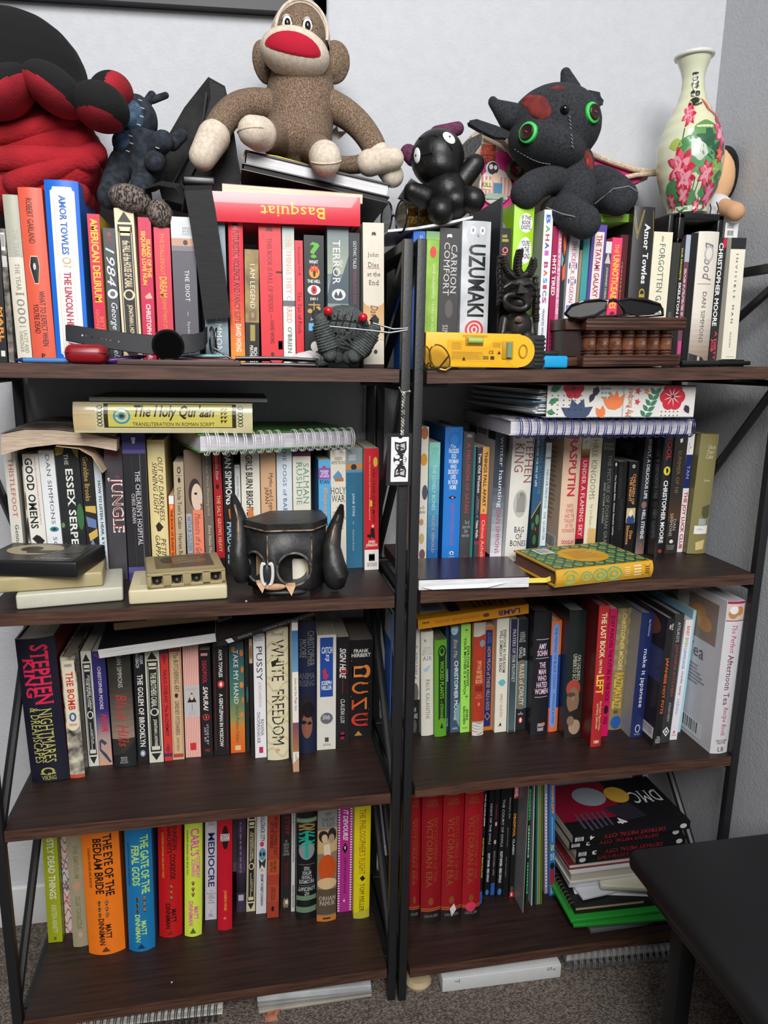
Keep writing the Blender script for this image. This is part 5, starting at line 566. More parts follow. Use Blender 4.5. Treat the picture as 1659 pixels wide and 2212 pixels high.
('h','p',3459,1156,-6563,11.2,244,156,-3.89,'2a78b8','bright blue manga magazine with red and yellow title lettering, MAY 2010',(('t','b','SHONEN JUMP',.15,.02,.85,.28,'d8282c'),('t','','SHONEN JUMP',.25,.03,.75,.27,'f0d040'),('t','','THE WORLDS MOST POPULAR MANGA',.4,.3,.6,.52,'d8e8f4'),('t','b','5',.25,.54,.75,.6,'f0d83a'),('t','b','MAY\n2010',.15,.62,.85,.68,'d8e8f4'),('e',.1,.7,.9,.76,'1a1a20'),('r',.1,.76,.9,.9,'a02838'),('r',.2,.9,.8,.98,'9ab4d8')),{}),
]
for row, kind, x, y, z, t, h, d, lean, base, label, art, o in BOOKS:
    a = math.radians(lean)
    m = Matrix.Translation((x / 1e4, y / 1e4, z / 1e4 + t / 2000 * abs(math.sin(a)) + t / 2000 * dict(b=.0237, d=.0086).get(row, 0) + .0003)) @ Matrix.Rotation(a, 4, 'Y')
    book(m, kind, t / 1000, h / 1000, d / 1000, base, label, art, o, GROUPS[row])
def onsurf(px, py, c, ax, Rm):          # where the sight line through a pixel meets a stuffed ellipsoid, and the outward normal there
    Ri = Rm.inverted(); D = at(px, py, 1) - CAM; o = Ri @ (CAM - c); d = Ri @ D
    o = Vector([o[i] / ax[i] for i in range(3)]); d = Vector([d[i] / ax[i] for i in range(3)])
    A, B, C_ = d.dot(d), 2 * o.dot(d), o.dot(o) - 1; q = B * B - 4 * A * C_; k = (-B - math.sqrt(max(q, 0))) / (2 * A)
    p = CAM + D * k; l = Ri @ (p - c); n = (Rm @ Vector([l[i] / ax[i] ** 2 for i in range(3)])).normalized(); return p, n
def facing(p, n):                        # frame at p whose z looks along n and whose y stays upright
    z = n.normalized(); x = Vector((0, 0, 1)).cross(z).normalized(); y = z.cross(x); return Matrix(((x.x, y.x, z.x, p.x), (x.y, y.y, z.y, p.y), (x.z, y.z, z.z, p.z), (0, 0, 0, 1)))
# ------------------------------------------------------------------ on the wall
def wall_frame():
    t = thing('framed_picture', 'dark framed picture on the wall above the monkey, cut off by the photo edge', 'picture', (-.35, WY - .016, .9))
    zb0, zb1 = .853, .876; x0, x1 = -.62, -.071; K = M('111215', .5)
    sl = lambda x: zb0 + (x - x0) / (x1 - x0) * (zb1 - zb0)
    f = MB()
    def bar(xa, xb, za0, za1, zb0_, zb1_):
        f.prism([(xa, WY - .022, za0), (xb, WY - .022, zb0_), (xb, WY - .022, zb1_), (xa, WY - .022, za1)], (0, .021, 0))
    bar(x0, x1, sl(x0), sl(x0) + .02, sl(x1), sl(x1) + .02); bar(x0, x1, sl(x0) + .38, sl(x0) + .4, sl(x1) + .38, sl(x1) + .4)
    bar(x0, x0 + .02, sl(x0), sl(x0) + .4, sl(x0 + .02), sl(x0) + .4); bar(x1 - .02, x1, sl(x1 - .02), sl(x1) + .4, sl(x1), sl(x1) + .4)
    child(f, 'frame', K, t)
    p = MB(); p.prism([(x0 + .015, WY - .012, sl(x0) + .015), (x1 - .015, WY - .012, sl(x1) + .015), (x1 - .015, WY - .012, sl(x1) + .385), (x0 + .015, WY - .012, sl(x0) + .385)], (0, .008, 0))
    child(p, 'picture_panel', M('n:1e2025:2a2c33:6', .7), t)
wall_frame()

# ------------------------------------------------------------------ plush toys and bags on the left
def octopus():
    Y = .185; s = mpp(Y); c = at(30, 178, Y)
    t = thing('plush_octopus', 'black plush octopus with red undersides, sitting on the red fleece', 'plush toy', at(38, 250, Y))
    h = MB(); h.ell(c, (.1, .088, .09)); h.ell(c + Vector((0, -.008, -.02)), (.106, .084, .045))
    o = child(h, 'head', M('060607', .95, (400, .5, .002)), t); soft(o, .004)
    R = lambda a: Matrix.Rotation(math.radians(a), 3, 'Y')
    blk = M('0a0a0b', .95, (400, .5, .002)); red = M('n:86101e:a01626:40', .9, (400, .4, .0015))
    for px, py, y, rx, rz, ang, d, thr in ((15, 200, .08, 60, 38, -38, (.6, -.2, -.8), .42), (118, 195, .075, 60, 38, 34, (-.5, -.2, -.85), .42), (218, 232, .075, 52, 42, 14, (-.15, -.1, -1), .66), (240, 205, .12, 42, 36, -30, (.85, -.4, .1), .4), (-60, 215, .085, 60, 40, -30, (.2, -.2, -.95), .4)):
        sy = mpp(y); l = MB(); l.ell(at(px, py, y), (rx * sy, .045, rz * sy), 0, R(ang), 72, 52, (Vector(d).normalized(), thr, 1))
        child(l, 'tentacle', [blk, red], t)
octopus()
def fleece():
    Y = .17; t = MB(); red = M('n:8d0e1a:a61523:18', .95, (240, .5, .003))
    a = at(-180, 418, .09)
    lay = [((-150, 405), (160, 428), .03, .058), ((-150, 360), (168, 372), .035, .054), ((-150, 318), (172, 322), .033, .052), ((-150, 294), (155, 288), .027, .05)]
    for (p0, p1, r, dep) in lay:
        P0, P1 = at(*p0, .165), at(*p1, .165)
        for y in (-.035, 0, .04): cap(t, P0 + Vector((0, y, 0)), r, P1 + Vector((0, y, 0)), r * .95, n=18)
    for p0, p1, r in (((-150, 345), (190, 345), .016), ((30, 395), (208, 330), .014), ((-40, 300), (150, 262), .013)):   # rolled hems
        cap(t, at(*p0, .1), r, at(*p1, .11), r)
    o = t.build('folded_fleece', red, None, (-.5, .165, .565)); tag(o, 'heap of folded bright red fleece under the black octopus', 'blanket')
fleece()
def denim_doll():
    t = thing('denim_doll', 'dark denim patchwork doll slumped against the black bag', 'plush toy', at(290, 440, .15))
    D = M('n:15181f:2b323d:120', .95, (600, .6, .0015)); L = M('n:2c4054:46617a:120', .95, (600, .6, .0015)); TH = M('c9ccb4', .8)
    S = mpp(.14); V = lambda px, py, y=.14: at(px, py, y)
    b = MB(); b.ell(V(298, 330), (45 * S, .03, 55 * S), 0, Matrix.Rotation(.4, 3, 'Y')); b.ell(V(318, 375), (34 * S, .03, 34 * S))
    soft(child(b, 'torso', D, t))
    h = MB(); h.ell(V(296, 250), (33 * S, .027, 38 * S), 0, Matrix.Rotation(-.2, 3, 'Y')); h.ell(V(318, 262), (20 * S, .025, 32 * S)); soft(child(h, 'head', D, t))
    p = MB(); p.ell(V(287, 252, .128), (27 * S, .02, 30 * S)); child(p, 'face_patch', L, t)
    p = MB(); p.ell(V(268, 308, .125), (22 * S, .016, 22 * S)); child(p, 'chest_patch', L, t)
    for (a, b_, r0, r1) in (((318, 222), (328, 206), 9, 8), ((330, 216), (358, 206), 7, 6)):
        e = MB(); cap(e, V(*a), r0 * S, V(*b_), r1 * S); child(e, 'ear', D, t)
    for (a, b_, r0, r1, y) in (((330, 320), (352, 305), 24, 20, .115), ((335, 345), (333, 352), 22, 18, .105), ((372, 310), (392, 292), 14, 12, .14)):
        e = MB(); cap(e, V(*a, .13), r0 * S, V(*b_, y), r1 * S); child(e, 'arm', D, t)
    e = MB(); cap(e, V(262, 350, .13), 23 * S, V(238, 425, .11), 24 * S); child(e, 'leg', D, t)
    e = MB(); cap(e, V(310, 385, .12), 22 * S, V(300, 415, .1), 20 * S); child(e, 'leg', D, t)
    st = MB()
    for (x, y) in ((303, 215), (308, 232), (306, 250), (300, 268), (282, 292), (284, 308), (276, 325), (340, 318)): st.tube([V(x - 4, y, .106), V(x + 4, y + 3, .106)], .0006, 5)
    child(st, 'stitching', TH, t)
    for (cx, cy, rx, rz, a) in ((282, 432, 40, 27, .25), (346, 465, 24, 28, -.3)):
        f = MB(); f.ell(V(cx, cy, .09), (rx * S, .026, rz * S), 0, Matrix.Rotation(a, 3, 'Y')); child(f, 'foot', M('k:2c2420:857a72:420', .95, (700, .6, .0015)), t, 'brown marled knit foot')
denim_doll()
def sling_bag():
    t = thing('sling_bag', 'black fabric sling bag propped on end behind the books, strap hanging in front', 'bag', at(420, 440, .18))
    F = M('n:0c0c0d:242424:30', .85, (300, .5, .002)); W_ = M('w:0c0c0d:1d1d20:900', .75)
    ol = [(450, 166), (486, 186), (500, 245), (512, 330), (505, 440), (430, 450), (350, 430), (338, 385), (352, 312), (398, 232)]
    b = MB(); b.prism([at(x, y, .19) for x, y in ol], (0, .07, 0)); o = child(b, 'body', F, t)
    m = o.modifiers.new('b', 'BEVEL'); m.width = .012; m.segments = 4; m.limit_method = 'ANGLE'
    p = MB(); p.prism([at(x, y, .183) for x, y in [(452, 172), (484, 190), (496, 245), (470, 268), (398, 408), (386, 402), (428, 300), (455, 215)]], (0, .01, 0)); child(p, 'webbing_panel', W_, t)
    z = MB(); z.tube([at(x, y, .182) for x, y in [(446, 200), (440, 250), (424, 300), (398, 350), (372, 398)]], .002, 8); child(z, 'zipper', M('2e2e31', .5), t)
    k = MB(); pts = [at(432, 392, .085), at(428, 412, .067), at(436, 455, .066), at(446, 520, .066), at(457, 590, .066), at(470, 688, .066)]
    k.ribbon(pts, Vector((.036, 0, .004)), .0018); child(k, 'hanging_strap', W_, t)
    k = MB(); k.ribbon([at(x, y, yy) for x, y, yy in ((322, 438, .1), (318, 405, .09), (345, 395, .085), (385, 402, .085), (402, 425, .09), (398, 452, .1))], Vector((.004, .036, .012)), .0018); child(k, 'strap_loop', W_, t)
    k = MB(); a = at(430, 392, .08); k.box(a - Vector((.022, .006, .006)), a + Vector((.022, .006, .006)), bev=.003); child(k, 'buckle', M('0d0d0e', .3), t)
    k = MB(); k.ribbon([at(x, y, .155) for x, y in ((470, 275), (480, 330), (492, 390), (478, 440))], Vector((.04, 0, .01)), .0018); child(k, 'back_strap', W_, t)
sling_bag()

# ------------------------------------------------------------------ the flat stack under the monkey
lie(at(457, 445, .068), at(778, 458, .068), .0385, .2, 'h', 'd8203a', 'glossy red hardcover lying flat across the top-shelf books, yellow lettering upside down', [('t', 's', 'Basquiat', .28, .24, .8, .68, 'f0d040')], dict(gloss=1, bulge=.02), group=None)
lie(at(480, 407, .08), at(783, 430, .08), .0135, .15, 'p', '7a4430', 'thin brown leather journal with cream pages lying on the glossy red book', [], dict(page='efe6cc'), fore=True, name='journal')
lie(at(522, 358.5, .095), at(841, 432, .095), .009, .15, 'h', '131315', 'black hardcover notebook with grey page edges, lower of the two tilted under the monkey', [], dict(page='2a2a2c'), fore=True, pitch=-.05, name='notebook')
nb = lie(at(528, 339, .1), at(842, 412, .1), .0195, .15, 'h', '161618', 'black notebook with bright white pages and gold cord, right under the seated monkey', [], dict(page='e8e9ee'), fore=True, name='notebook')
g = MB()
for i in range(5):
    g.ribbon([at(524, 343, .098), at(529, 326 + i * 1.5, .1 + i * .003), at(600, 338 + i * 2, .105 + i * .006), at(670, 357 + i * 2, .11 + i * .004)], Vector((0, .0016, 0)), .0009)
inv = nb.matrix_world.inverted(); g.v = [inv @ v for v in g.v]
gm = bpy.data.meshes.new('gold_cord'); gm.from_pydata(g.v, [], g.f); gm.materials.append(M('d8b83c', .25, metal=.7)); go = bpy.data.objects.new('gold_cord', gm); COL.objects.link(go); go.parent = nb

def monkey():
    t = thing('sock_monkey', 'brown and cream knitted sock monkey with a big red mouth, sitting on the black notebooks', 'plush toy', at(650, 345, .16))
    BR = M('k:54402f:937d69:1000', .95, (900, .6, .0015)); CRM = M('n:c4b5a2:d6cab9:200', .95, (700, .35, .001))
    Y = .19; S = mpp(Y); V = lambda px, py, y=Y: at(px, py, y); RY = lambda a: Matrix.Rotation(math.radians(a), 3, 'Y')
    b = MB(); cap(b, V(650, 205), 68 * S, V(645, 300, .175), 66 * S, n=24); b.ell(V(640, 300, .165), (66 * S, .05, 48 * S)); cap(b, V(652, 150), 60 * S, V(652, 215), 66 * S, n=24)
    soft(child(b, 'torso', BR, t), .003, 4)
    h = MB(); h.ell(V(647, 91), (56 * S, .056, 60 * S), 0, RY(4)); h.ell(V(645, 128), (60 * S, .05, 34 * S)); soft(child(h, 'head', BR, t), .003, 4)
    c = MB(); cc = V(648, 90, .196); na, nt = 40, 14; R4 = RY(4)
    for rr in (1.03, .97):
        g = [[cc + R4 @ Vector((math.sin(q) * math.cos(a_) * 57 * S * rr, -math.cos(q) * .06 * rr, math.sin(q) * math.sin(a_) * 64 * S * rr)) for q in [math.radians(56 + 90 * j / nt) for j in range(nt + 1)]] for a_ in [math.radians(-8 + 196 * i / na) for i in range(na + 1)]]
        c.add([p for r_ in g for p in r_], [(i * (nt + 1) + j, i * (nt + 1) + j + 1, (i + 1) * (nt + 1) + j + 1, (i + 1) * (nt + 1) + j) for i in range(na) for j in range(nt)], 0, True)
        c.tube([r_[0] for r_ in g], .0025, 8)
    child(c, 'cap', CRM, t)
    z = MB(); z.ell(V(637, 116, .15), (66 * S, .04, 43 * S), 0, RY(8), 28, 20); mz = child(z, 'muzzle', CRM, t)
    l = MB(); n = 28; lp = []
    zc, R8 = V(637, 116, .15), RY(8); ax = (66 * S, .04, 43 * S)
    def onmuz(u, w, e):
        u = max(-.96, min(.96, u)); w = max(-.96, min(.96, w)); yy = max(1 - u * u - w * w, .02); return zc + R8 @ Vector((u * ax[0], -math.sqrt(yy) * ax[1] - e, w * ax[2]))
    ring = [[onmuz((-.08 + .78 * k / 8 * math.cos(a)), (-.13 + .56 * k / 8 * (abs(math.sin(a)) ** 1.1 * (1 if math.sin(a) > 0 else -.62))), .0018 if k < 8 else .0003) for a in [2 * math.pi * i / n for i in range(n)]] for k in range(1, 9)]
    vs = [onmuz(-.08, -.13, .0018)] + [p for r in ring for p in r]
    fs = [(0, 1 + i, 1 + (i + 1) % n) for i in range(n)] + [(1 + k * n + i, 1 + (k + 1) * n + i, 1 + (k + 1) * n + (i + 1) % n, 1 + k * n + (i + 1) % n) for k in range(7) for i in range(n)]
    l.add(vs, fs, 0, True); child(l, 'mouth', M('b4062b', .9, (700, .5, .001)), mz)
    for px, py in ((620, 47), (664, 53)):
        e = MB(); e.ell(V(px, py, .136), (10 * S, .004, 13 * S)); eo = child(e, 'eye', M('ece6d8', .4), t)
        k = MB(); k.ell(V(px + 1, py + 2, .1325), (5.5 * S, .003, 8 * S)); child(k, 'pupil', M('1a1314', .2), eo)
        r = MB(); pts = [V(px + 11 * math.cos(a), py - 14 * math.sin(a), .134) for a in [math.pi * i / 8 for i in range(9)]]; r.tube(pts, .0008, 6); child(r, 'brow_stitch', M('2a201c', .8), eo)
    for px, py, a, w in ((572, 135, -12, 24), (722, 135, 8, 32)):
        e = MB(); e.ell(V(px, py, .2), (w * S, .012, 41 * S), 0, RY(a)); e.ell(V(px, py, .193), (w * .6 * S, .01, 28 * S), 0, RY(a)); soft(child(e, 'ear', BR, t), .0025, 3)
    def limb(a, b_, c_, r0, r1, hand0, hand1, hr0, hr1, nm, hn):
        m = MB(); cap(m, a, r0, b_, r1, n=20, bend=c_, k=12); k = child(m, nm, BR, t)
        m = MB(); cap(m, hand0, hr0, hand1, hr1, n=20, k=6); hh = child(m, hn, CRM, k)
        if hn == 'foot':
            d_ = (hand1 - hand0).normalized(); x_ = Vector((1, 0, .12)); x_ = (x_ - x_.dot(d_) * d_).normalized(); m = MB()
            m.tube([hand1 + hr1 * 1.0 * (math.sin(q) * x_ + math.cos(q) * d_) for q in [-1.3 + 2.6 * i / 16 for i in range(17)]], .0011, 6); child(m, 'toe_seam', CRM, hh)
    limb(V(592, 232, .18), V(466, 290, .12), V(500, 205, .16), 30 * S, 25 * S, V(462, 296, .118), V(438, 338, .11), 30 * S, 25 * S, 'arm', 'hand')
    limb(V(705, 225, .18), V(808, 318, .15), V(775, 250, .17), 30 * S, 24 * S, V(815, 330, .148), V(848, 380, .13), 24 * S, 22 * S, 'arm', 'hand')
    limb(V(605, 312, .16), V(575, 295, .1), V(590, 292, .12), 32 * S, 26 * S, V(562, 290, .09), V(546, 284, .075), 30 * S, 27 * S, 'leg', 'foot')
    limb(V(672, 325, .15), V(698, 336, .09), V(690, 322, .11), 30 * S, 26 * S, V(702, 340, .085), V(704, 346, .07), 30 * S, 28 * S, 'leg', 'foot')
    limb(V(690, 338, .19), V(786, 352, .13), V(740, 366, .15), 15 * S, 17 * S, V(798, 352, .125), V(850, 343, .11), 25 * S, 20 * S, 'tail', 'tail_tip')
    g = MB(); g.prism([V(708, 290, .2), V(728, 272, .2), (V(731, 284, .2)), V(752, 283, .2), V(728, 305, .2)], (0, .001, 0)); child(g, 'care_tag', M('e6e4d4', .6), t)
monkey()

# ------------------------------------------------------------------ plush toys, tote and vase on the right
def leather_plush():
    t = thing('leather_plush', 'shiny black leather plush creature with white button eyes and patterned fabric ears', 'plush toy', at(955, 475, .13))
    LE = M('0b0b0c', .45, (260, .35, .0012)); PA = M('v:17182c:7a2e58:300', .8)
    Y = .13; S = mpp(Y); V = lambda px, py, y=Y: at(px, py, y); RY = lambda a: Matrix.Rotation(math.radians(a), 3, 'Y')
    h = MB(); h.ell(V(945, 342), (56 * S, .045, 56 * S), 0, RY(10)); h.ell(V(946, 365, .125), (48 * S, .04, 36 * S)); hd = soft(child(h, 'head', LE, t))
    sm = MB()
    for pts in ([(905, 300), (940, 292), (975, 318), (985, 360)], [(938, 290), (932, 330), (936, 380)], [(888, 345), (912, 335), (932, 330)], [(915, 352), (930, 366)]):
        sm.tube([onsurf(x, y, V(945, 342), (56 * S, .045, 56 * S), RY(10))[0] + Vector((0, -.0006, 0)) for x, y in pts], .0013, 6)
    child(sm, 'seam', M('08080a', .5), hd)
    for px, py, y, w in ((970, 298, .09, 12), (901, 336, .088, 10)):
        p, n_ = onsurf(px, py, V(945, 342), (56 * S, .045, 56 * S), RY(10)); F = facing(p, n_); e = MB(); e.ell(p, (w * S, 15 * S, .0025), 0, F.to_3x3() @ Matrix.Rotation(.6 if px > 930 else 0, 3, 'Z')); k = child(e, 'eye', M('e4e6e8', .35), hd)
        d = MB(); d.ell(p + n_ * .0026, (2 * S, 2.4 * S, .0006), 0, F.to_3x3()); child(d, 'pupil', M('18181a', .3), k)
    for a, b_, r0, r1 in (((945, 290), (988, 278), 17, 14), ((893, 338), (882, 330), 20, 17)):
        e = MB(); cap(e, V(*a, .15), r0 * S, V(*b_, .15), r1 * S); child(e, 'horn', PA, t, 'horn of purple patterned fabric')
    e = MB(); e.prism([V(x, y, .125) for x, y in ((988, 322), (1010, 302), (1042, 286), (1040, 312), (1022, 336), (1000, 343))], (0, .012, 0)); o = child(e, 'ear', LE, t); m = o.modifiers.new('b', 'BEVEL'); m.width = .005; m.segments = 3
    b = MB(); b.ell(V(962, 418, .12), (46 * S, .04, 46 * S)); b.ell(V(975, 440, .11), (40 * S, .04, 34 * S)); soft(child(b, 'body', LE, t))
    for a, b_, r0, r1 in (((995, 395), (1026, 355), 22, 20), ((915, 425), (890, 412), 24, 17)):
        e = MB(); cap(e, V(*a, .11), r0 * S, V(*b_, .105), r1 * S); child(e, 'arm', LE, t)
    e = MB(); e.prism([V(x, y, .12) for x, y in ((862, 426), (888, 385), (915, 402), (905, 440))], (0, .012, 0)); o = child(e, 'wing', LE, t); m = o.modifiers.new('b', 'BEVEL'); m.width = .005; m.segments = 3
    for a, b_, r0, r1 in (((1000, 430), (1022, 432), 28, 25), ((955, 450), (952, 456), 30, 27)):
        e = MB(); cap(e, V(*a, .105), r0 * S, V(*b_, .08), r1 * S); child(e, 'leg', LE, t)
leather_plush()
def gold_purse():
    t = thing('gold_purse', 'small crumpled purse embossed in dark gold, tucked behind the black leather plush', 'purse', at(900, 490, .13))
    b = MB(); b.ell(at(903, 462, .18), (.034, .022, .026)); b.ell(at(925, 470, .18), (.022, .02, .02)); b.ell(at(880, 470, .18), (.02, .02, .018))
    soft(child(b, 'pouch', M('v:3a2810:a8823a:110', .3, (160, .9, .003), metal=.75), t))
    r = MB(); r.tube([at(x, y, .154) for x, y in ((868, 452), (890, 442), (915, 441), (936, 450))], .0022, 8); child(r, 'clasp_bar', M('b08d45', .25, metal=.9), t)
gold_purse()
def eyeglasses(label, front, lens_r, Y, col, arms, lensmat, cat='glasses', th=.0014, squash=.8, tilt=0):
    c0, c1 = Vector(front[0]), Vector(front[1]); t = thing('eyeglasses', label, cat, (c0 + c1) / 2 - Vector((0, 0, lens_r * squash)))
    ax = (c1 - c0).normalized(); up = Vector((0, math.sin(tilt), math.cos(tilt))); up = (up - up.dot(ax) * ax).normalized(); nrm = ax.cross(up)
    for c in (c0, c1):
        ring = [c + ax * lens_r * math.cos(a) + up * lens_r * squash * math.sin(a) for a in [2 * math.pi * i / 28 for i in range(28)]]
        m = MB(); m.tube(ring, th, 8, closed=True); f = child(m, 'rim', col, t)
        l = MB(); l.prism(ring, nrm * .001); child(l, 'lens', lensmat, f)
    m = MB(); g = c0 + ax * lens_r; h = c1 - ax * lens_r; m.tube([g, (g + h) / 2 + up * .003, h], th, 8); child(m, 'bridge', col, t)
    for a in arms: m = MB(); m.tube(a, th, 8); child(m, 'temple', col, t)
    return t
GL = M('c8d4d8', .05, trans=.9, alpha=.45)
g0, g1 = at(868, 470, .095), at(836, 472, .15)
eyeglasses('black rimmed glasses perched on edge between the monkey and the leather plush', (at(867, 468, .085), at(835, 470, .14)), .021, .1, M('121214', .25), [[at(880, 440, .08), at(905, 448, .06), at(903, 488, .06)]], GL, squash=1.05)
def magazine_flat():
    pts = [at(838, 496, .08), at(900, 490, .08), at(970, 478, .08), at(1022, 466, .08)]
    m = MB()
    lo = pts + [p - Vector((0, 0, .0035)) for p in pts[::-1]]
    m.prism(lo, (0, .16, 0), 0, 1); o = m.build('magazine', [M('d8dade', .5), M('e4e6ea', .4)], None, pts[1])
    tag(o, 'thin white magazine bowed over the books under the leather plush', 'magazine')
magazine_flat()
def tote():
    t = thing('tote_bag', 'pink and canvas tote bag covered in badges, behind the denim dragon', 'bag', at(1130, 440, .22))
    ol = [(1018, 290), (1045, 270), (1110, 300), (1290, 335), (1405, 368), (1398, 388), (1330, 420), (1250, 455), (1120, 462), (1030, 455), (1040, 400)]
    b = MB(); b.prism([at(x, y, .225) for x, y in ol], (0, .05, 0)); o = child(b, 'body', M('n:b0a08c:c9baa4:30', .9, (500, .5, .0015)), t); m = o.modifiers.new('b', 'BEVEL'); m.width = .01; m.segments = 3; m.limit_method = 'ANGLE'
    b = MB(); b.prism([at(x, y, .218) for x, y in ((1040, 345), (1080, 325), (1120, 335), (1150, 360), (1145, 400), (1120, 455), (1034, 460), (1045, 400))], (0, .012, 0)); child(b, 'pink_flap', M('e0388c', .8), t)
    b = MB(); b.prism([at(x, y, .218) for x, y in ((1285, 340), (1400, 370), (1380, 392), (1340, 412), (1280, 395))], (0, .012, 0)); child(b, 'pink_lining', M('d0287a', .8), t)
    r = MB(); r.tube([at(x, y, .212) for x, y in ((1275, 332), (1320, 350), (1370, 366), (1415, 372))], .0045, 8); child(r, 'rope_handle', M('n:b59c84:d4c2ac:300', .9), t)
    for q_ in (((1330, 388), (1375, 378), (1418, 375)), ((1045, 285), (1085, 305), (1110, 340), (1125, 370))):
        r = MB(); r.tube([at(x, y, .21) for x, y in q_], .004, 8); child(r, 'rope_handle', M('n:b59c84:d4c2ac:300', .9), t)
    S = mpp(.21)
    mats = [M('d94a30', .6)]; p = MB(); c = at(1055, 330, .214)
    print_on(p, mats, [('r', .1, .1, .9, .9, '7a2a1c'), ('h', 'b', 'THE\nLAST\nPODCAST\non the\nLEFT', .05, .02, .95, .98, 'e2502c')], lambda u, v, e: c + Vector(((u - .5) * 40 * S, -e, (.5 - v) * 40 * S))); child(p, 'red_lettered_patch', mats, t)
    def badge(px, py, r, art, base, nm, lab=None):
        cc = at(px, py, .212); m = MB(); mats = [M(base, .3)]
        m.lathe([(r * S, -.003), (r * S * .97, 0), (r * S * .7, .002), (0.0005, .0025)], 28, 0, Matrix.Translation(cc) @ Matrix.Rotation(math.pi / 2, 4, 'X'))
        print_on(m, mats, art, lambda u, v, e: cc + Vector(((u - .5) * 2 * r * S, -.0028 - e, (.5 - v) * 2 * r * S))); child(m, nm, mats, t, lab)
    badge(1071, 403, 37, [('s', .05, .25, .95, .75, 'd88a84', 8), ('r', .1, .35, .35, .6, 'e8dcae'), ('h', 'b', 'KILL', .06, .42, .36, .54, '5a5a40'), ('e', .35, .15, .6, .42, 'e8c8b0'), ('r', .42, .42, .68, .68, '4a86a8'), ('r', .2, .7, .8, .85, '9ab0a0')], 'd9cfc8', 'badge', 'round badge reading KILL')
    badge(1064, 364, 15, [('e', .1, .1, .9, .9, '1a1a1c'), ('e', .2, .25, .5, .6, 'ececec'), ('e', .55, .3, .8, .6, 'ececec')], 'e4e4e6', 'badge')
    badge(1128, 388, 17, [('h', '', 'r', .4, .3, .6, .6, '8a8a8c')], 'dcdce0', 'badge')
    r = MB(); cc = at(1115, 368, .208); r.tube([cc + Vector((16 * S * math.cos(a), 0, 14 * S * math.sin(a))) for a in [2 * math.pi * i / 20 for i in range(20)]], .0045, 8, closed=True); child(r, 'olive_ring', M('n:4a4628:7a6a4a:80', .6), t)
tote()
def dragon():
    t = thing('denim_dragon', 'large charcoal denim dragon plush with green ringed button eyes and rusty red patches', 'plush toy', at(1240, 480, .13))
    D = M('n:1c1e22:303338:300', .95, (700, .7, .0016)); RD = M('n:5e1c18:7e2a22:60', .9, (500, .5, .0015))
    Y = .14; S = mpp(Y, 1200, 350); V = lambda px, py, y=Y: at(px, py, y); RY = lambda a: Matrix.Rotation(math.radians(a), 3, 'Y')
    h = MB(); h.ell(V(1197, 274, .15), (97 * S, .066, 78 * S), 0, RY(-10)); h.ell(V(1180, 320, .14), (80 * S, .06, 48 * S), 0, RY(16)); hd = soft(child(h, 'head', D, t), .003, 8)
    def tri(pts, y, d=.02, nm='ear', bw=.008):
        e = MB(); e.prism([V(x, q, y) for x, q in pts], (0, d, 0)); o = child(e, nm, D, t); m = o.modifiers.new('b', 'BEVEL'); m.width = bw; m.segments = 4
    e = MB(); cap(e, V(1100, 250, .15), 27 * S, V(1066, 224, .15), 10 * S, n=16); e.ell(V(1064, 220, .15), (9 * S, .008, 11 * S)); soft(child(e, 'horn', D, t), .0025, 3)
    e = MB(); cap(e, V(1232, 195, .15), 22 * S, V(1222, 158, .15), 11 * S, n=16); soft(child(e, 'horn', D, t), .0025, 3)
    tri([(1014, 260), (1030, 257), (1075, 272), (1102, 285), (1098, 298), (1070, 296), (1040, 282), (1016, 268)], .14, .012, 'ear', .004)
    tri([(1255, 205), (1272, 194), (1296, 199), (1298, 210), (1304, 216), (1302, 228), (1280, 224), (1268, 232)], .145, .012, 'ear', .004)
    hc, hax, hR = V(1197, 274, .15), (97 * S, .066, 78 * S), RY(-10)
    def hs(px, py):
        c = [onsurf(px, py, hc, hax, hR), onsurf(px, py, V(1180, 320, .14), (80 * S, .06, 48 * S), RY(16))]
        ok = [q for q, hit in zip(c, (True, ((px - 1180) / 80) ** 2 + ((py - 318) / 46) ** 2 < .9)) if hit]
        return min(ok, key=lambda q: (q[0] - CAM).length)
    def onhead(px, py, rx, rz, a, nm, mt, lift=0):
        p, n_ = hs(px, py); F = facing(p + n_ * (lift - .003), n_); e = MB(); e.ell(p + n_ * (lift - .0035), (rx * S, rz * S, .0055), 0, F.to_3x3() @ Matrix.Rotation(-a, 3, 'Z')); return child(e, nm, mt, hd)
    onhead(1146, 217, 24, 15, .3, 'red_patch', RD); onhead(1162, 228, 26, 20, .9, 'red_patch', RD); onhead(1174, 240, 15, 17, 0, 'red_patch', RD); onhead(1206, 188, 15, 6, 0, 'red_patch', RD); onhead(1141, 214, 11, 4, -.5, 'scar', M('8e1c1c', .7), .003)
    def button(px, py, r):
        p, n_ = hs(px, py); T = facing(p - n_ * .001, n_)
        m = MB(); m.lathe([(r * S, -.004), (r * S, .002), (r * S * .92, .003), (.0005, .003)], 28, 0, T); g = child(m, 'eye', M('3fce5a', .5), hd)
        m = MB(); m.lathe([(r * .76 * S, .002), (r * .76 * S, .005), (r * .68 * S, .0062), (r * .5 * S, .0052), (.0005, .0052)], 28, 0, T); b = child(m, 'button', M('2a1614', .45), g)
        m = MB(); q = T @ Vector((0, 0, .0058)); m.tube([q + Vector((-.002, 0, .001)), q + Vector((.002, 0, -.001))], .0008, 6); child(m, 'thread', M('c8402c', .7), b)
    button(1140, 286, 19); button(1281, 243, 19)
    m = MB(); m.ell(hs(1220, 236)[0], 9 * S); child(m, 'nose', M('0c0c0e', .12), hd)
    st = MB(); 
    for k in range(9): p, n_ = hs(1228 + k * .8, 250 + k * 8); st.tube([p + n_ * .0005, p + n_ * .0005 + Vector((.003, 0, -.003))], .0008, 5)
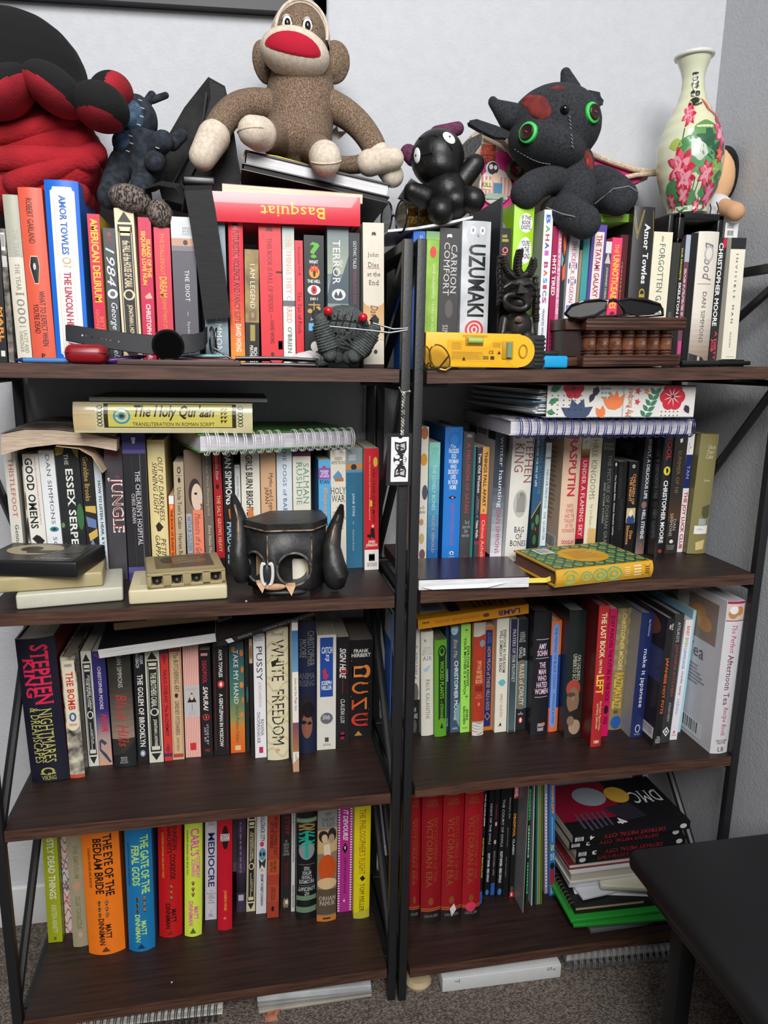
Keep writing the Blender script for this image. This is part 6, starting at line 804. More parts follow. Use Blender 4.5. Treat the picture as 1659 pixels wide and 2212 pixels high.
    child(st, 'nose_stitching', M('7d8084', .8), hd); st = MB()
    for k in range(12): p, n_ = hs(1112 + k * 6.5, 322 + 30 * math.sin(k / 11 * 1.5)); st.tube([p + n_ * .001, p + n_ * .001 + Vector((.004, 0, -.001))], .0006, 5)
    child(st, 'mouth_stitching', M('7d8084', .8), hd)
    b = MB(); cap(b, V(1242, 352, .14), 38 * S, V(1240, 425, .125), 48 * S, n=20); soft(child(b, 'torso', D, t), .003, 4)
    e = MB(); e.ell(V(1268, 357, .116), (11 * S, .012, 28 * S), 0, RY(-12)); child(e, 'red_patch', RD, t)
    e = MB(); e.ell(V(1269, 352, .106), (5 * S, .0035, 9 * S), 0, RY(-12)); child(e, 'scar', M('8e1c1c', .7), t)
    for a, b_, c_, r0, r1, y0, y1, nm in (((1205, 390), (1136, 418), (1165, 385), 26, 30, .12, .085, 'arm'), ((1290, 385), (1345, 425), (1325, 395), 26, 30, .13, .1, 'arm'), ((1225, 455), (1262, 480), (1215, 455), 33, 32, .1, .06, 'leg'), ((1300, 430), (1335, 430), (1320, 425), 30, 32, .11, .075, 'leg'), ((1195, 455), (1210, 465), (1200, 455), 26, 26, .12, .1, 'leg')):
        m = MB(); cap(m, V(*a, y0), r0 * S, V(*b_, y1), r1 * S, n=18, bend=V(*c_, (y0 + y1) / 2)); child(m, nm, D, t)
    st = MB(); st.tube([V(x, y, yy) for x, y, yy in ((1180, 448, .071), (1215, 462, .056), (1250, 470, .044), (1285, 486, .04))], .0007, 5); child(st, 'stitching', M('8d9094', .8), t); st = MB(); st.tube([V(x, y, yy) for x, y, yy in ((1285, 440, .088), (1325, 408, .058), (1358, 402, .052), (1380, 415, .06))], .0007, 5); child(st, 'stitching', M('8d9094', .8), t)
dragon()
def vase():
    base, top = at(1484, 463, .15), at(1500, 122, .15); H = (top - base).length; ax = (top - base).normalized()
    x = Vector((1, 0, 0)); x = (x - x.dot(ax) * ax).normalized(); y = ax.cross(x)
    T = Matrix(((x.x, y.x, ax.x, base.x), (x.y, y.y, ax.y, base.y), (x.z, y.z, ax.z, base.z), (0, 0, 0, 1)))
    S = mpp(.15, 1490, 300) * .84
    P = [(0, 45), (.015, 47), (.03, 45), (.08, 53), (.16, 64), (.26, 72), (.34, 75), (.42, 74), (.5, 68), (.58, 58), (.66, 43), (.73, 31), (.8, 25), (.86, 24), (.91, 27), (.96, 34), (1, 39)]
    def rad(w):
        for (a, ra), (b, rb) in zip(P, P[1:]):
            if w <= b:
                k = (w - a) / (b - a); k = k * k * (3 - 2 * k) if .9 > a > .1 else k; return (ra + (rb - ra) * k) * S
        return P[-1][1] * S
    t = thing('vase', 'tall pale yellow puzzle vase painted with red lotus flowers and black brush lettering', 'vase', base)
    n = 48; prof = [(rad(i / n), H * i / n) for i in range(n + 1)] + [(rad(i / 24) - .0025, H * i / 24) for i in range(24, 1, -1)] + [(.001, H * .06)]
    mats = [M('n:d5d3b0:cfd6bd:9', .22, coat=.4), ]
    b = MB(); b.lathe([(.001, 0)] + prof, 48, 0, T)
    def fm(u, v, e):      # u around (0 = left edge, 1 = right edge as seen), v down
        a = math.pi * (1.02 + .96 * u) - .52; r = rad(1 - v) + e; return T @ Vector((r * math.cos(a), r * math.sin(a), H * (1 - v)))
    art = []
    rnd = random.Random(5)
    def leaf(u, v, ru, rv, c, n=11):
        ru *= 1.25; rv *= 1.2
        art.append(('p', [(u + ru * math.cos(a) * (1 + .12 * math.sin(5 * a)), v + rv * math.sin(a) * (1 + .1 * math.cos(4 * a))) for a in [2 * math.pi * i / 22 for i in range(22)]], c))
    def lotus(u, v, r, cols=('c22c44', 'e0607a', 'eaa0ac')):
        r *= 1.25
        for ring, (k, rr) in enumerate(((7, 1), (6, .72), (4, .42))):
            for i in range(k):
                a = 2 * math.pi * i / k + ring * .5; cu, cv = u + r * rr * .6 * math.cos(a) * .8, v + r * rr * .6 * math.sin(a) * .75
                ca, sa = math.cos(a), math.sin(a); L_, W2 = r * .55, r * .24
                art.append(('p', [(cu + (p * ca - q * sa) * .8, cv + (p * sa + q * ca) * .75) for p, q in ((-L_, 0), (-L_ * .3, W2), (L_ * .5, W2 * .8), (L_, 0), (L_ * .5, -W2 * .8), (-L_ * .3, -W2))], cols[ring]))
    def stem(u0, v0, u1, v1, c='44694a'): art.append(('p', [(u0 - .006, v0), (u0 + .006, v0), (u1 + .006, v1), (u1 - .006, v1)], c))
    for q in ((.42, .46, .4, .6), (.4, .6, .36, .7), (.55, .8, .5, .97), (.62, .75, .53, .97), (.65, .86, .6, .98), (.42, .86, .44, .98)): stem(*q)
    leaf(.66, .53, .14, .07, '5e9450'); leaf(.68, .58, .14, .065, '2f5e44'); leaf(.75, .62, .13, .06, '2c5a40'); leaf(.48, .6, .1, .05, '4f8a52'); leaf(.52, .68, .09, .07, '6aa06a'); leaf(.62, .7, .11, .07, '5d9a64'); leaf(.8, .76, .1, .06, '8cb45c'); leaf(.86, .84, .08, .07, '3f7450')
    leaf(.34, .58, .05, .03, 'a8bc60'); leaf(.3, .86, .09, .05, '4f8a5c'); leaf(.47, .92, .1, .05, '5a9464'); leaf(.72, .88, .09, .05, '4f8a55'); leaf(.58, .64, .06, .045, 'c9cfc2'); leaf(.38, .95, .08, .04, '3d7850'); leaf(.7, .965, .07, .03, '467c52')
    lotus(.45, .39, .085); lotus(.84, .52, .1, ('b82e58', 'd85a80', 'e8a0b8')); lotus(.4, .73, .13); lotus(.44, .8, .1); lotus(.66, .78, .085); lotus(.8, .66, .055, ('c8303c', 'd84a4a', 'e07a6a')); lotus(.76, .9, .09, ('b02a54', 'd0507c', 'e08aa8')); lotus(.42, .9, .07); lotus(.25, .93, .06); lotus(.6, .97, .05)
    art.append(('p', [(.66, .28), (.7, .3), (.78, .36), (.9, .43), (.97, .47), (.97, .485), (.88, .45), (.74, .37), (.68, .32)], 'd86a4c'))
    glyphs = ((.12, .165, ((.1, .15, .9, .12), (.5, 0, .5, .45), (.25, .42, .75, .4), (.25, .6, .25, 1), (.25, .62, .8, .6), (.8, .6, .75, 1), (.25, .97, .75, .95))), (.175, .22, ((.2, 0, .3, .1), (.05, .3, .42, .26), (.4, .28, .1, .62), (.27, .45, .27, 1), (.55, .05, .62, .15), (.9, .02, .8, .16), (.5, .25, .98, .22), (.55, .48, .92, .45), (.45, .7, 1, .67), (.73, .22, .73, 1))), (.23, .27, ((.3, 0, .1, .75), (.1, .7, .5, 1), (.42, .2, .15, 1), (.02, .35, .5, .3), (.62, .3, .62, .9), (.62, .32, .95, .28), (.95, .3, .92, .9), (.62, .85, .93, .82))), (.28, .335, ((.5, 0, .55, .08), (.2, .14, .85, .1), (.05, .28, .98, .25), (.28, .36, .28, .62), (.28, .37, .74, .35), (.74, .36, .72, .62), (.28, .49, .72, .48), (.28, .61, .72, .6), (.15, .72, .05, .95), (.35, .7, .42, .95), (.42, .95, .75, .93), (.75, .93, .78, .8), (.9, .72, .98, .88))))
    for va, vb, segs in glyphs:
        for a_, b_, c_, d_ in segs:
            u0, v0, u1, v1 = .44 + .2 * a_, va + (vb - va) * b_, .44 + .2 * c_, va + (vb - va) * d_; du, dv = u1 - u0, (v1 - v0) * 4; L_ = max(math.hypot(du, dv), 1e-4); nu, nv = -dv / L_ * .02, du / L_ * .02 / 4
            art.append(('p', [(u0 - nu, v0 - nv), (u1 - nu * .6, v1 - nv * .6), (u1 + nu * .6, v1 + nv * .6), (u0 + nu, v0 + nv)], '25281f'))
    print_on(b, mats, art, fm, step=.00001, cuts=22, vcuts=30, eps=.0002, rough=.25, coat=.4)
    child(b, 'body', mats, t)
    r = MB(); r.tube([T @ Vector((rad(1) * math.cos(a), rad(1) * math.sin(a), H)) for a in [2 * math.pi * i / 40 for i in range(40)]], .0035, 10, closed=True); child(r, 'rim', M('dcdcd0', .2, coat=.4), t)
vase()
def stand():
    a, b = at(1440, 527, .09), at(1567, 462, .09)
    K = M('101113', .3); t = thing('display_stand', 'black open box stand under the painted vase', 'stand', ((a.x + b.x) / 2, .15, a.z))
    x0, x1, z0, z1 = a.x + .017, b.x, a.z, b.z; m = MB(); d = .13; q = .012
    m.box((x0, .09, z1 - q), (x1, .09 + d, z1 - .0005), bev=.003); m.box((x0, .09, z0), (x1, .09 + d, z0 + q), bev=.003); m.box((x0, .09, z0), (x0 + q, .09 + d, z1 - .001), bev=.003); m.box((x1 - q, .09, z0), (x1, .09 + d, z1 - .001), bev=.003)
    child(m, 'shell', K, t); m = MB(); m.box((x0 + q, .09 + d - .006, z0 + q), (x1 - q, .09 + d, z1 - q)); child(m, 'back_panel', M('060607', .5), t)
    m = MB(); m.box((x0 - .011, .1, z0), (x0 - .001, .1 + d * .8, z1 - .002), bev=.003); child(m, 'side_grip', M('1d1e20', .35), t)
stand()
def rag_doll():
    t = thing('rag_doll', 'cloth doll with black hair and a striped shirt, mostly hidden behind the vase', 'plush toy', at(1560, 470, .2))
    Y = .21; S = mpp(Y, 1560, 400); V = lambda x, y, q=Y: at(x, y, q)
    m = MB(); m.ell(V(1545, 385), (36 * S, .03, 54 * S)); child(m, 'head', M('e0b184', .85, (500, .4, .001)), t)
    m = MB(); m.ell(V(1560, 378, .232), (30 * S, .03, 54 * S)); m.ell(V(1560, 345, .22), (24 * S, .03, 20 * S)); soft(child(m, 'hair', M('0c0b0c', .95, (300, .6, .003)), t))
    m = MB(); m.ell(V(1545, 462, .19), (34 * S, .03, 36 * S)); child(m, 'shirt', M('d5d6dc', .9), t)
    for k, x in enumerate((1532, 1548, 1562)):
        m = MB(); m.tube([V(x, 434 + k * 2, .157), V(x + 4, 450, .155), V(x, 470, .156)], .001, 6); child(m, 'shirt_stripe', M('2a2c34', .9), t)
    m = MB(); cap(m, V(1562, 448, .17), 16 * S, V(1588, 458, .14), 17 * S); child(m, 'arm', M('d0a07a', .85, (500, .4, .001)), t)
    m = MB(); mats = [M('e8e8ea', .5)]; c = V(1580, 498, .15); m.box(c - Vector((.012, .0004, .012)), c + Vector((.012, .0004, .012)))
    print_on(m, mats, [('l', .1, .15, .7, .4, '5a5c62', 3), ('b', .1, .45, .75, .95)], lambda u, v, e: c + Vector(((u - .5) * .024, -.0005 - e, (.5 - v) * .024))); child(m, 'care_tag', mats, t)
rag_doll()
lie(at(1290, 470, .1), at(1360, 471, .1), .012, .13, 'p', '8cc83c', 'lime green book lying flat on the purple one under the dragon\'s foot', [('v', .3, .2, .6, .8, 'c04a3c', 1)])
# ------------------------------------------------------------------ small things along the front of the left top shelf
Z1 = .3305
def small_left():
    def on(px, y, dz=0): p = at(px, 780, y); return Vector((p.x, y, Z1 + dz))
    def pen(label, a, b, r, body, tip, nm='pen'):
        a, b = Vector(a), Vector(b); d = (b - a).normalized(); t = thing(nm, label, 'pen', (a + b) / 2 - Vector((0, 0, r)))
        m = MB(); m.tube([a + d * .012, b], r, 10); child(m, 'barrel', M(body, .3), t)
        m = MB(); m.tube([a, a + d * .012], [r * .25, r], 10); child(m, 'tip', M(tip, .3), t)
        return t
    pen('clear blue ballpoint pen lying at the left end of the top shelf edge', on(30, .03, .004), on(152, .028, .004), .0035, '4a7fb8', '22306a')
    pen('purple pen lying behind the dark watch', on(318, .052, .012), on(226, .042, .004), .004, '5a2d8a', '3c1c66')
    # earbud case
    a = at(190, 768, .018); t = thing('earbud_case', 'red rounded earbud case lying in front of the bright blue book', 'case', (a.x, .018, Z1))
    m = MB(); m.box((a.x - .026, -.004, Z1 + .0005), (a.x + .026, .03, Z1 + .0255), bev=.0105); child(m, 'body', M('8e141f', .35), t)
    m = MB(); m.box((a.x + .0225, .008, Z1 + .008), (a.x + .0268, .018, Z1 + .018), bev=.0018); child(m, 'charging_port', M('1a1012', .3), t)
    m = MB(); m.box((a.x - .0265, -.0043, Z1 + .0145), (a.x + .0255, .0302, Z1 + .015)); child(m, 'lid_seam', M('5c0c14', .5), t)
    # brown slab and pouches
    p0, p1 = at(253, 790, .006), at(520, 793, .006)
    m = MB(); m.box((p0.x, .004, Z1 + .0002), (p1.x, .034, Z1 + .0075), bev=.0012); o = m.build('tablet_sleeve', M('4a3730', .5), None, ((p0.x + p1.x) / 2, .02, Z1)); tag(o, 'flat brown sleeve lying along the shelf edge under the watch', 'sleeve')
    p0, p1 = at(376, 778, .045), at(510, 780, .045)
    m = MB(); m.box((p0.x, .036, Z1 + .0002), (p1.x, .072, Z1 + .010), bev=.003); o = m.build('eyeglass_pouch', M('6a1a2c', .4), None, ((p0.x + p1.x) / 2, .05, Z1)); tag(o, 'flat burgundy pouch lying behind the brown sleeve', 'pouch')
    m = MB(); q = at(440, 768, .05); m.ell((q.x, .054, Z1 + .013), (.034, .014, .003)); o = m.build('cleaning_cloth', M('n:4f8f8a:86b8b0:60', .9), None, (q.x, .054, Z1 + .01)); tag(o, 'crumpled teal cleaning cloth on the burgundy pouch', 'cloth')
    # watch lying on its side
    t = thing('smartwatch', 'dark smartwatch with a long rubber strap lying on its side', 'watch', on(363, .03))
    Y = .022; R_ = M('1e2024', .55)
    def strap(pts, w0, w1, nm):
        m = MB(); pts = [at(x, y, yy) for x, y, yy in pts]; n = len(pts); m.ribbon(pts, [Vector((0, .003, w0 + (w1 - w0) * i / (n - 1))) for i in range(n)], .0026); o = child(m, nm, R_, t)
        b = o.modifiers.new('b', 'BEVEL'); b.width = .0009; return o
    s1 = strap([(142, 719, .04), (165, 722, .036), (215, 731, .03), (275, 740, .025), (335, 746, .022)], .021, .026, 'strap')
    strap([(392, 744, .022), (420, 742, .026), (440, 735, .034), (447, 722, .05)], .026, .022, 'strap')
    f = MB(); c = at(363, 746, .014); T = Matrix.Translation(c) @ Matrix.Rotation(math.radians(96), 4, 'X') @ Matrix.Rotation(.1, 4, 'Y'); r = 32 * mpp(.014)
    f.lathe([(r * .8, -.011), (r, -.006), (r, .002), (r * .9, .004), (.0005, .004)], 36, 0, T); cs = child(f, 'case', M('0d0d0f', .25), t)
    f = MB(); f.lathe([(r * .86, .0038), (r * .86, .0046), (.0005, .0047)], 36, 0, T); child(f, 'screen', M('050506', .06, coat=.6), cs)
    for i, px in enumerate((178, 186, 200, 212, 221, 230, 239, 248, 257)):
        m = MB(); q = at(px, 725 + (px - 178) * .17, .0335 - (px - 178) * .000085); m.ell(q, (.0013, .002, .0016)); child(m, 'strap_hole', M(('cfd2d6', '3a5aa8', '101114', '101114', 'a84a52', 'b0604a', '8a8a6a', '101114', 'b8bcc0')[i], .6), s1)
    # folded glasses near the watch and the long black pair
    eyeglasses('small black rectangular reading glasses standing beside the watch strap', (at(458, 735, .055), at(470, 735, .085)), .0115, .055, M('141518', .3), [[at(462, 752, .055), at(500, 775, .05)]], GL, squash=1.5, th=.0016)
    m = MB(); m.tube([on(508, .03, .011), on(600, .03, .012), on(688, .028, .01)], .0028, 8); t = thing('spectacles', 'folded dark tortoiseshell spectacles lying low before the red SPIDERS book', 'glasses', on(600, .03)); child(m, 'temple', M('1a1112', .25), t)
    m = MB(); m.tube([on(512, .022, .003), on(600, .02, .0035), on(684, .02, .003)], .0026, 8); child(m, 'temple', M('241416', .25), t)
    for a, b in ((512, 590), (605, 684)):
        m = MB(); m.tube([on(a, .024, .003), on(a + 8, .04, .009), on(b - 8, .04, .009), on(b, .024, .003)], .0015, 8); child(m, 'rim', M('141012', .25), t)
    m = MB(); rnd = random.Random(4); c = on(668, .06, .012)
    for i in range(9): m.ell(c + Vector((rnd.uniform(-.025, .025), rnd.uniform(-.012, .012), rnd.uniform(-.008, .006))), (rnd.uniform(.008, .016), rnd.uniform(.004, .01), rnd.uniform(.003, .01)), 0, Matrix.Rotation(rnd.uniform(-1, 1), 3, 'Y'), 8, 6)
    o = m.build('crumpled_tissue', M('dcdad8', .9, (120, .8, .004)), None, on(668, .06)); soft(o, .002, 1); tag(o, 'crumpled white tissue by the grey yarn doll', 'tissue')
small_left()
def yarn_doll():
    Y = .025; S = mpp(Y); t = thing('yarn_doll', 'grey wound-yarn doll with red bead eyes and stitched mouth pierced by a skewer', 'doll', (at(740, 795, Y).x, Y, Z1))
    V = lambda px, py, y=Y: at(px, py, y); GY = M('n:3c4140:565c5a:300', .9, (900, .6, .001)); DK = M('n:26292a:3a3e3f:300', .9, (900, .6, .001))
    c = V(742, 712); R = 50 * S; rnd = random.Random(2)
    m = MB(); m.ell(c, (R * 1.02, R * .8, R * .92)); hd = child(m, 'head', DK, t)
    m = MB()
    for i in range(34):
        ax = Vector((rnd.uniform(-1, 1), rnd.uniform(-1, 1), rnd.uniform(-1, 1))).normalized(); u = ax.orthogonal().normalized(); w = ax.cross(u); off = rnd.uniform(-.45, .45); rr = math.sqrt(1 - off * off)
        pts = []
        for k in range(28):
            a = 2 * math.pi * k / 28; d = ax * off + rr * (math.cos(a) * u + math.sin(a) * w); pts.append(c + Vector((d.x * R * 1.06, d.y * R * .84, d.z * R * .96)))
        m.tube(pts, .0021, 6, closed=True)
    child(m, 'yarn_winding', GY, hd)
    def coil(a, b, r0, nm, mt, bend=None):
        a, b = Vector(a), Vector(b); L = (b - a).length; d = (b - a).normalized(); u = d.orthogonal().normalized(); w = d.cross(u); m = MB(); n = int(L / .0034); pts = []
        for i in range(n * 12 + 1):
            f = i / (n * 12); r = r0 * min(1, .45 + 3 * f, .45 + 3 * (1 - f)); an = i / 12 * 2 * math.pi; pts.append(a + d * L * f + r * (math.cos(an) * u + math.sin(an) * w))
        m.tube(pts, .002, 6); cap(m, a, r0 * .75, b, r0 * .8); return child(m, nm, mt, t)
    coil(V(692, 690, .0), V(712, 765, .002), 19 * S, 'arm', GY); coil(V(808, 712, .0), V(765, 768, .002), 19 * S, 'arm', GY)
    coil(V(700, 740, .03), V(728, 772, .012), 18 * S, 'leg', DK); coil(V(795, 745, .03), V(752, 773, .01), 18 * S, 'leg', DK)
    m = MB(); m.tube([V(712, 782, .01), V(700, 784, .008), V(684, 786, .004)], [.003, .004, .0045], 8); child(m, 'yarn_tail', DK, t)
    for px, py in ((709, 672), (784, 686)):
        m = MB(); m.ell(V(px, py, -.006), 9.5 * S); child(m, 'bead_eye', M('c80f22', .15, coat=.5), hd)
    m = MB(); pts = [V(712 + i * 7.6, 693 + .0 + 12 * (i / 11) - 5 * math.sin(i / 11 * 3.1), -.0235 + .00032 * (i - 5.5) ** 2) for i in range(12)]
    m.tube(pts, .0012, 6)
    for i in (2, 4, 6, 8, 10): p = pts[i]; m.tube([p + Vector((-.002, -.001, -.007)), p + Vector((.002, -.001, .008))], .001, 6)
    child(m, 'stitched_mouth', M('0c0c0d', .8), hd)
    m = MB(); m.tube([V(690, 672, .0), V(684, 678, .0), V(682, 690, .0)], .006, 8); child(m, 'ear', DK, hd)
    m = MB(); m.tube([V(804, 686, .0), V(810, 692, 0), V(808, 700, 0)], .006, 8); child(m, 'ear', DK, hd)
    m = MB(); m.tube([V(712, 705, -.021), V(790, 713, -.024), V(842, 719, -.03), V(880, 713, -.034), V(882, 709, -.032), V(850, 711, -.026), V(806, 698, -.016)], .0013, 8); child(m, 'wire_skewer', M('8a8d90', .45, metal=.9), t)
yarn_doll()

# ------------------------------------------------------------------ small things along the front of the right top shelf
def zr(x): return .3292 + .0237 * (x - .0387)
def level():
    p = [at(x, y, .012) for x, y in ((917, 741), (1122, 742), (1122, 805), (917, 803))]
    x0, x1 = p[0].x, p[1].x; z0 = zr(x1 + .04) + .0008; z1 = z0 + .048; t = thing('spirit_level', 'yellow spirit level with black rubber ends standing on the right top shelf', 'spirit level', ((x0 + x1) / 2, .02, z0))
    m = MB(); yl = 'f2b81a'; mats = [M(yl, .4)]; m.box((x0, .006, z0), (x1, .028, z1), bev=.0015)
    W_ = x1 - x0; fm = lambda u, v, e: (x0 + u * W_, .006 - e, z0 + (1 - v) * .048)
    dk = 'd39a10'; art = [('r', .38, .06, .64, .12, dk), ('p', ((.22, .22), (.4, .22), (.46, .42), (.64, .42), (.7, .22), (.82, .22), (.82, .6), (.7, .82), (.3, .82), (.22, .62)), 'e6aa14'), ('l', .27, .28, .38, .5, 'a07818', 8), ('l', .27, .55, .62, .78, 'a07818', 9), ('l', .7, .28, .8, .42, 'a07818', 5), ('h', 'b', 'CE', .66, .5, .71, .6, '3a2c08'), ('p', ((.75, .6), (.77, .5), (.79, .6)), '3a2c08'), ('p', ((.38, .8), (.4, .68), (.42, .8)), '3a2c08'), ('r', .6, .66, .66, .76, '8a6a18'), ('r', .68, .66, .72, .76, '3a2c08')]
    print_on(m, mats, art, fm, rough=.4); child(m, 'body', mats, t)
    m = MB(); m.box((x0 + W_ * .41, .0045, z1 - .018), (x0 + W_ * .6, .01, z1 - .004), bev=.0015); w = child(m, 'window', M('b98a18', .3), t)
    m = MB(); m.tube([(x0 + W_ * .43, .0035, z1 - .0105), (x0 + W_ * .58, .0035, z1 - .0105)], .0045, 12); child(m, 'vial', M('a8c468', .05, coat=1), w)
    m = MB(); m.box((x0 + W_ * .8, .0045, z0 + .012), (x0 + W_ * .92, .01, z0 + .038), bev=.0015); w = child(m, 'window', M('c2921a', .3), t)
    m = MB(); m.tube([(x0 + W_ * .87, .0035, z0 + .015), (x0 + W_ * .87, .0035, z0 + .036)], .0042, 12); child(m, 'vial', M('7a9a78', .05, coat=1), w)
    m = MB(); T = Matrix.Translation((x1 - .001, .0058, (z0 + z1) / 2)) @ Matrix.Rotation(math.pi / 2, 4, 'X'); m.lathe([(.0225, -.021), (.0225, .0), (.0005, 0)], 30, 0, T); bo = child(m, 'end_bulge', M(yl, .4), t)
    m = MB(); m.tube([(x1 + .0035 + .006 * math.cos(a), .0055, (z0 + z1) / 2 + .009 * math.sin(a)) for a in [2 * math.pi * i / 20 for i in range(20)]], .0012, 6, closed=True); child(m, 'hang_hole', M('b0800e', .5), bo)
    m = MB(); xe = x1 + .037
    m.box((x1 + .004, .007, z0), (xe, .027, z1 - .0008), bev=.002)
    for k in range(7): m.box((x1 + .0215, .0055, z0 + .004 + k * .006), (xe + .0008, .028, z0 + .0072 + k * .006), bev=.0006)
    child(m, 'rubber_end', M('1f2022', .7), t)
    m = MB(); m.box((x0 - .0012, .0065, z0), (x0 + .004, .027, z1 - .0008), bev=.002); child(m, 'rubber_end', M('1f2022', .7), t)
level()
GT = M('d8c486', .05, trans=.9, alpha=.35); GR = M('9a8048', .25, metal=.8)
gx0, gx1 = at(955, 775, -.012), at(930, 772, .006)
def gold_glasses():
    t = thing('eyeglasses', 'thin gold rimmed eyeglasses leaning on the yellow spirit level', 'glasses', (at(945, 798, -.004).x, -.004, zr(.06)))
    S = mpp(-.01)
    for (cx, cy, y, rx, rz, a) in ((950, 773, -.006, 21, 31, .62), (923, 772, .0, 8, 24, .25)):
        c = at(cx, cy, y); ca, sa = math.cos(a), math.sin(a)
        ring = [c + Vector(((rx * math.cos(q) * ca - rz * math.sin(q) * sa) * S, -.004 * math.sin(q), (rx * math.cos(q) * sa + rz * math.sin(q) * ca) * S)) for q in [2 * math.pi * i / 30 for i in range(30)]]
        m = MB(); m.tube(ring, .0011, 8, closed=True); r = child(m, 'rim', GR, t); m = MB(); m.prism(ring, (0, .0008, 0)); child(m, 'lens', GT, r)
    m = MB(); m.tube([at(932, 785, -.006), at(926, 783, -.004), at(922, 790, .0)], .0012, 8); child(m, 'bridge', GR, t)
    m = MB(); m.tube([at(970, 768, -.004), at(962, 778, -.018), at(948, 795, -.022), at(925, 797, -.02), at(914, 790, -.012)], .0013, 8); child(m, 'temple', M('2a2018', .3), t)
    m = MB(); m.tube([at(975, 792, -.008), at(962, 800, -.01), at(945, 796, -.008)], .0016, 8); child(m, 'temple', GR, t)
gold_glasses()
def tiki():
    Y = .05; S = mpp(Y, 1110, 640); V = lambda px, py, y=Y: at(px, py, y); zb = zr(.226)
    t = thing('tiki_figurine', 'dark carved wooden tiki figurine with a toothed crescent headdress', 'figurine', (V(1115, 740).x, Y, zb)); WD = M('n:151312:262220:40', .42, (140, .4, .0015))
    b = MB(); b.box((V(1082, 735).x, .04, zb + .0003), (V(1155, 735).x, .085, zb + .02), bev=.004); child(b, 'base', WD, t)
    b = MB(); b.ell(V(1118, 706), (31 * S, .022, 34 * S)); b.ell(V(1118, 730), (30 * S, .02, 20 * S)); bd = soft(child(b, 'torso', WD, t), .002, 3)
    for x0, x1 in ((1090, 1085), (1146, 1150)):
        m = MB(); cap(m, V(x0, 690, .045), 9 * S, V(x1, 722, .04), 8 * S); child(m, 'arm', WD, t)
    for x in (1096, 1138):
        m = MB(); cap(m, V(x, 728, .035), 13 * S, V(x, 748, .035), 13 * S); child(m, 'leg', WD, t)
    h = MB(); h.ell(V(1120, 632), (33 * S, .024, 38 * S)); h.ell(V(1118, 655), (30 * S, .026, 22 * S)); hd = soft(child(h, 'head', WD, t), .002, 3)
    m = MB()
    ring = [V(1114 + 24 * math.cos(a), 652 - 15 * math.sin(a) + 5 * math.cos(a), .024) for a in [2 * math.pi * i / 24 for i in range(24)]]; m.tube(ring, 5 * S, 8, closed=True); child(m, 'mouth', WD, hd)
    m = MB(); m.prism([V(1124, 610, .02), V(1142, 632, .012), V(1118, 634, .012)], (0, .014, 0)); child(m, 'nose', WD, hd)
    for pts in ([(1088, 622), (1104, 612), (1122, 616)], [(1128, 616), (1146, 612), (1156, 622)]):
        m = MB(); m.tube([V(x, y, .024) for x, y in pts], [3 * S, 5 * S, 3 * S], 8); child(m, 'brow', WD, hd)
    # crescent headdress: two horns with notched edges
    def horn(pts, w, nm='headdress'):
        m = MB(); m.tube([V(x, y, .05) for x, y in pts], [q * S for q in w], 10); o = child(m, nm, WD, t); k = MB()
        for i in range(len(pts) - 1):
            for f in (0, .33, .66):
                x = pts[i][0] + (pts[i + 1][0] - pts[i][0]) * f; y = pts[i][1] + (pts[i + 1][1] - pts[i][1]) * f; ww = w[i] + (w[i + 1] - w[i]) * f
                k.ell(V(x, y, .036), (4 * S, .0045, 3.2 * S), 0, None, 8, 6); k.ell(V(x + ww * .8, y, .05), 4.2 * S, 0, None, 8, 6)
        child(k, 'notch', WD, o)
    horn([(1086, 555), (1090, 575), (1098, 590), (1112, 600), (1128, 600), (1142, 592), (1150, 575), (1152, 556)], [5, 7, 9, 10, 10, 10, 9, 5])
    horn([(1122, 541), (1118, 560), (1117, 582), (1122, 598)], [7, 8, 9, 10])
    horn([(1078, 556), (1078, 590), (1080, 630), (1076, 660)], [3, 6, 6, 4])
    horn([(1155, 600), (1158, 640), (1156, 680), (1157, 698)], [5, 7, 7, 5])
    m = MB(); m.ell(V(1122, 690, .026), (10 * S, .003, 7 * S)); child(m, 'worn_spot', M('n:3a2c28:6a5148:200', .6), bd)
tiki()
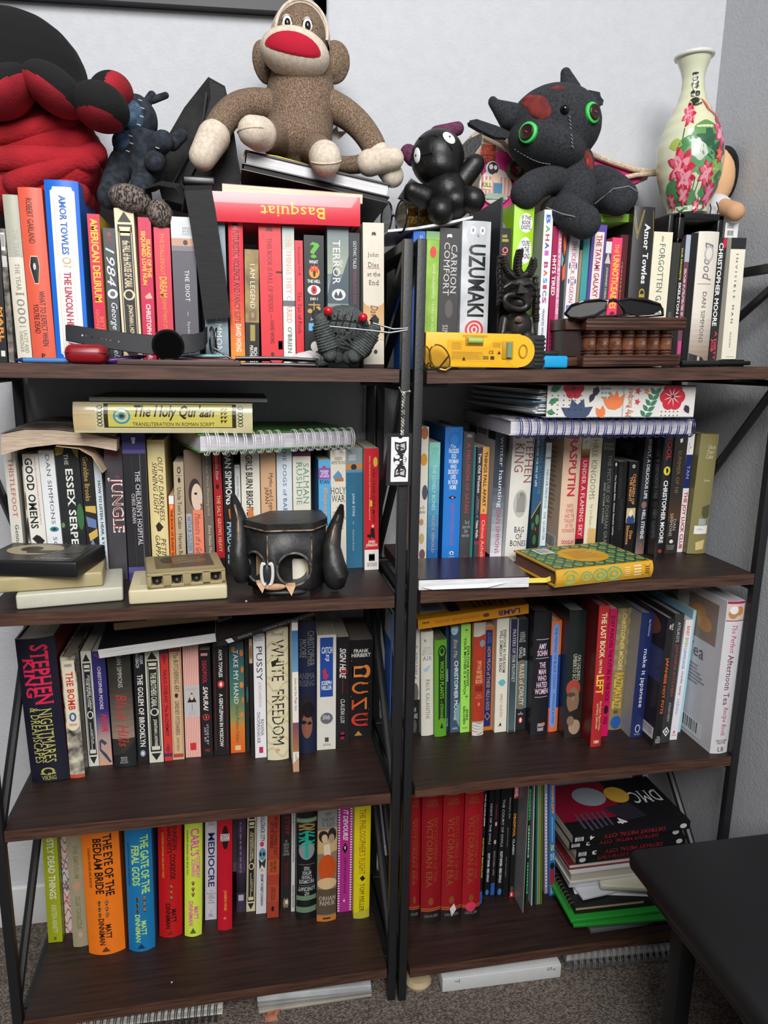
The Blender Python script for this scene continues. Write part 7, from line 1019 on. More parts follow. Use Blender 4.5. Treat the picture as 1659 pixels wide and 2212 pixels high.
def right_small():
    a, b = at(1166, 790, .015), at(1225, 790, .015); zb = zr(a.x + .03)
    t = thing('tape_measure', 'bright cyan flat plastic case beside the spirit level', 'case', ((a.x + b.x) / 2, .03, zb))
    m = MB(); m.box((a.x, .012, zb + .0012), (b.x, .055, zb + .019), bev=.003); child(m, 'body', M('1a9fd8', .3), t)
    m = MB(); m.box((a.x + .004, .016, zb + .019), (a.x + .03, .045, zb + .026), bev=.002); child(m, 'grip', M('16181a', .5), t)
    m = MB(); m.box((a.x - .0006, .0115, zb + .006), (a.x + .006, .02, zb + .0125)); child(m, 'slot', M('0e2a3c', .4), t)
    # trinket box shaped like a row of small books
    x0, x1 = at(1259, 790, .012).x, at(1468, 790, .012).x; zb = zr((x0 + x1) / 2); zt = at(1370, 688, .012).z
    t = thing('trinket_box', 'dark wooden trinket box carved as seven small leather books between two boards', 'box', ((x0 + x1) / 2, .045, zb)); WD = M('w:2a1813:5a3a2c:260', .35)
    s = Matrix.Translation((x0, 0, zb)) @ Matrix.Rotation(-math.atan(.0237), 4, 'Y') @ Matrix.Translation((-x0, 0, -zb))
    hb = .0165; xl = x0 - .024
    for nm, za, zc, xa, xb in (('base_board', zb + .0006, zb + hb, x0, x1), ('lid_board', zt - hb - .002, zt, x0 + .002, x1 + .006)):
        m = MB(); m.box((xa, .012, za), (xb, .085, zc), 0, s, .0015)
        for k in range(3): m.box((xa + .0005, .0108, za + .003 + k * .0055), (xb - .0005, .013, za + .006 + k * .0055), 0, s, .0008)
        m.box((xa - .024, .03, za + .001), (xa, .085, zc - .001), 0, s, .001); child(m, nm, WD, t)
    m = MB(); m.box((xl + .004, .036, zb + hb), (x1 - .004, .083, zt - hb - .002), 0, s); child(m, 'core', M('2a1414', .4), t)
    n = 7; w = (x1 - .004 - x0 - .008) / n
    for i in range(n):
        cx = x0 + .008 + w * (i + .5); za, zc = zb + hb + .0005, zt - hb - .0025; m = MB(); r = w * .47
        m.lathe([(r, za), (r, zc)], 20, 0, s @ Matrix.Translation((cx, .033, 0))); o = child(m, 'book_spine', M('n:4a2a1e:7a4c34:60', .22, coat=.5), t)
        k = MB()
        for f in (.1, .22, .75, .88): z = za + (zc - za) * f; k.tube([s @ Vector((cx + r * 1.03 * math.cos(q), .033 + r * 1.03 * math.sin(q), z)) for q in [2 * math.pi * j / 20 for j in range(20)]], .0013, 6, closed=True)
        child(k, 'raised_band', M('3c2018', .25), o)
        k = MB(); c = s @ Vector((cx, .033 - r - .0004, (za + zc) / 2)); k.prism([c + Vector(((.006 if j % 2 == 0 else .0018) * math.sin(j * math.pi / 6), 0, (.006 if j % 2 == 0 else .0018) * math.cos(j * math.pi / 6))) for j in range(12)], (0, .0012, 0)); child(k, 'star', M('8a6a58', .3), o)
    # sunglasses on the box
    t = thing('sunglasses', 'black wraparound sunglasses lying on the carved wooden box', 'sunglasses', (at(1325, 688, .03).x, .03, zt)); K = M('0d0b0d', .18, coat=.5)
    def lens(pts, y):
        m = MB(); P_ = [at(x, q, yy) for x, q, yy in pts]; m.tube(P_, .0022, 8, closed=True); o = child(m, 'rim', K, t); m = MB(); m.prism(P_, (0, .0015, 0)); child(m, 'lens', M('0e0f10', .5), o)
    lens([(1222, 676, .03), (1235, 660, .022), (1262, 651, .016), (1295, 648, .012), (1313, 650, .01), (1308, 668, .008), (1285, 682, .008), (1255, 688, .014), (1232, 687, .024)], 0)
    lens([(1334, 650, .01), (1360, 645, .012), (1395, 648, .016), (1425, 658, .026), (1430, 666, .03), (1410, 676, .02), (1375, 680, .012), (1348, 672, .008)], 0)
    m = MB(); m.tube([at(1313, 652, .01), at(1324, 647, .009), at(1334, 651, .01)], .0026, 8); child(m, 'bridge', K, t)
    m = MB(); m.tube([at(1222, 678, .03), at(1232, 687, .05), at(1310, 684, .07), at(1380, 681, .072)], .0024, 8); child(m, 'temple', K, t)
    m = MB(); m.tube([at(1430, 668, .03), at(1432, 680, .05), at(1390, 683, .066), at(1270, 685, .076)], .0024, 8); child(m, 'temple', K, t)
    a, b = at(1470, 792, .02), at(1618, 790, .02); t = thing('pen', 'black felt pen lying at the right end of the top shelf', 'pen', ((a.x + b.x) / 2, .02, zr(a.x)))
    r = .0055; A = Vector((a.x, .02, zr(a.x) + r + .0006)); B = Vector((b.x, .02, zr(b.x) + r + .0006)); m = MB(); m.tube([A, A.lerp(B, .55)], r * .85, 10); child(m, 'barrel', M('18181a', .4), t)
    m = MB(); m.tube([A.lerp(B, .55), A.lerp(B, .9), A.lerp(B, .905), B], [r, r, r * .6, r * .6], 10); child(m, 'cap', M('0f0f10', .35), t)
right_small()
# ------------------------------------------------------------------ second shelf, left
def spiral_notebook(label, FL, FR, depth, th, cover, page, ring, nrings, mats_art=None, flip=1, coil_r=None, gap=None, tiltup=0):
    m4, W_ = slab(FL, FR, depth, th); t = thing('spiral_notebook', label, 'notebook', FL); t.matrix_world = m4
    def prt(nm, a, b, mat, bev=.0008):
        m = MB(); m.box(a, b, 0, m4, bev); return child(m, nm, mat, t)
    prt('page_block', (.003, .002, .0022), (W_ - .003, depth - .003, th - .0022), PAGES_Z(page), 0)
    prt('back_cover', (0, 0, 0), (W_, depth, .0018), cover); prt('front_cover', (0, 0, th - .0018), (W_, depth, th), cover)
    r = (coil_r or th * .62); 
    for i in range(nrings):
        x = W_ * (.04 + .92 * i / (nrings - 1))
        if gap and gap[0] < i / (nrings - 1) < gap[1]: continue
        m = MB()
        for dx in (-.0016, .0016):
            m.tube([m4 @ Vector((x + dx, .004 + -r * .55 + r * math.cos(a) * .95, th / 2 + r * math.sin(a))) for a in [2 * math.pi * k / 22 for k in range(22)]], .0008, 6, closed=True)
        child(m, 'wire_ring', ring, t)
    return t, m4, W_
_pz = {}
def PAGES_Z(c):
    if c in _pz: return _pz[c]
    m = M('w:%s:%s:700' % (mixhex(c, '6a6a70', .28), c), .85); _pz[c] = m; return m
def left_second():
    FL, FR = at(428, 978, .085), at(757, 966, .085); z = max(FL.z, FR.z, .232); FL.z = z - .0195; FR.z = z - .0205
    FL, FR = Vector((-.279, .072, .206)), Vector((-.041, .146, .2065))
    t, m4, W_ = spiral_notebook('green spiral notebook with white wire rings lying across the second-shelf books', FL, FR, .185, .027, M('n:3a7a30:5a9a40:30', .45), 'e0dce4', M('e8e8ec', .3), 18, gap=(.49, .55))
    m = MB(); mats = [M('c03060', .5)]
    for x, y, r in ((.25, .05, .008), (.5, .12, .01), (.7, .06, .007), (.15, .13, .007), (.85, .14, .008)):
        c = m4 @ Vector((W_ * x, y, .0273)); m.prism([c + m4.to_3x3() @ Vector((r * (1 if j % 2 else .5) * math.cos(j * math.pi / 6), r * (1 if j % 2 else .5) * math.sin(j * math.pi / 6), 0)) for j in range(12)], (0, 0, .0002))
    child(m, 'printed_flowers', mats, t)
    # large yellow volume on top, a thin grey one over it, a bowed paperback beside
    a, b = at(158, 884, .075), at(545, 884, .075); zq = .2345 + .0225
    Q = lie(Vector((a.x, .075, .2345 + .0225)), Vector((b.x, .075, .2345 + .0215)), .043, .19, 'h', 'e4dcb0', 'thick yellow worn hardcover THE HOLY QUR\'AAN lying on the green notebook', [('g', .1, .0, .9, .12, 'd8bb8c', 'e2cfa0'), ('r', .2, .17, .95, .9, 'e0d468'), ('f', .18, .165, .96, .905, '3a3420', .03), ('e', .3, .215, .82, .31, '3a9ab0'), ('e', .36, .225, .76, .3, 'e0d49a'), ('e', .44, .24, .68, .285, '3a9ab0'), ('e', .5, .25, .62, .275, '3a3420'),
        ('t', 'b i', 'The Holy Qur\'aan', .42, .33, .93, .78, '221d14'), ('t', '', 'TRANSLITERATION IN ROMAN SCRIPT', .24, .32, .36, .78, '3a3420')] + [q for i in range(6) for v0 in (.128, .915) for q in (('e', .22 + .115 * i, v0, .33 + .115 * i, v0 + .03, '3a3420'), ('e', .24 + .115 * i, v0 + .004, .31 + .115 * i, v0 + .026, 'e4dcb0'))] + [('p', ((.35 + .13 * (i % 4), .82 + .02 * (i // 4)), (.43 + .13 * (i % 4), .815 + .02 * (i // 4)), (.45 + .13 * (i % 4), .835 + .02 * (i // 4)), (.4 + .13 * (i % 4), .826 + .02 * (i // 4))), '3a3420') for i in range(8)], dict(gloss=1, bulge=.12, page='c9b890'), topright=False)
    a, b = at(192, 852, .085), at(577, 853, .085); zt = .2345 + .0225 + .0218
    lie(Vector((a.x, .085, zt + .0032)), Vector((b.x, .085, zt + .0028)), .0055, .16, 'p', 'a8a69e', 'thin grey book lying on top of the thick yellow hardcover', [], dict(page='d8d0c0'), topright=False)
    t = thing('paperback_book', 'old brown paperback bowed across the first books, pages drooping in front', 'book', at(120, 950, .14), GROUPS['c'])
    Y = .105; top = [at(x, y, Y) for x, y in ((2, 939), (28, 933), (55, 928), (120, 929), (190, 937), (252, 949))]; bot = [at(x, y, Y) for x, y in ((2, 983), (30, 975), (60, 967), (120, 960), (190, 963), (252, 974))]
    dep = Vector((0, .165, .004)); m = MB(); n = 6
    m.add(top + bot, [(i, i + 1, n + i + 1, n + i) for i in range(n - 1)]); tb = [p + dep for p in top + bot]
    m.add(tb, [(i, i + 1, n + i + 1, n + i) for i in range(n - 1)]); m.add(bot + [p + dep for p in bot], [(i, i + 1, n + i + 1, n + i) for i in range(n - 1)]); m.add([top[-1], bot[-1], top[-1] + dep, bot[-1] + dep], [(0, 1, 3, 2)]); m.add([top[0], bot[0], top[0] + dep, bot[0] + dep], [(0, 1, 3, 2)])
    child(m, 'page_block', M('w:b59c88:dcc8b2:900', .85), t)
    m = MB(); up = Vector((0, -.001, .0012)); cv = [p + up for p in top]; m.prism(cv + [p + Vector((0, 0, .0009)) for p in cv[::-1]], dep + Vector((0, .002, 0)))
    mats = [M('n:4a413a:7d736a:26', .5)]
    def fm(u, v, e):
        k = min(int(u * 5), 4); f = u * 5 - k; p = cv[k].lerp(cv[k + 1], f); return p + dep * (1 - v) + Vector((0, 0, .0011 + e))
    print_on(m, mats, [('r', .3, .5, .75, .62, 'a8a29a'), ('b', .8, .7, .98, .95)], fm, cuts=10); child(m, 'cover', mats, t)
    m = MB(); m.ribbon([at(x, y, Y + .002) + Vector((0, .05, 0)) for x, y in ((120, 962), (170, 968), (198, 984), (214, 1008), (222, 1020))], Vector((0, .1, .002)), .0007); child(m, 'loose_page', M('d9bfa2', .85), t)
left_second()
def cartridge(label, FL, FR, depth, th, col, windows=0, lab=None, dark=None, notch=True):
    m4, W_ = slab(FL, FR, depth, th); t = thing('tape_cartridge', label, 'tape cartridge', FL, 'eight-track tape cartridges on the second shelf'); t.matrix_world = m4
    C_ = M(col, .45); m = MB()
    if not windows: m.box((0, 0, .0003), (W_, depth, th), 0, m4, .003); child(m, 'shell', C_, t)
    else:
        m.box((0, .012, .0003), (W_, depth, th), 0, m4, .003); m.box((0, 0, .0003), (W_, .013, .005), 0, m4, .001); m.box((0, 0, th - .004), (W_, .013, th), 0, m4, .001)
        for k in range(windows + 1): x = W_ * k / windows; m.box((max(0, x - .006), 0, .0005), (min(W_, x + .006), .013, th - .0005), 0, m4, .001)
        child(m, 'shell', C_, t)
        for k in range(windows):
            m = MB(); x = W_ * (k + .5) / windows; m.box((x - .006, .009, .005), (x + .006, .0122, th - .004), 0, m4, .001); child(m, 'tape_window', M('1c1a18', .3), t)
            m = MB(); T = m4 @ Matrix.Translation((x, .0055, .0052)); m.lathe([(.0035, 0), (.0045, .003), (.0035, .006), (.002, .0075), (.0003, .0075)], 14, 0, T); child(m, 'roller', M('2a2826', .4), t)
    if lab:
        m = MB(); mats = [M(lab[0], .35)]; m.box((W_ * lab[1], depth * lab[2], th - .0005), (W_ * lab[3], depth * lab[4], th + .0004), 0, m4)
        a0, b0, a1, b1 = W_ * lab[1], depth * lab[2], W_ * lab[3], depth * lab[4]
        print_on(m, mats, lab[5], lambda u, v, e: m4 @ Vector((a0 + (a1 - a0) * u, b1 - (b1 - b0) * v, th + .0004 + e))); child(m, 'label', mats, t)
    if notch:
        m = MB()
        for k in range(7): m.box((W_ * .08 + k * .0032, -.0006, th * .25), (W_ * .08 + .0014 + k * .0032, .001, th * .75), 0, m4)
        child(m, 'grip_ribs', C_, t)
    return t
cartridge('pale grey tape cartridge at the bottom of the left stack', Vector((-.524, .012, 0)), Vector((-.388, .032, 0)), .1, .0215, 'c9c7b6', lab=('b9b7a8', .2, .25, .8, .9, []))
cartridge('yellowed beige tape cartridge in the middle of the left stack', Vector((-.553, .02, .022)), Vector((-.415, .036, .022)), .1, .0215, 'b5a67c', lab=('a8986c', .2, .25, .8, .9, []))
cartridge('black tape cartridge with a dark photo label, top of the left stack', Vector((-.578, .035, .044)), Vector((-.442, .006, .044)), .1, .0225, '16171a', lab=('2a2826', .06, .04, .94, .94, [('e', .05, .05, .7, .7, 'a89a7c'), ('e', .2, .2, .45, .5, '2a2420'), ('p', ((.3, .45), (.7, .4), (.6, .6), (.35, .6)), '3a302a'), ('l', .72, .12, .95, .6, '7a7670', 6), ('h', '', 'A TASTE OF HONEY', .55, .84, .95, .92, 'b8b0a0')]), notch=False)
cartridge('dirty cream tape cartridge at the bottom of the right stack', Vector((-.378, .012, 0)), Vector((-.243, .02, 0)), .1, .0215, 'd6cba8', lab=('cfc4a2', .1, .2, .9, .9, [('l', .2, .3, .8, .7, 'a89a78', 5)]), notch=False)
cartridge('beige tape cartridge with open roller windows, on top of the right stack', Vector((-.352, .012, .022)), Vector((-.245, .028, .022)), .1, .0215, 'a3946c', windows=4, lab=('4a3a2c', .12, .25, .88, .92, [('e', .1, .1, .35, .6, '2a2018'), ('l', .3, .2, .9, .75, 'a8906c', 6), ('p', ((.5, .1), (.9, .2), (.7, .5)), '6a5440')]), notch=False)
def lantern():
    S = mpp(.05, 620, 1200); t = thing('demon_lantern', 'black carved wooden demon head candle holder with tall ears, holding a white candle', 'candle holder', (-.155, .06, 0))
    K = M('n:131213:2b2a2b:24', .45, (70, .5, .002)); RAW = M('n:b98f6c:d2ac86:60', .6)
    h = .1; P6 = [(at(577, 1158, .01).x, .01), (at(673, 1158, .01).x, .01), (at(704, 1130, .045).x, .045), (at(690, 1118, .1).x, .1), (at(585, 1112, .1).x, .1), (at(533, 1130, .045).x, .045)]
    cx, cy = sum(p[0] for p in P6) / 6, sum(p[1] for p in P6) / 6
    def poly(k, z): return [(cx + (x - cx) * k, cy + (y - cy) * k, z) for x, y in P6]
    b = MB(); b.prism(poly(1, .012), (0, 0, h - .012)); body = child(b, 'head', K, t)
    def boolean(o, cut):
        d = bpy.data.objects.new('cut', bpy.data.meshes.new('cut')); d.data.from_pydata(cut.v, [], cut.f); COL.objects.link(d)
        for q_ in (K, RAW): d.data.materials.append(q_)
        d.data.polygons.foreach_set('material_index', cut.m)
        bm = bmesh.new(); bm.from_mesh(d.data); bmesh.ops.remove_doubles(bm, verts=bm.verts[:], dist=1e-6); bmesh.ops.recalc_face_normals(bm, faces=bm.faces[:]); bm.to_mesh(d.data); bm.free(); d.matrix_world = Matrix()
        bm = bmesh.new(); bm.from_mesh(o.data); bmesh.ops.remove_doubles(bm, verts=bm.verts[:], dist=1e-6); bmesh.ops.recalc_face_normals(bm, faces=bm.faces[:]); bm.to_mesh(o.data); bm.free()
        md = o.modifiers.new('b', 'BOOLEAN'); md.object = d; md.operation = 'DIFFERENCE'; md.solver = 'EXACT'; md.material_mode = 'TRANSFER'
        bpy.context.view_layer.update(); dg = bpy.context.evaluated_depsgraph_get(); me = bpy.data.meshes.new_from_object(o.evaluated_get(dg)); o.modifiers.clear(); o.data = me; bpy.data.objects.remove(d)
    inner = MB(); inner.prism(poly(.87, .016), (0, 0, h - .024), 1); body.data.materials.append(RAW); boolean(body, inner)
    q6 = poly(.8, .0165)
    for i_, j_ in ((1, 2), (2, 3), (3, 4), (4, 5)):
        p_, r_ = Vector(q6[i_]), Vector(q6[j_]); n_ = Vector((-(r_ - p_).y, (r_ - p_).x, 0)).normalized() * .0008
        m = MB(); m.prism([p_, r_, r_ + Vector((0, 0, .068)), p_ + Vector((0, 0, .068))], n_); child(m, 'inner_wall', RAW, t)
    F1, F2, L6 = Vector((*P6[0], 0)), Vector((*P6[1], 0)), Vector((*P6[5], 0))
    for (px, py), A_, B_, w in (((635, 1230), F1, F2, .0235), ((553, 1224), L6, F1, .0215)):
        d = (B_ - A_).normalized(); nrm = Vector((d.y, -d.x, 0)); D = at(px, py, 1) - CAM; k = (A_ - CAM).dot(nrm) / D.dot(nrm); e = CAM + D * k
        T = facing(e - nrm * .03, nrm); c = MB(); c.lathe([(w, 0), (w, .06)], 30, 0, T); boolean(body, c)
        m = MB(); T = facing(e + nrm * .0005, nrm); m.tube([T @ Vector((w * 1.04 * math.cos(a), w * 1.04 * math.sin(a), 0)) for a in [2 * math.pi * i / 30 for i in range(30)]], .0018, 8, closed=True); child(m, 'eye_rim', M('n:1a191a:6a6662:90', .5), t)
    m = MB(); m.prism(poly(1.05, h), (0, 0, .012)); o = child(m, 'lid', K, t); bv = o.modifiers.new('b', 'BEVEL'); bv.width = .003; bv.segments = 2
    m = MB(); m.tube([Vector(p) for p in poly(1.05, h + .002)], .0011, 6, closed=True); child(m, 'worn_edge', M('n:1a1918:b89a78:60', .6), o)
    for i in (0, 1):
        m = MB(); p = Vector((*P6[i], 0)); m.tube([p + Vector((0, -.0002, h * q)) for q in (.95, .8, .62, .5)], .0009, 6); child(m, 'worn_edge', M('n:1a1918:b89a78:60', .6), t)
    m = MB(); m.prism(poly(.9, .0005), (0, 0, .015)); child(m, 'jaw', K, t)
    m = MB(); m.ell(at(618, 1279, .012), (.03, .008, .0055)); child(m, 'chin', K, t)
    for x, y in ((565, 1266), (628, 1272)):
        m = MB(); p = at(x, y, .002); m.prism([p + Vector((-.007, 0, .004)), p + Vector((.007, 0, .004)), p + Vector((.001, -.003, -.01))], (0, .01, .002)); child(m, 'tooth', RAW, t)
    m = MB(); p = at(594, 1268, .005); m.ell(p, (.016, .004, .005)); child(m, 'tongue', RAW, t)
    W_ = M('dcdcda', .6)
    for sx in (-1, 1):
        m = MB(); p = at(577 + sx * 7, 1240, .002); m.tube([p + Vector((sx * .0035 * math.cos(a) + sx * .0005 * a, -.0 , .016 * math.sin(a))) for a in [math.pi * (-.62 + 1.3 * i / 12) for i in range(13)]], .0024, 8); child(m, 'white_nostril', W_, t)
    m = MB(); m.ell(at(577, 1240, .008), (.008, .006, .016)); child(m, 'nose', K, t)
    def ear(pts, ws, nm='ear', y=.05):
        m = MB(); ep = [at(a, b_, y + .012 * math.sin(i)) for i, (a, b_) in enumerate(pts)]; ep = [Vector((p.x, p.y, max(p.z, w * S * .9 + .001))) for p, w in zip(ep, ws)]; m.tube(ep, [w * S for w in ws], 14); o = child(m, nm, K, t)
        m = MB(); m.tube([at(a - w * .1, b_, y - w * S * .92) for (a, b_), w in list(zip(pts, ws))[1:-1]], .0014, 6); child(m, 'worn_edge', M('n:1a1918:b89a78:60', .6), o)
    ear([(503, 1068), (508, 1090), (516, 1120), (517, 1160), (515, 1195), (518, 1225), (523, 1245), (524, 1252)], [5, 12, 17, 17, 19, 22, 19, 8])
    ear([(738, 1092), (733, 1112), (722, 1145), (716, 1180), (720, 1215), (726, 1238), (725, 1256), (724, 1266)], [5, 11, 16, 20, 25, 28, 23, 11], y=.035)
    c = at(648, 1232, .06); tt = thing('candle', 'short white pillar candle inside the carved demon lantern', 'candle', (c.x, .055, .0165)); m = MB(); m.lathe([(.0195, .0165), (.02, .049), (.0185, .052), (.004, .051), (.0005, .051)], 26, 0, Matrix.Translation((c.x, .055, 0))); child(m, 'wax', M('ece6d4', .5), tt)
    m = MB(); m.tube([(c.x, .055, .05), (c.x + .001, .055, .058)], .0008, 6); child(m, 'wick', M('1a1816', .8), tt)
lantern()
def hang_tag():
    t = thing('hang_tag', 'black cardboard tag with a white winged skull print hanging from the central posts', 'tag', at(866, 840, -.004)); y = -.006
    a, b = at(838, 936, y), at(888, 1048, y); m = MB(); mats = [M('141417', .7)]; m.prism([(a.x, y, a.z), (b.x, y, a.z), (b.x - .0005, y, b.z), (a.x - .0015, y, b.z)], (0, .0012, 0)); W_, H_ = b.x - a.x, a.z - b.z
    fm = lambda u, v, e: (a.x + W_ * u, y - e, a.z - H_ * v)
    k = '1a1a1e'; w = 'e9e9ea'
    art = [('r', .14, .07, .86, .93, w), ('e', .42, .03, .6, .1, '141417')]
    for s in (0, 1):
        fl = (lambda q: q) if s == 0 else (lambda q: tuple((u, 1.0 - v) for u, v in q))
        art += [('p', fl(((.28, .16), (.5, .18), (.76, .15), (.78, .3), (.7, .38), (.45, .4), (.3, .3))), k), ('p', fl(((.34, .2), (.48, .22), (.42, .32), (.35, .29))), 'b8b8ba'), ('p', fl(((.52, .21), (.7, .19), (.71, .3), (.54, .33))), 'b8b8ba'), ('p', fl(((.4, .24), (.68, .28), (.66, .3), (.4, .27))), k)]
    art += [('e', .24, .38, .78, .62, k), ('e', .28, .41, .5, .49, w), ('e', .28, .52, .5, .6, w), ('p', ((.5, .48), (.62, .5), (.5, .53)), w), ('r', .64, .42, .74, .58, w), ('r', .66, .45, .73, .46, k), ('r', .66, .495, .73, .505, k), ('r', .66, .54, .73, .55, k)]
    print_on(m, mats, art, fm, step=.00004, rough=.7); child(m, 'card', mats, t)
    st = MB(); N = 60
    for ph in (0, math.pi):
        p0, p1 = at(872, 846, y), at(868, 940, y); st.tube([p0.lerp(p1, i / N) + Vector((.0016 * math.cos(i * .7 + ph), -.002 + .0012 * math.sin(i * .7 + ph), 0)) for i in range(N + 1)], .0011, 6)
    st.tube([at(862, 836, y), at(868, 848, y), at(878, 846, y), at(886, 845, y), at(884, 843, .002)], .0009, 6); child(st, 'twine', M('n:cfcbc0:2a2a2a:160', .9), t)
hang_tag()
def crumb(px, py, z, k): 
    m = MB(); p = atz(px, py, z); m.ell((p.x, max(p.y, .004), z + .001), (.0015, .0013, .0012), 0, None, 6, 4); o = m.build('wax_crumb', M('e4dccc', .8), None, (p.x, max(p.y, .004), z)); tag(o, k, 'crumb')
crumb(532, 1300, 0, 'tiny pale crumb on the second shelf in front of the demon lantern'); crumb(371, 2123, -.6517, 'tiny white crumb on the bare front of the bottom shelf')

# ------------------------------------------------------------------ second shelf, right
def zd(x): return .0061 + .0086 * (x - .0387)
def right_second():
    # purple notebook, white edges to the front
    FL, FR = Vector((at(904, 1276, .0).x, .0, zd(.05))), Vector((at(1143, 1267, -.012).x, -.012, zd(.2)))
    m4, W_ = slab(FL, FR, .115, .018); t = thing('notebook', 'deep purple softcover notebook with white page edges on the right second shelf', 'notebook', FL); t.matrix_world = m4
    m = MB(); m.box((.0005, .0005, .001), (W_ - .0005, .114, .0165), 0, m4); child(m, 'page_block', PAGES_Z('ececee'), t)
    m = MB(); m.box((0, 0, .0166), (W_, .115, .0178), 0, m4); m.box((0, .1145, .0002), (W_, .1155, .0178), 0, m4); m.box((0, 0, .0002), (W_, .115, .001), 0, m4); child(m, 'cover', M('2c1526', .22), t)
    m = MB(); m.prism([m4 @ Vector(p) for p in ((.004, -.001, .006), (W_ * .8, -.0004, .009), (W_ * .6, -.006, .004), (.02, -.004, .0025))], (0, 0, .0004)); child(m, 'loose_sheet', M('e8e8ea', .6), t)
    # yellow paisley hardcover with a ribbon
    FL, FR = Vector((.243, -.022, zd(.243) + .0012)), Vector((.42, .006, zd(.42) + .0012)); m4, W_ = slab(FL, FR, .125, .027)
    t = thing('hardcover_book', 'golden yellow hardcover with green paisley lying flat at the front of the right second shelf', 'book', FL, GROUPS['d']); t.matrix_world = m4
    yl = 'dca62c'; m = MB(); mats = [M(yl, .4)]; N = 10; d = .125; th = .027
    sp = [(0 - .004 * math.sin(math.pi * i / N), th * i / N) for i in range(N + 1)]
    for lo, hi in ((.0004, .003), (th - .0028, th)): m.box((0, 0, lo), (W_, d, hi), 0, m4)
    vs = [m4 @ Vector((x, y, z)) for x in (0, W_) for y, z in sp] + [m4 @ Vector((x, y + .0025, z)) for x in (0, W_) for y, z in sp]; n = N + 1
    m.add(vs, [(i, i + 1, n + i + 1, n + i) for i in range(N)] + [(2 * n + i, 2 * n + i + 1, 3 * n + i + 1, 3 * n + i) for i in range(N)] + [(i, i + 1, 2 * n + i + 1, 2 * n + i) for i in range(N)] + [(n + i, n + i + 1, 3 * n + i + 1, 3 * n + i) for i in range(N)], 0, True)
    sf = lambda u, v, e: m4 @ Vector((W_ * u, -.004 * math.sin(math.pi * (1 - v)) - e, th * (1 - v)))
    gr = '6fae78'; art = []
    for k, (cx, r) in enumerate(((.14, .5), (.3, .36), (.44, .46), (.58, .5))):
        for j in range(4): rr = r * (1 - j * .24) * .9; art.append(('e', cx - rr * .19, .5 - rr * .95, cx + rr * .19, .5 + rr * .95, gr if j % 2 == 0 else yl))
    art += [('l', .69, .2, .76, .8, 'ecd898', 5), ('l', .79, .15, .87, .85, 'f0e6c4', 4), ('f', .9, .15, .97, .85, '8a6a1a', .1), ('l', .91, .25, .96, .75, '6a4a10', 4)]
    print_on(m, mats, art, sf, vcuts=8)
    tf = lambda u, v, e: m4 @ Vector((W_ * u, d * (1 - v), th + e)); dk = '2e5a4c'; gg = '5c9468'
    art = [('r', .02, .04, .98, .96, gg), ('f', .02, .03, .98, .97, dk, .012)]
    for i in range(9):
        for j in range(5):
            cx, cy = .07 + i * .108, .12 + j * .19
            if .3 < cx < .7 and .25 < cy < .8: continue
            for q in range(3): art.append(('e', cx - .05 + q * .016, cy - .085 + q * .027, cx + .05 - q * .016, cy + .085 - q * .027, (dk, 'b0a848', gg)[q]))
    art += [('e', .27, .2, .74, .84, yl), ('l', .36, .34, .66, .7, 'a87a20', 8), ('b', .14, .1, .3, .34)]
    print_on(m, mats, art, tf, step=.00001); child(m, 'cover', mats, t)
    m = MB(); m.box((.003, .003, .0032), (W_ - .003, d - .003, th - .003), 0, m4); child(m, 'page_block', PAGES_Z('6a4030'), t)
    m = MB(); m.ribbon([m4 @ Vector(p) for p in ((.02, .02, .012), (-.006, .015, .008), (-.035, .035, .004), (-.042, .07, .003))], Vector((0, .002, .007)), .0006); child(m, 'ribbon_marker', M('e8d44a', .5), t)
    # spiral notebook with blue wire, and the floral folder over it
    FL, FR = Vector((at(1100, 930, .05).x, .05, .2325)), Vector((at(1497, 945, .05).x, .05, .2335))
    t, m4, W_ = spiral_notebook('white spiral notebook with blue wire rings, under the flowered recipe folder', FL, FR, .235, .024, M('v:e4e0e2:3a2a4c:70', .5), 'e2dfe8', M('28327a', .3), 22, coil_r=.0155)
    FL, FR = Vector((at(1180, 898, .035).x, .035, .2605)), Vector((at(1497, 905, .035).x, .035, .2615)); m4, W_ = slab(FL, FR, .235, .052)
    t = thing('recipe_folder', 'white accordion folder printed with big red and orange flowers, stuffed with papers', 'folder', FL); t.matrix_world = m4
    H_ = .05; m = MB(); mats = [M('e6e3de', .5)]; m.box((0, 0, 0), (W_, .0018, H_), 0, m4)
    fm = lambda u, v, e: m4 @ Vector((W_ * u, -e, H_ * (1 - v))); art = []
    A = W_ / H_
    def leaf(u, v, L_, a, c, w=.35): ca, sa = math.cos(a), math.sin(a); art.append(('p', [(u + (p * ca - q * sa) / A, v + (p * sa + q * ca)) for p, q in ((0, 0), (L_ * .3, L_ * w * .5), (L_ * .6, L_ * w * .45), (L_, 0), (L_ * .6, -L_ * w * .45), (L_ * .3, -L_ * w * .5))], c))
    def flower(u, v, r, c, c2):
        for k in range(6): a = 2 * math.pi * k / 6; art.append(('e', u + (r * .55 * math.cos(a) - r * .5) / A, v + r * .55 * math.sin(a) - r * .5, u + (r * .55 * math.cos(a) + r * .5) / A, v + r * .55 * math.sin(a) + r * .5, c))
        for k in range(9): leaf(u, v, r * .75, 2 * math.pi * k / 9, c2, .09)
        art.append(('e', u - r * .12 / A, v - r * .12, u + r * .12 / A, v + r * .12, '2a2640'))
    flower(.17, .1, .32, 'c8283c', '8a1428'); flower(.84, .34, .42, 'd0283c', 'f0d8d4')
    for a in (-2.6, -1.9, -1.25, -.6): leaf(.2, 1.0, .62, a, '42506e', .5)
    for a in (-2.4, -1.9, -1.5, -1.0): leaf(.45, .75, .6, a, 'f0824a', .4)
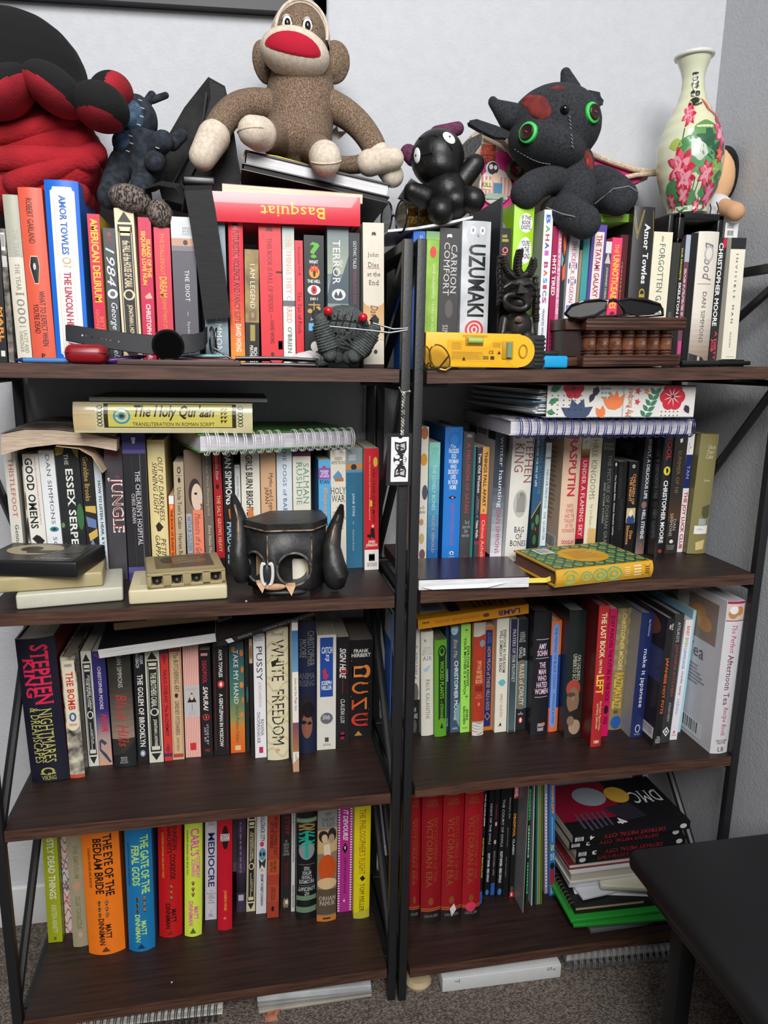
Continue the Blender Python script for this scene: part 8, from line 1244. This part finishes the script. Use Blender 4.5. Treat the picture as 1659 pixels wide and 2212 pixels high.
    for a in (-2.2, -1.6): leaf(.37, 1, .4, a, 'f0824a', .5)
    leaf(.3, .25, .3, 1.9, '3a2c40', .6); leaf(.33, .05, .35, 2.0, '3a2c40', .6); leaf(.02, .2, .4, -.5, '3f8a5c', .5); leaf(.01, .55, .35, -.4, '3f8a5c', .5); leaf(.0, .8, .3, .2, '3f8a5c', .5)
    for k in range(5): leaf(.66 + .015 * k, .95 - .17 * k, .28, -.4 - .1 * k, '3f8060', .5); leaf(.66 + .015 * k, .95 - .17 * k, .26, -2.3, '3f8060', .5)
    for u, v in ((.6, .18), (.6, .5), (.66, .18)):
        for k in range(5): leaf(u, v, .11, 2 * math.pi * k / 5, 'd83a4a' if u < .63 else 'f08a4a', .45)
    for k in range(26): u, v = .03 + .038 * (k % 6), .3 + .14 * (k // 6); art.append(('p', ((u, v), (u + .008, v + .03), (u - .006, v + .03)), '3a2c40')) if v < .98 else None
    for k in range(9): art.append(('e', .36 + .022 * (k % 3) - .006, .08 + .13 * (k // 3), .36 + .022 * (k % 3) + .006, .13 + .13 * (k // 3), '4aa69a'))
    for k in range(10): u, v = .77 + .028 * (k % 5), .78 + .12 * (k // 5); art.append(('p', ((u, v), (u + .008, v + .03), (u - .006, v + .03)), '3a2c40'))
    leaf(.93, .6, .3, 1.0, '3a2c40', .6)
    art += [('r', .5, .02, .504, .98, 'b8b4ae'), ('t', 's x', 'My Recipes', .525, .1, .575, .95, 'd8794c')]
    cl = lambda p: (min(max(p[0], 0), 1), min(max(p[1], 0), 1)); cart = []
    for a in art:
        if a[0] == 'p': cart.append(('p', [cl(p) for p in a[1]], a[2]))
        elif a[0] == 'e': cart.append(('p', [cl(((a[1] + a[3]) / 2 + (a[3] - a[1]) / 2 * math.cos(q), (a[2] + a[4]) / 2 + (a[4] - a[2]) / 2 * math.sin(q))) for q in [2 * math.pi * i / 18 for i in range(18)]], a[5]))
        else: cart.append(a)
    print_on(m, mats, cart, fm, step=.000012); child(m, 'spine_panel', mats, t)
    m = MB(); m.box((0, .0, H_ - .0016), (W_, .235, H_), 0, m4); child(m, 'top_cover', M('v:e0dcd8:b0404c:40', .5), t)
    m = MB(); m.box((0, .0, 0), (W_, .235, .0016), 0, m4); child(m, 'bottom_cover', M('v:e0dcd8:3f7a5c:40', .5), t)
    rnd = random.Random(11)
    for k in range(16):
        z = .004 + k * .0024; o = rnd.uniform(0, .012); m = MB(); c = rnd.choice(('d8dce2', 'eceef0', 'b8c4d0', 'e0e4e8', 'c0ccd8', 'ece8e4', '6a9aba'))
        q = [m4 @ Vector(p) for p in ((-o - .004 * (k % 3), .006 + rnd.uniform(0, .012), z), (W_ * .9, .012, z), (W_ * .9, .22, z), (-o - .02 - .008 * (k % 4), .222 + rnd.uniform(0, .012), z + rnd.uniform(-.0005, .0005)))]; m.prism(q, (0, 0, .0019)); child(m, 'paper_sheet', M(c, .5), t)
right_second()

# ------------------------------------------------------------------ third shelf, things lying on the books
lie(at(213, 1413, .1), at(466, 1377, .1), .0165, .16, 'p', '1c1b1e', 'black softcover with white page edges lying on the third-shelf books', [('v', .4, .2, .6, .8, '4a484c', 1)], dict(page='e4e4e4'), fore=True, pitch=.12)
lie(at(246, 1354, .13), at(470, 1332, .13), .012, .13, 'p', '8a6a4a', 'tan paged paperback lying on the black softcover, just under the second board', [], dict(page='b8956a'), fore=True)
lie(at(178, 1340, .12), at(316, 1337, .12), .006, .14, 'h', '20283c', 'small navy notebook with white pages wedged over the tan paged paperback', [], dict(page='e0e2e6'), fore=True)
lie(at(470, 1392, .085), at(684, 1324, .1), .0095, .15, 'h', '232124', 'charcoal hardcover sloping across the books, spine lettered BAD ARGUMENTS upside down', [('t', '', 'AN ILLUSTRATED BOOK OF BAD ARGUMENTS', .3, .03, .7, .55, 'a8a4a4'), ('t', '', 'ALMOSSAWI', .3, .66, .7, .8, 'a8a4a4'), ('p', ((.1, .86), (.9, .84), (.9, .9), (.1, .92)), 'd8d8da'), ('rL', .02, .02, .98, .98, '3c342f'), ('bL', .3, .8, .6, .95)], dict(page='8a8078'), pitch=.12)
lie(at(903, 1350, .115), at(1142, 1315, .115), .0175, .13, 'p', 'e49a1c', 'orange paperback LAMB lying across the books, lettering upside down', [('t', 'b', 'LAMB', .25, .08, .8, .28, '5a2a6a'), ('e', .3, .36, .7, .42, '7a3a2c'), ('t', '', 'CHRISTOPHER MOORE', .32, .45, .62, .85, 'c8502c'), ('v', .3, .9, .6, .97, '6a4a10', 1), ('lL', .4, .15, .9, .5, '8a5a14', 7), ('rL', .3, .6, .9, .7, '4a2a5a'), ('bL', .3, .72, .85, .95)], dict(page='8a7a5a'), pitch=.1)
# a blue magazine standing between the two shelf units' posts
book(Matrix.Translation((.0180, .1, -.3)), 'p', .0022, .235, .05, '2f5fb0', 'blue magazine wedged upright in the gap between the two bookshelves', [('rL', .0, .0, 1, .2, 'c8cdd2')], {})

# ------------------------------------------------------------------ bottom shelf, the right-hand pile
def pile():
    B_ = lambda x: -.6545 - .0058 * (x - .0387)
    z = B_(.45) + .0008
    def sheetbox(nm, label, x0, x1, y0, y1, z0, z1, mat, cat, yaw=0, mat2=None, group=None):
        c = Vector(((x0 + x1) / 2, (y0 + y1) / 2, z0)); t = MB(); T = Matrix.Translation(c) @ Matrix.Rotation(yaw, 4, 'Z') @ Matrix.Translation(-c); t.box((x0, y0, z0), (x1, y1, z1), 0, T, min(.0012, (z1 - z0) * .3)); o = t.build(nm, mat, None, c); return tag(o, label, cat, group)
    sheetbox('disc_case', 'clear plastic disc case under the green folders', .375, .5, .015, .14, z, z + .008, M('5a5e60', .2), 'case')
    sheetbox('paper_stack', 'white sheets of paper under the green folders, edge showing on the left', .345, .56, .03, .27, z + .0085, z + .0125, M('d4d6d8', .6), 'paper', .05)
    sheetbox('folder', 'lower of two bright green card folders in the bottom right pile', .353, .53, .012, .26, z + .013, z + .019, M('1d8a2a', .5), 'folder', -.08)
    sheetbox('folder', 'upper of two bright green card folders in the bottom right pile', .343, .575, .02, .265, z + .0195, z + .026, M('1f8f2c', .5), 'folder', -.03)
    FL, FR = Vector((.352, .035, z + .0265)), Vector((.572, .028, z + .0265)); m4, W_ = slab(FL, FR, .22, .014)
    t = thing('spiral_notebook', 'black notebook with wire spiral down its left side, in the bottom right pile', 'notebook', FL); t.matrix_world = m4
    m = MB(); m.box((0, 0, 0), (W_, .22, .0135), 0, m4, .001); child(m, 'cover', M('141416', .5), t); m = MB(); m.box((.001, -.0006, .009), (W_ * .6, .012, .0125), 0, m4); child(m, 'page_edge', M('b09a78', .8), t)
    for k in range(22):
        m = MB(); c = m4 @ Vector((-.001, .012 + k * .0095, .007)); m.tube([c + Vector((.005 * math.cos(a), 0, .0085 * math.sin(a))) for a in [2 * math.pi * i / 14 for i in range(14)]], .0007, 6, closed=True); child(m, 'wire_ring', M('8a8070', .3, metal=.6), t)
    z2 = z + .0407
    sheetbox('envelope', 'long white envelope corner pointing right, on the black spiral notebook', .38, .56, .045, .2, z2, z2 + .003, M('d8dade', .6), 'envelope', -.22)
    sheetbox('envelope', 'white envelope with a printed window under the padded mailer', .365, .475, .05, .17, z2 + .0033, z2 + .009, M('c9cbd0', .6), 'envelope', .1)
    sheetbox('envelope', 'crumpled white envelope beneath the grey paged hardcover', .36, .48, .07, .2, z2 + .0093, z2 + .02, M('cccdd2', .6), 'envelope', -.05)
    c = Vector((.47, .11, z2 + .026)); m = MB(); T = Matrix.Translation(c) @ Matrix.Rotation(-.25, 4, 'Z') @ Matrix.Rotation(.12, 4, 'X'); m.box((-.045, -.07, -.005), (.06, .07, .006), 0, T, .003); o = m.build('picture_card', [M('c9c4b0', .5)], None, c); tag(o, 'cream card case with a pale yellow sun print, sloping on the envelopes', 'case')
    lie(Vector((.352, .062, z2 + .0385)), Vector((.56, .062, z2 + .0385)), .022, .2, 'h', 'c8c8c6', 'pale grey hardcover with page edges to the front, in the bottom right pile', [], dict(page='b4ae9e'), fore=True)
    lie(Vector((.352, .07, z2 + .0555)), Vector((.565, .07, z2 + .0555)), .011, .2, 'h', '6a1420', 'thin crimson hardcover on the pale grey one in the pile', [], dict(page='c8c4bc'), fore=True)
    zz = z2 + .0615; rd = 'b02030'
    spec = [('fourth comic volume down, lettering turned the other way up', False, .363, .585, .006), ('black comic volume numbered 3 in the pile, red spine letters upside down', True, .36, .582, 0), ('black comic volume second from the top, numbered 2', True, .347, .576, .004), ('topmost black comic volume numbered 4 with an illustrated red and black cover', True, .349, .586, -.003)]
    spec[0] = ('black comic volume at the bottom of its stack, red letters right way up', False, .363, .585, .006)
    for k, (lab, tr, x0, x1, dy) in enumerate(spec):
        t_ = .0165; n = ('', '3', '2', '4')[k]
        art = [('t', '', 'DETROIT METAL CITY', .3, .22, .75, .74, rd) if tr else ('t', '', 'DETROIT METAL CITY', .3, .2, .75, .9, rd), ('e', .2, .03, .8, .09, 'c8c8cc'), ('f', .25, .92, .75, .97, 'c8c8c8', .12)]
        if n: art.append(('t', 'b', n, .25, .82, .75, .86, 'e0e0e0'))
        if k == 3:
            art += [('rL', .0, .45, .75, 1, '7a1028'), ('eL', .1, .5, .5, .78, '8a9098'), ('pL', ((.5, .35), (.8, .3), (.85, .5), (.55, .6)), '2a2430'), ('eL', .15, .3, .5, .5, 'c89a3c'), ('lL', .62, .62, .95, .9, '4a4458', 6), ('tL', 's', 'DMC', .3, .05, .55, .3, 'd0d0d2'), ('hL', 'b', '4', .78, .5, .9, .58, 'd8d8da')]
        lie(Vector((x0, .062 + dy, zz + t_ / 2)), Vector((x1, .066 + dy, zz + t_ / 2)), t_, .15, 'p', '161417', lab, art, dict(page='b0a898'), topright=tr, group='black comic volumes in the bottom right pile', name='comic_volume'); zz += t_ + .0004
pile()

# ------------------------------------------------------------------ on the carpet and in front
def on_floor():
    F = FLZ + .0005
    def wired(label, x0, x1, y, depth, th, cov, ring, n, r, yaw):
        FL = Vector((x0, y, F + r * .4)); FR = Vector((x1, y + yaw, F + r * .4)); return spiral_notebook(label, FL, FR, depth, th, cov, 'c4c2bc', ring, n, coil_r=r)
    wired('large spiral pad with silver wire on the carpet under the right bookshelf', .33, .575, .015, .22, .022, M('55585a', .35), M('a8abb0', .25, metal=.5), 20, .016, -.012)
    wired('wire bound pad on the carpet under the left bookshelf', -.53, -.27, .03, .2, .014, M('d0cec6', .6), M('4a4a4c', .3, metal=.5), 24, .012, -.012)
    FL, FR = Vector((.098, .0, F)), Vector((.312, -.006, F)); m4, W_ = slab(FL, FR, .25, .026); t = thing('ream_box', 'white box lid with faint grey letters lying on the carpet under the right bookshelf', 'box', FL); t.matrix_world = m4
    m = MB(); mats = [M('c9cbcc', .6)]; m.box((0, 0, 0), (W_, .25, .026), 0, m4, .001); print_on(m, mats, [('t', '', 'T', .1, .1, .14, .4, '6a6a6c'), ('t', '', 'S', .88, .05, .92, .35, '5a8a70'), ('e', .93, .2, .95, .35, 'c07a4c')], lambda u, v, e: m4 @ Vector((W_ * u, -.0003 - e, .026 * (1 - v)))); child(m, 'shell', mats, t)
    for k, (x0, x1, y, z0, th, c, lab) in enumerate(((-.212, -.022, .012, 0, .005, '9a9488', 'bottom magazine of the papers under the left bookshelf, orange corner curling'), (-.21, -.018, .016, .0055, .006, '8a8a88', 'grey magazine in the middle of the papers under the left bookshelf'), (-.207, -.016, .018, .012, .012, 'c4c8cc', 'white booklet topmost of the papers under the left bookshelf'))):
        m = MB(); c_ = Vector(((x0 + x1) / 2, y + .12, F + z0)); T = Matrix.Translation(c_) @ Matrix.Rotation(-.03 * k, 4, 'Z') @ Matrix.Translation(-c_); m.box((x0, y, F + z0), (x1, y + .24, F + z0 + th), 0, T, .0015); o = m.build('magazine', [M('n:%s:%s:20' % (c, mixhex(c, '3a3a3a', .2)), .5)], None, c_); tag(o, lab, 'magazine', 'papers on the carpet under the left bookshelf')
    m = MB(); p = Vector((-.195, .004, F)); m.ribbon([p + Vector(q) for q in ((.02, .02, .003), (.01, .008, .004), (.002, -.002, .003), (.004, -.01, .001))], Vector((.02, .0, 0)), .0008); o = m.build('loose_leaf', M('n:8a4a30:b0765a:90', .6), None, p); tag(o, 'curled orange printed page poking out under the left bookshelf', 'paper')
    m = MB(); m.lathe([(.0005, 0), (.022, 0), (.024, .006), (.02, .014), (.0005, .016)], 24, 0, Matrix.Translation((.062, .03, F))); o = m.build('wooden_knob', M('b8a684', .6), None, (.062, .03, F)); tag(o, 'pale round wooden lid on the carpet by the central feet', 'lid')
on_floor()
def side_table():
    x0, x1, y0, y1, zt = .308, .636, -.72, -.178, -.33; t = thing('side_table', 'black side table standing in the lower right corner in front of the bookshelf', 'table', ((x0 + x1) / 2, (y0 + y1) / 2, FLZ)); K = M('111114', .5, (300, .15, .001)); P_ = M('1f2126', .6)
    m = MB(); m.box((x0, y0, zt - .032), (x1, y1, zt), bev=.011); child(m, 'table_top', K, t)
    m = MB(); m.box((x0 + .02, y0 + .02, zt - .06), (x1 - .02, y1 - .025, zt - .031), bev=.003); child(m, 'apron', K, t)
    for x in (x0 + .056, x1 - .06):
        for y in (y0 + .03, y1 - .065): m = MB(); m.box((x, y, FLZ + .0005), (x + .026, y + .026, zt - .05), bev=.002); child(m, 'leg', K, t)
    m = MB(); m.box((x0 + .045, y0 + .03, FLZ + .04), (x1 - .03, y1 - .05, FLZ + .058), bev=.002); child(m, 'lower_shelf', K, t)
    m = MB(); m.box((x1 - .034, y0 + .03, FLZ + .06), (x1 - .026, y1 - .04, zt - .058)); child(m, 'side_panel', P_, t)
    lie(Vector((.523, -.235, FLZ + .0735)), Vector((.6, -.245, FLZ + .0735)), .03, .13, 'h', 'd8d0c0', 'cream and red book lying inside the black side table, cut off by the photo edge', [('r', 0, 0, .35, 1, '8a2430'), ('r', .4, 0, .6, 1, '3a4460')], {})
side_table()
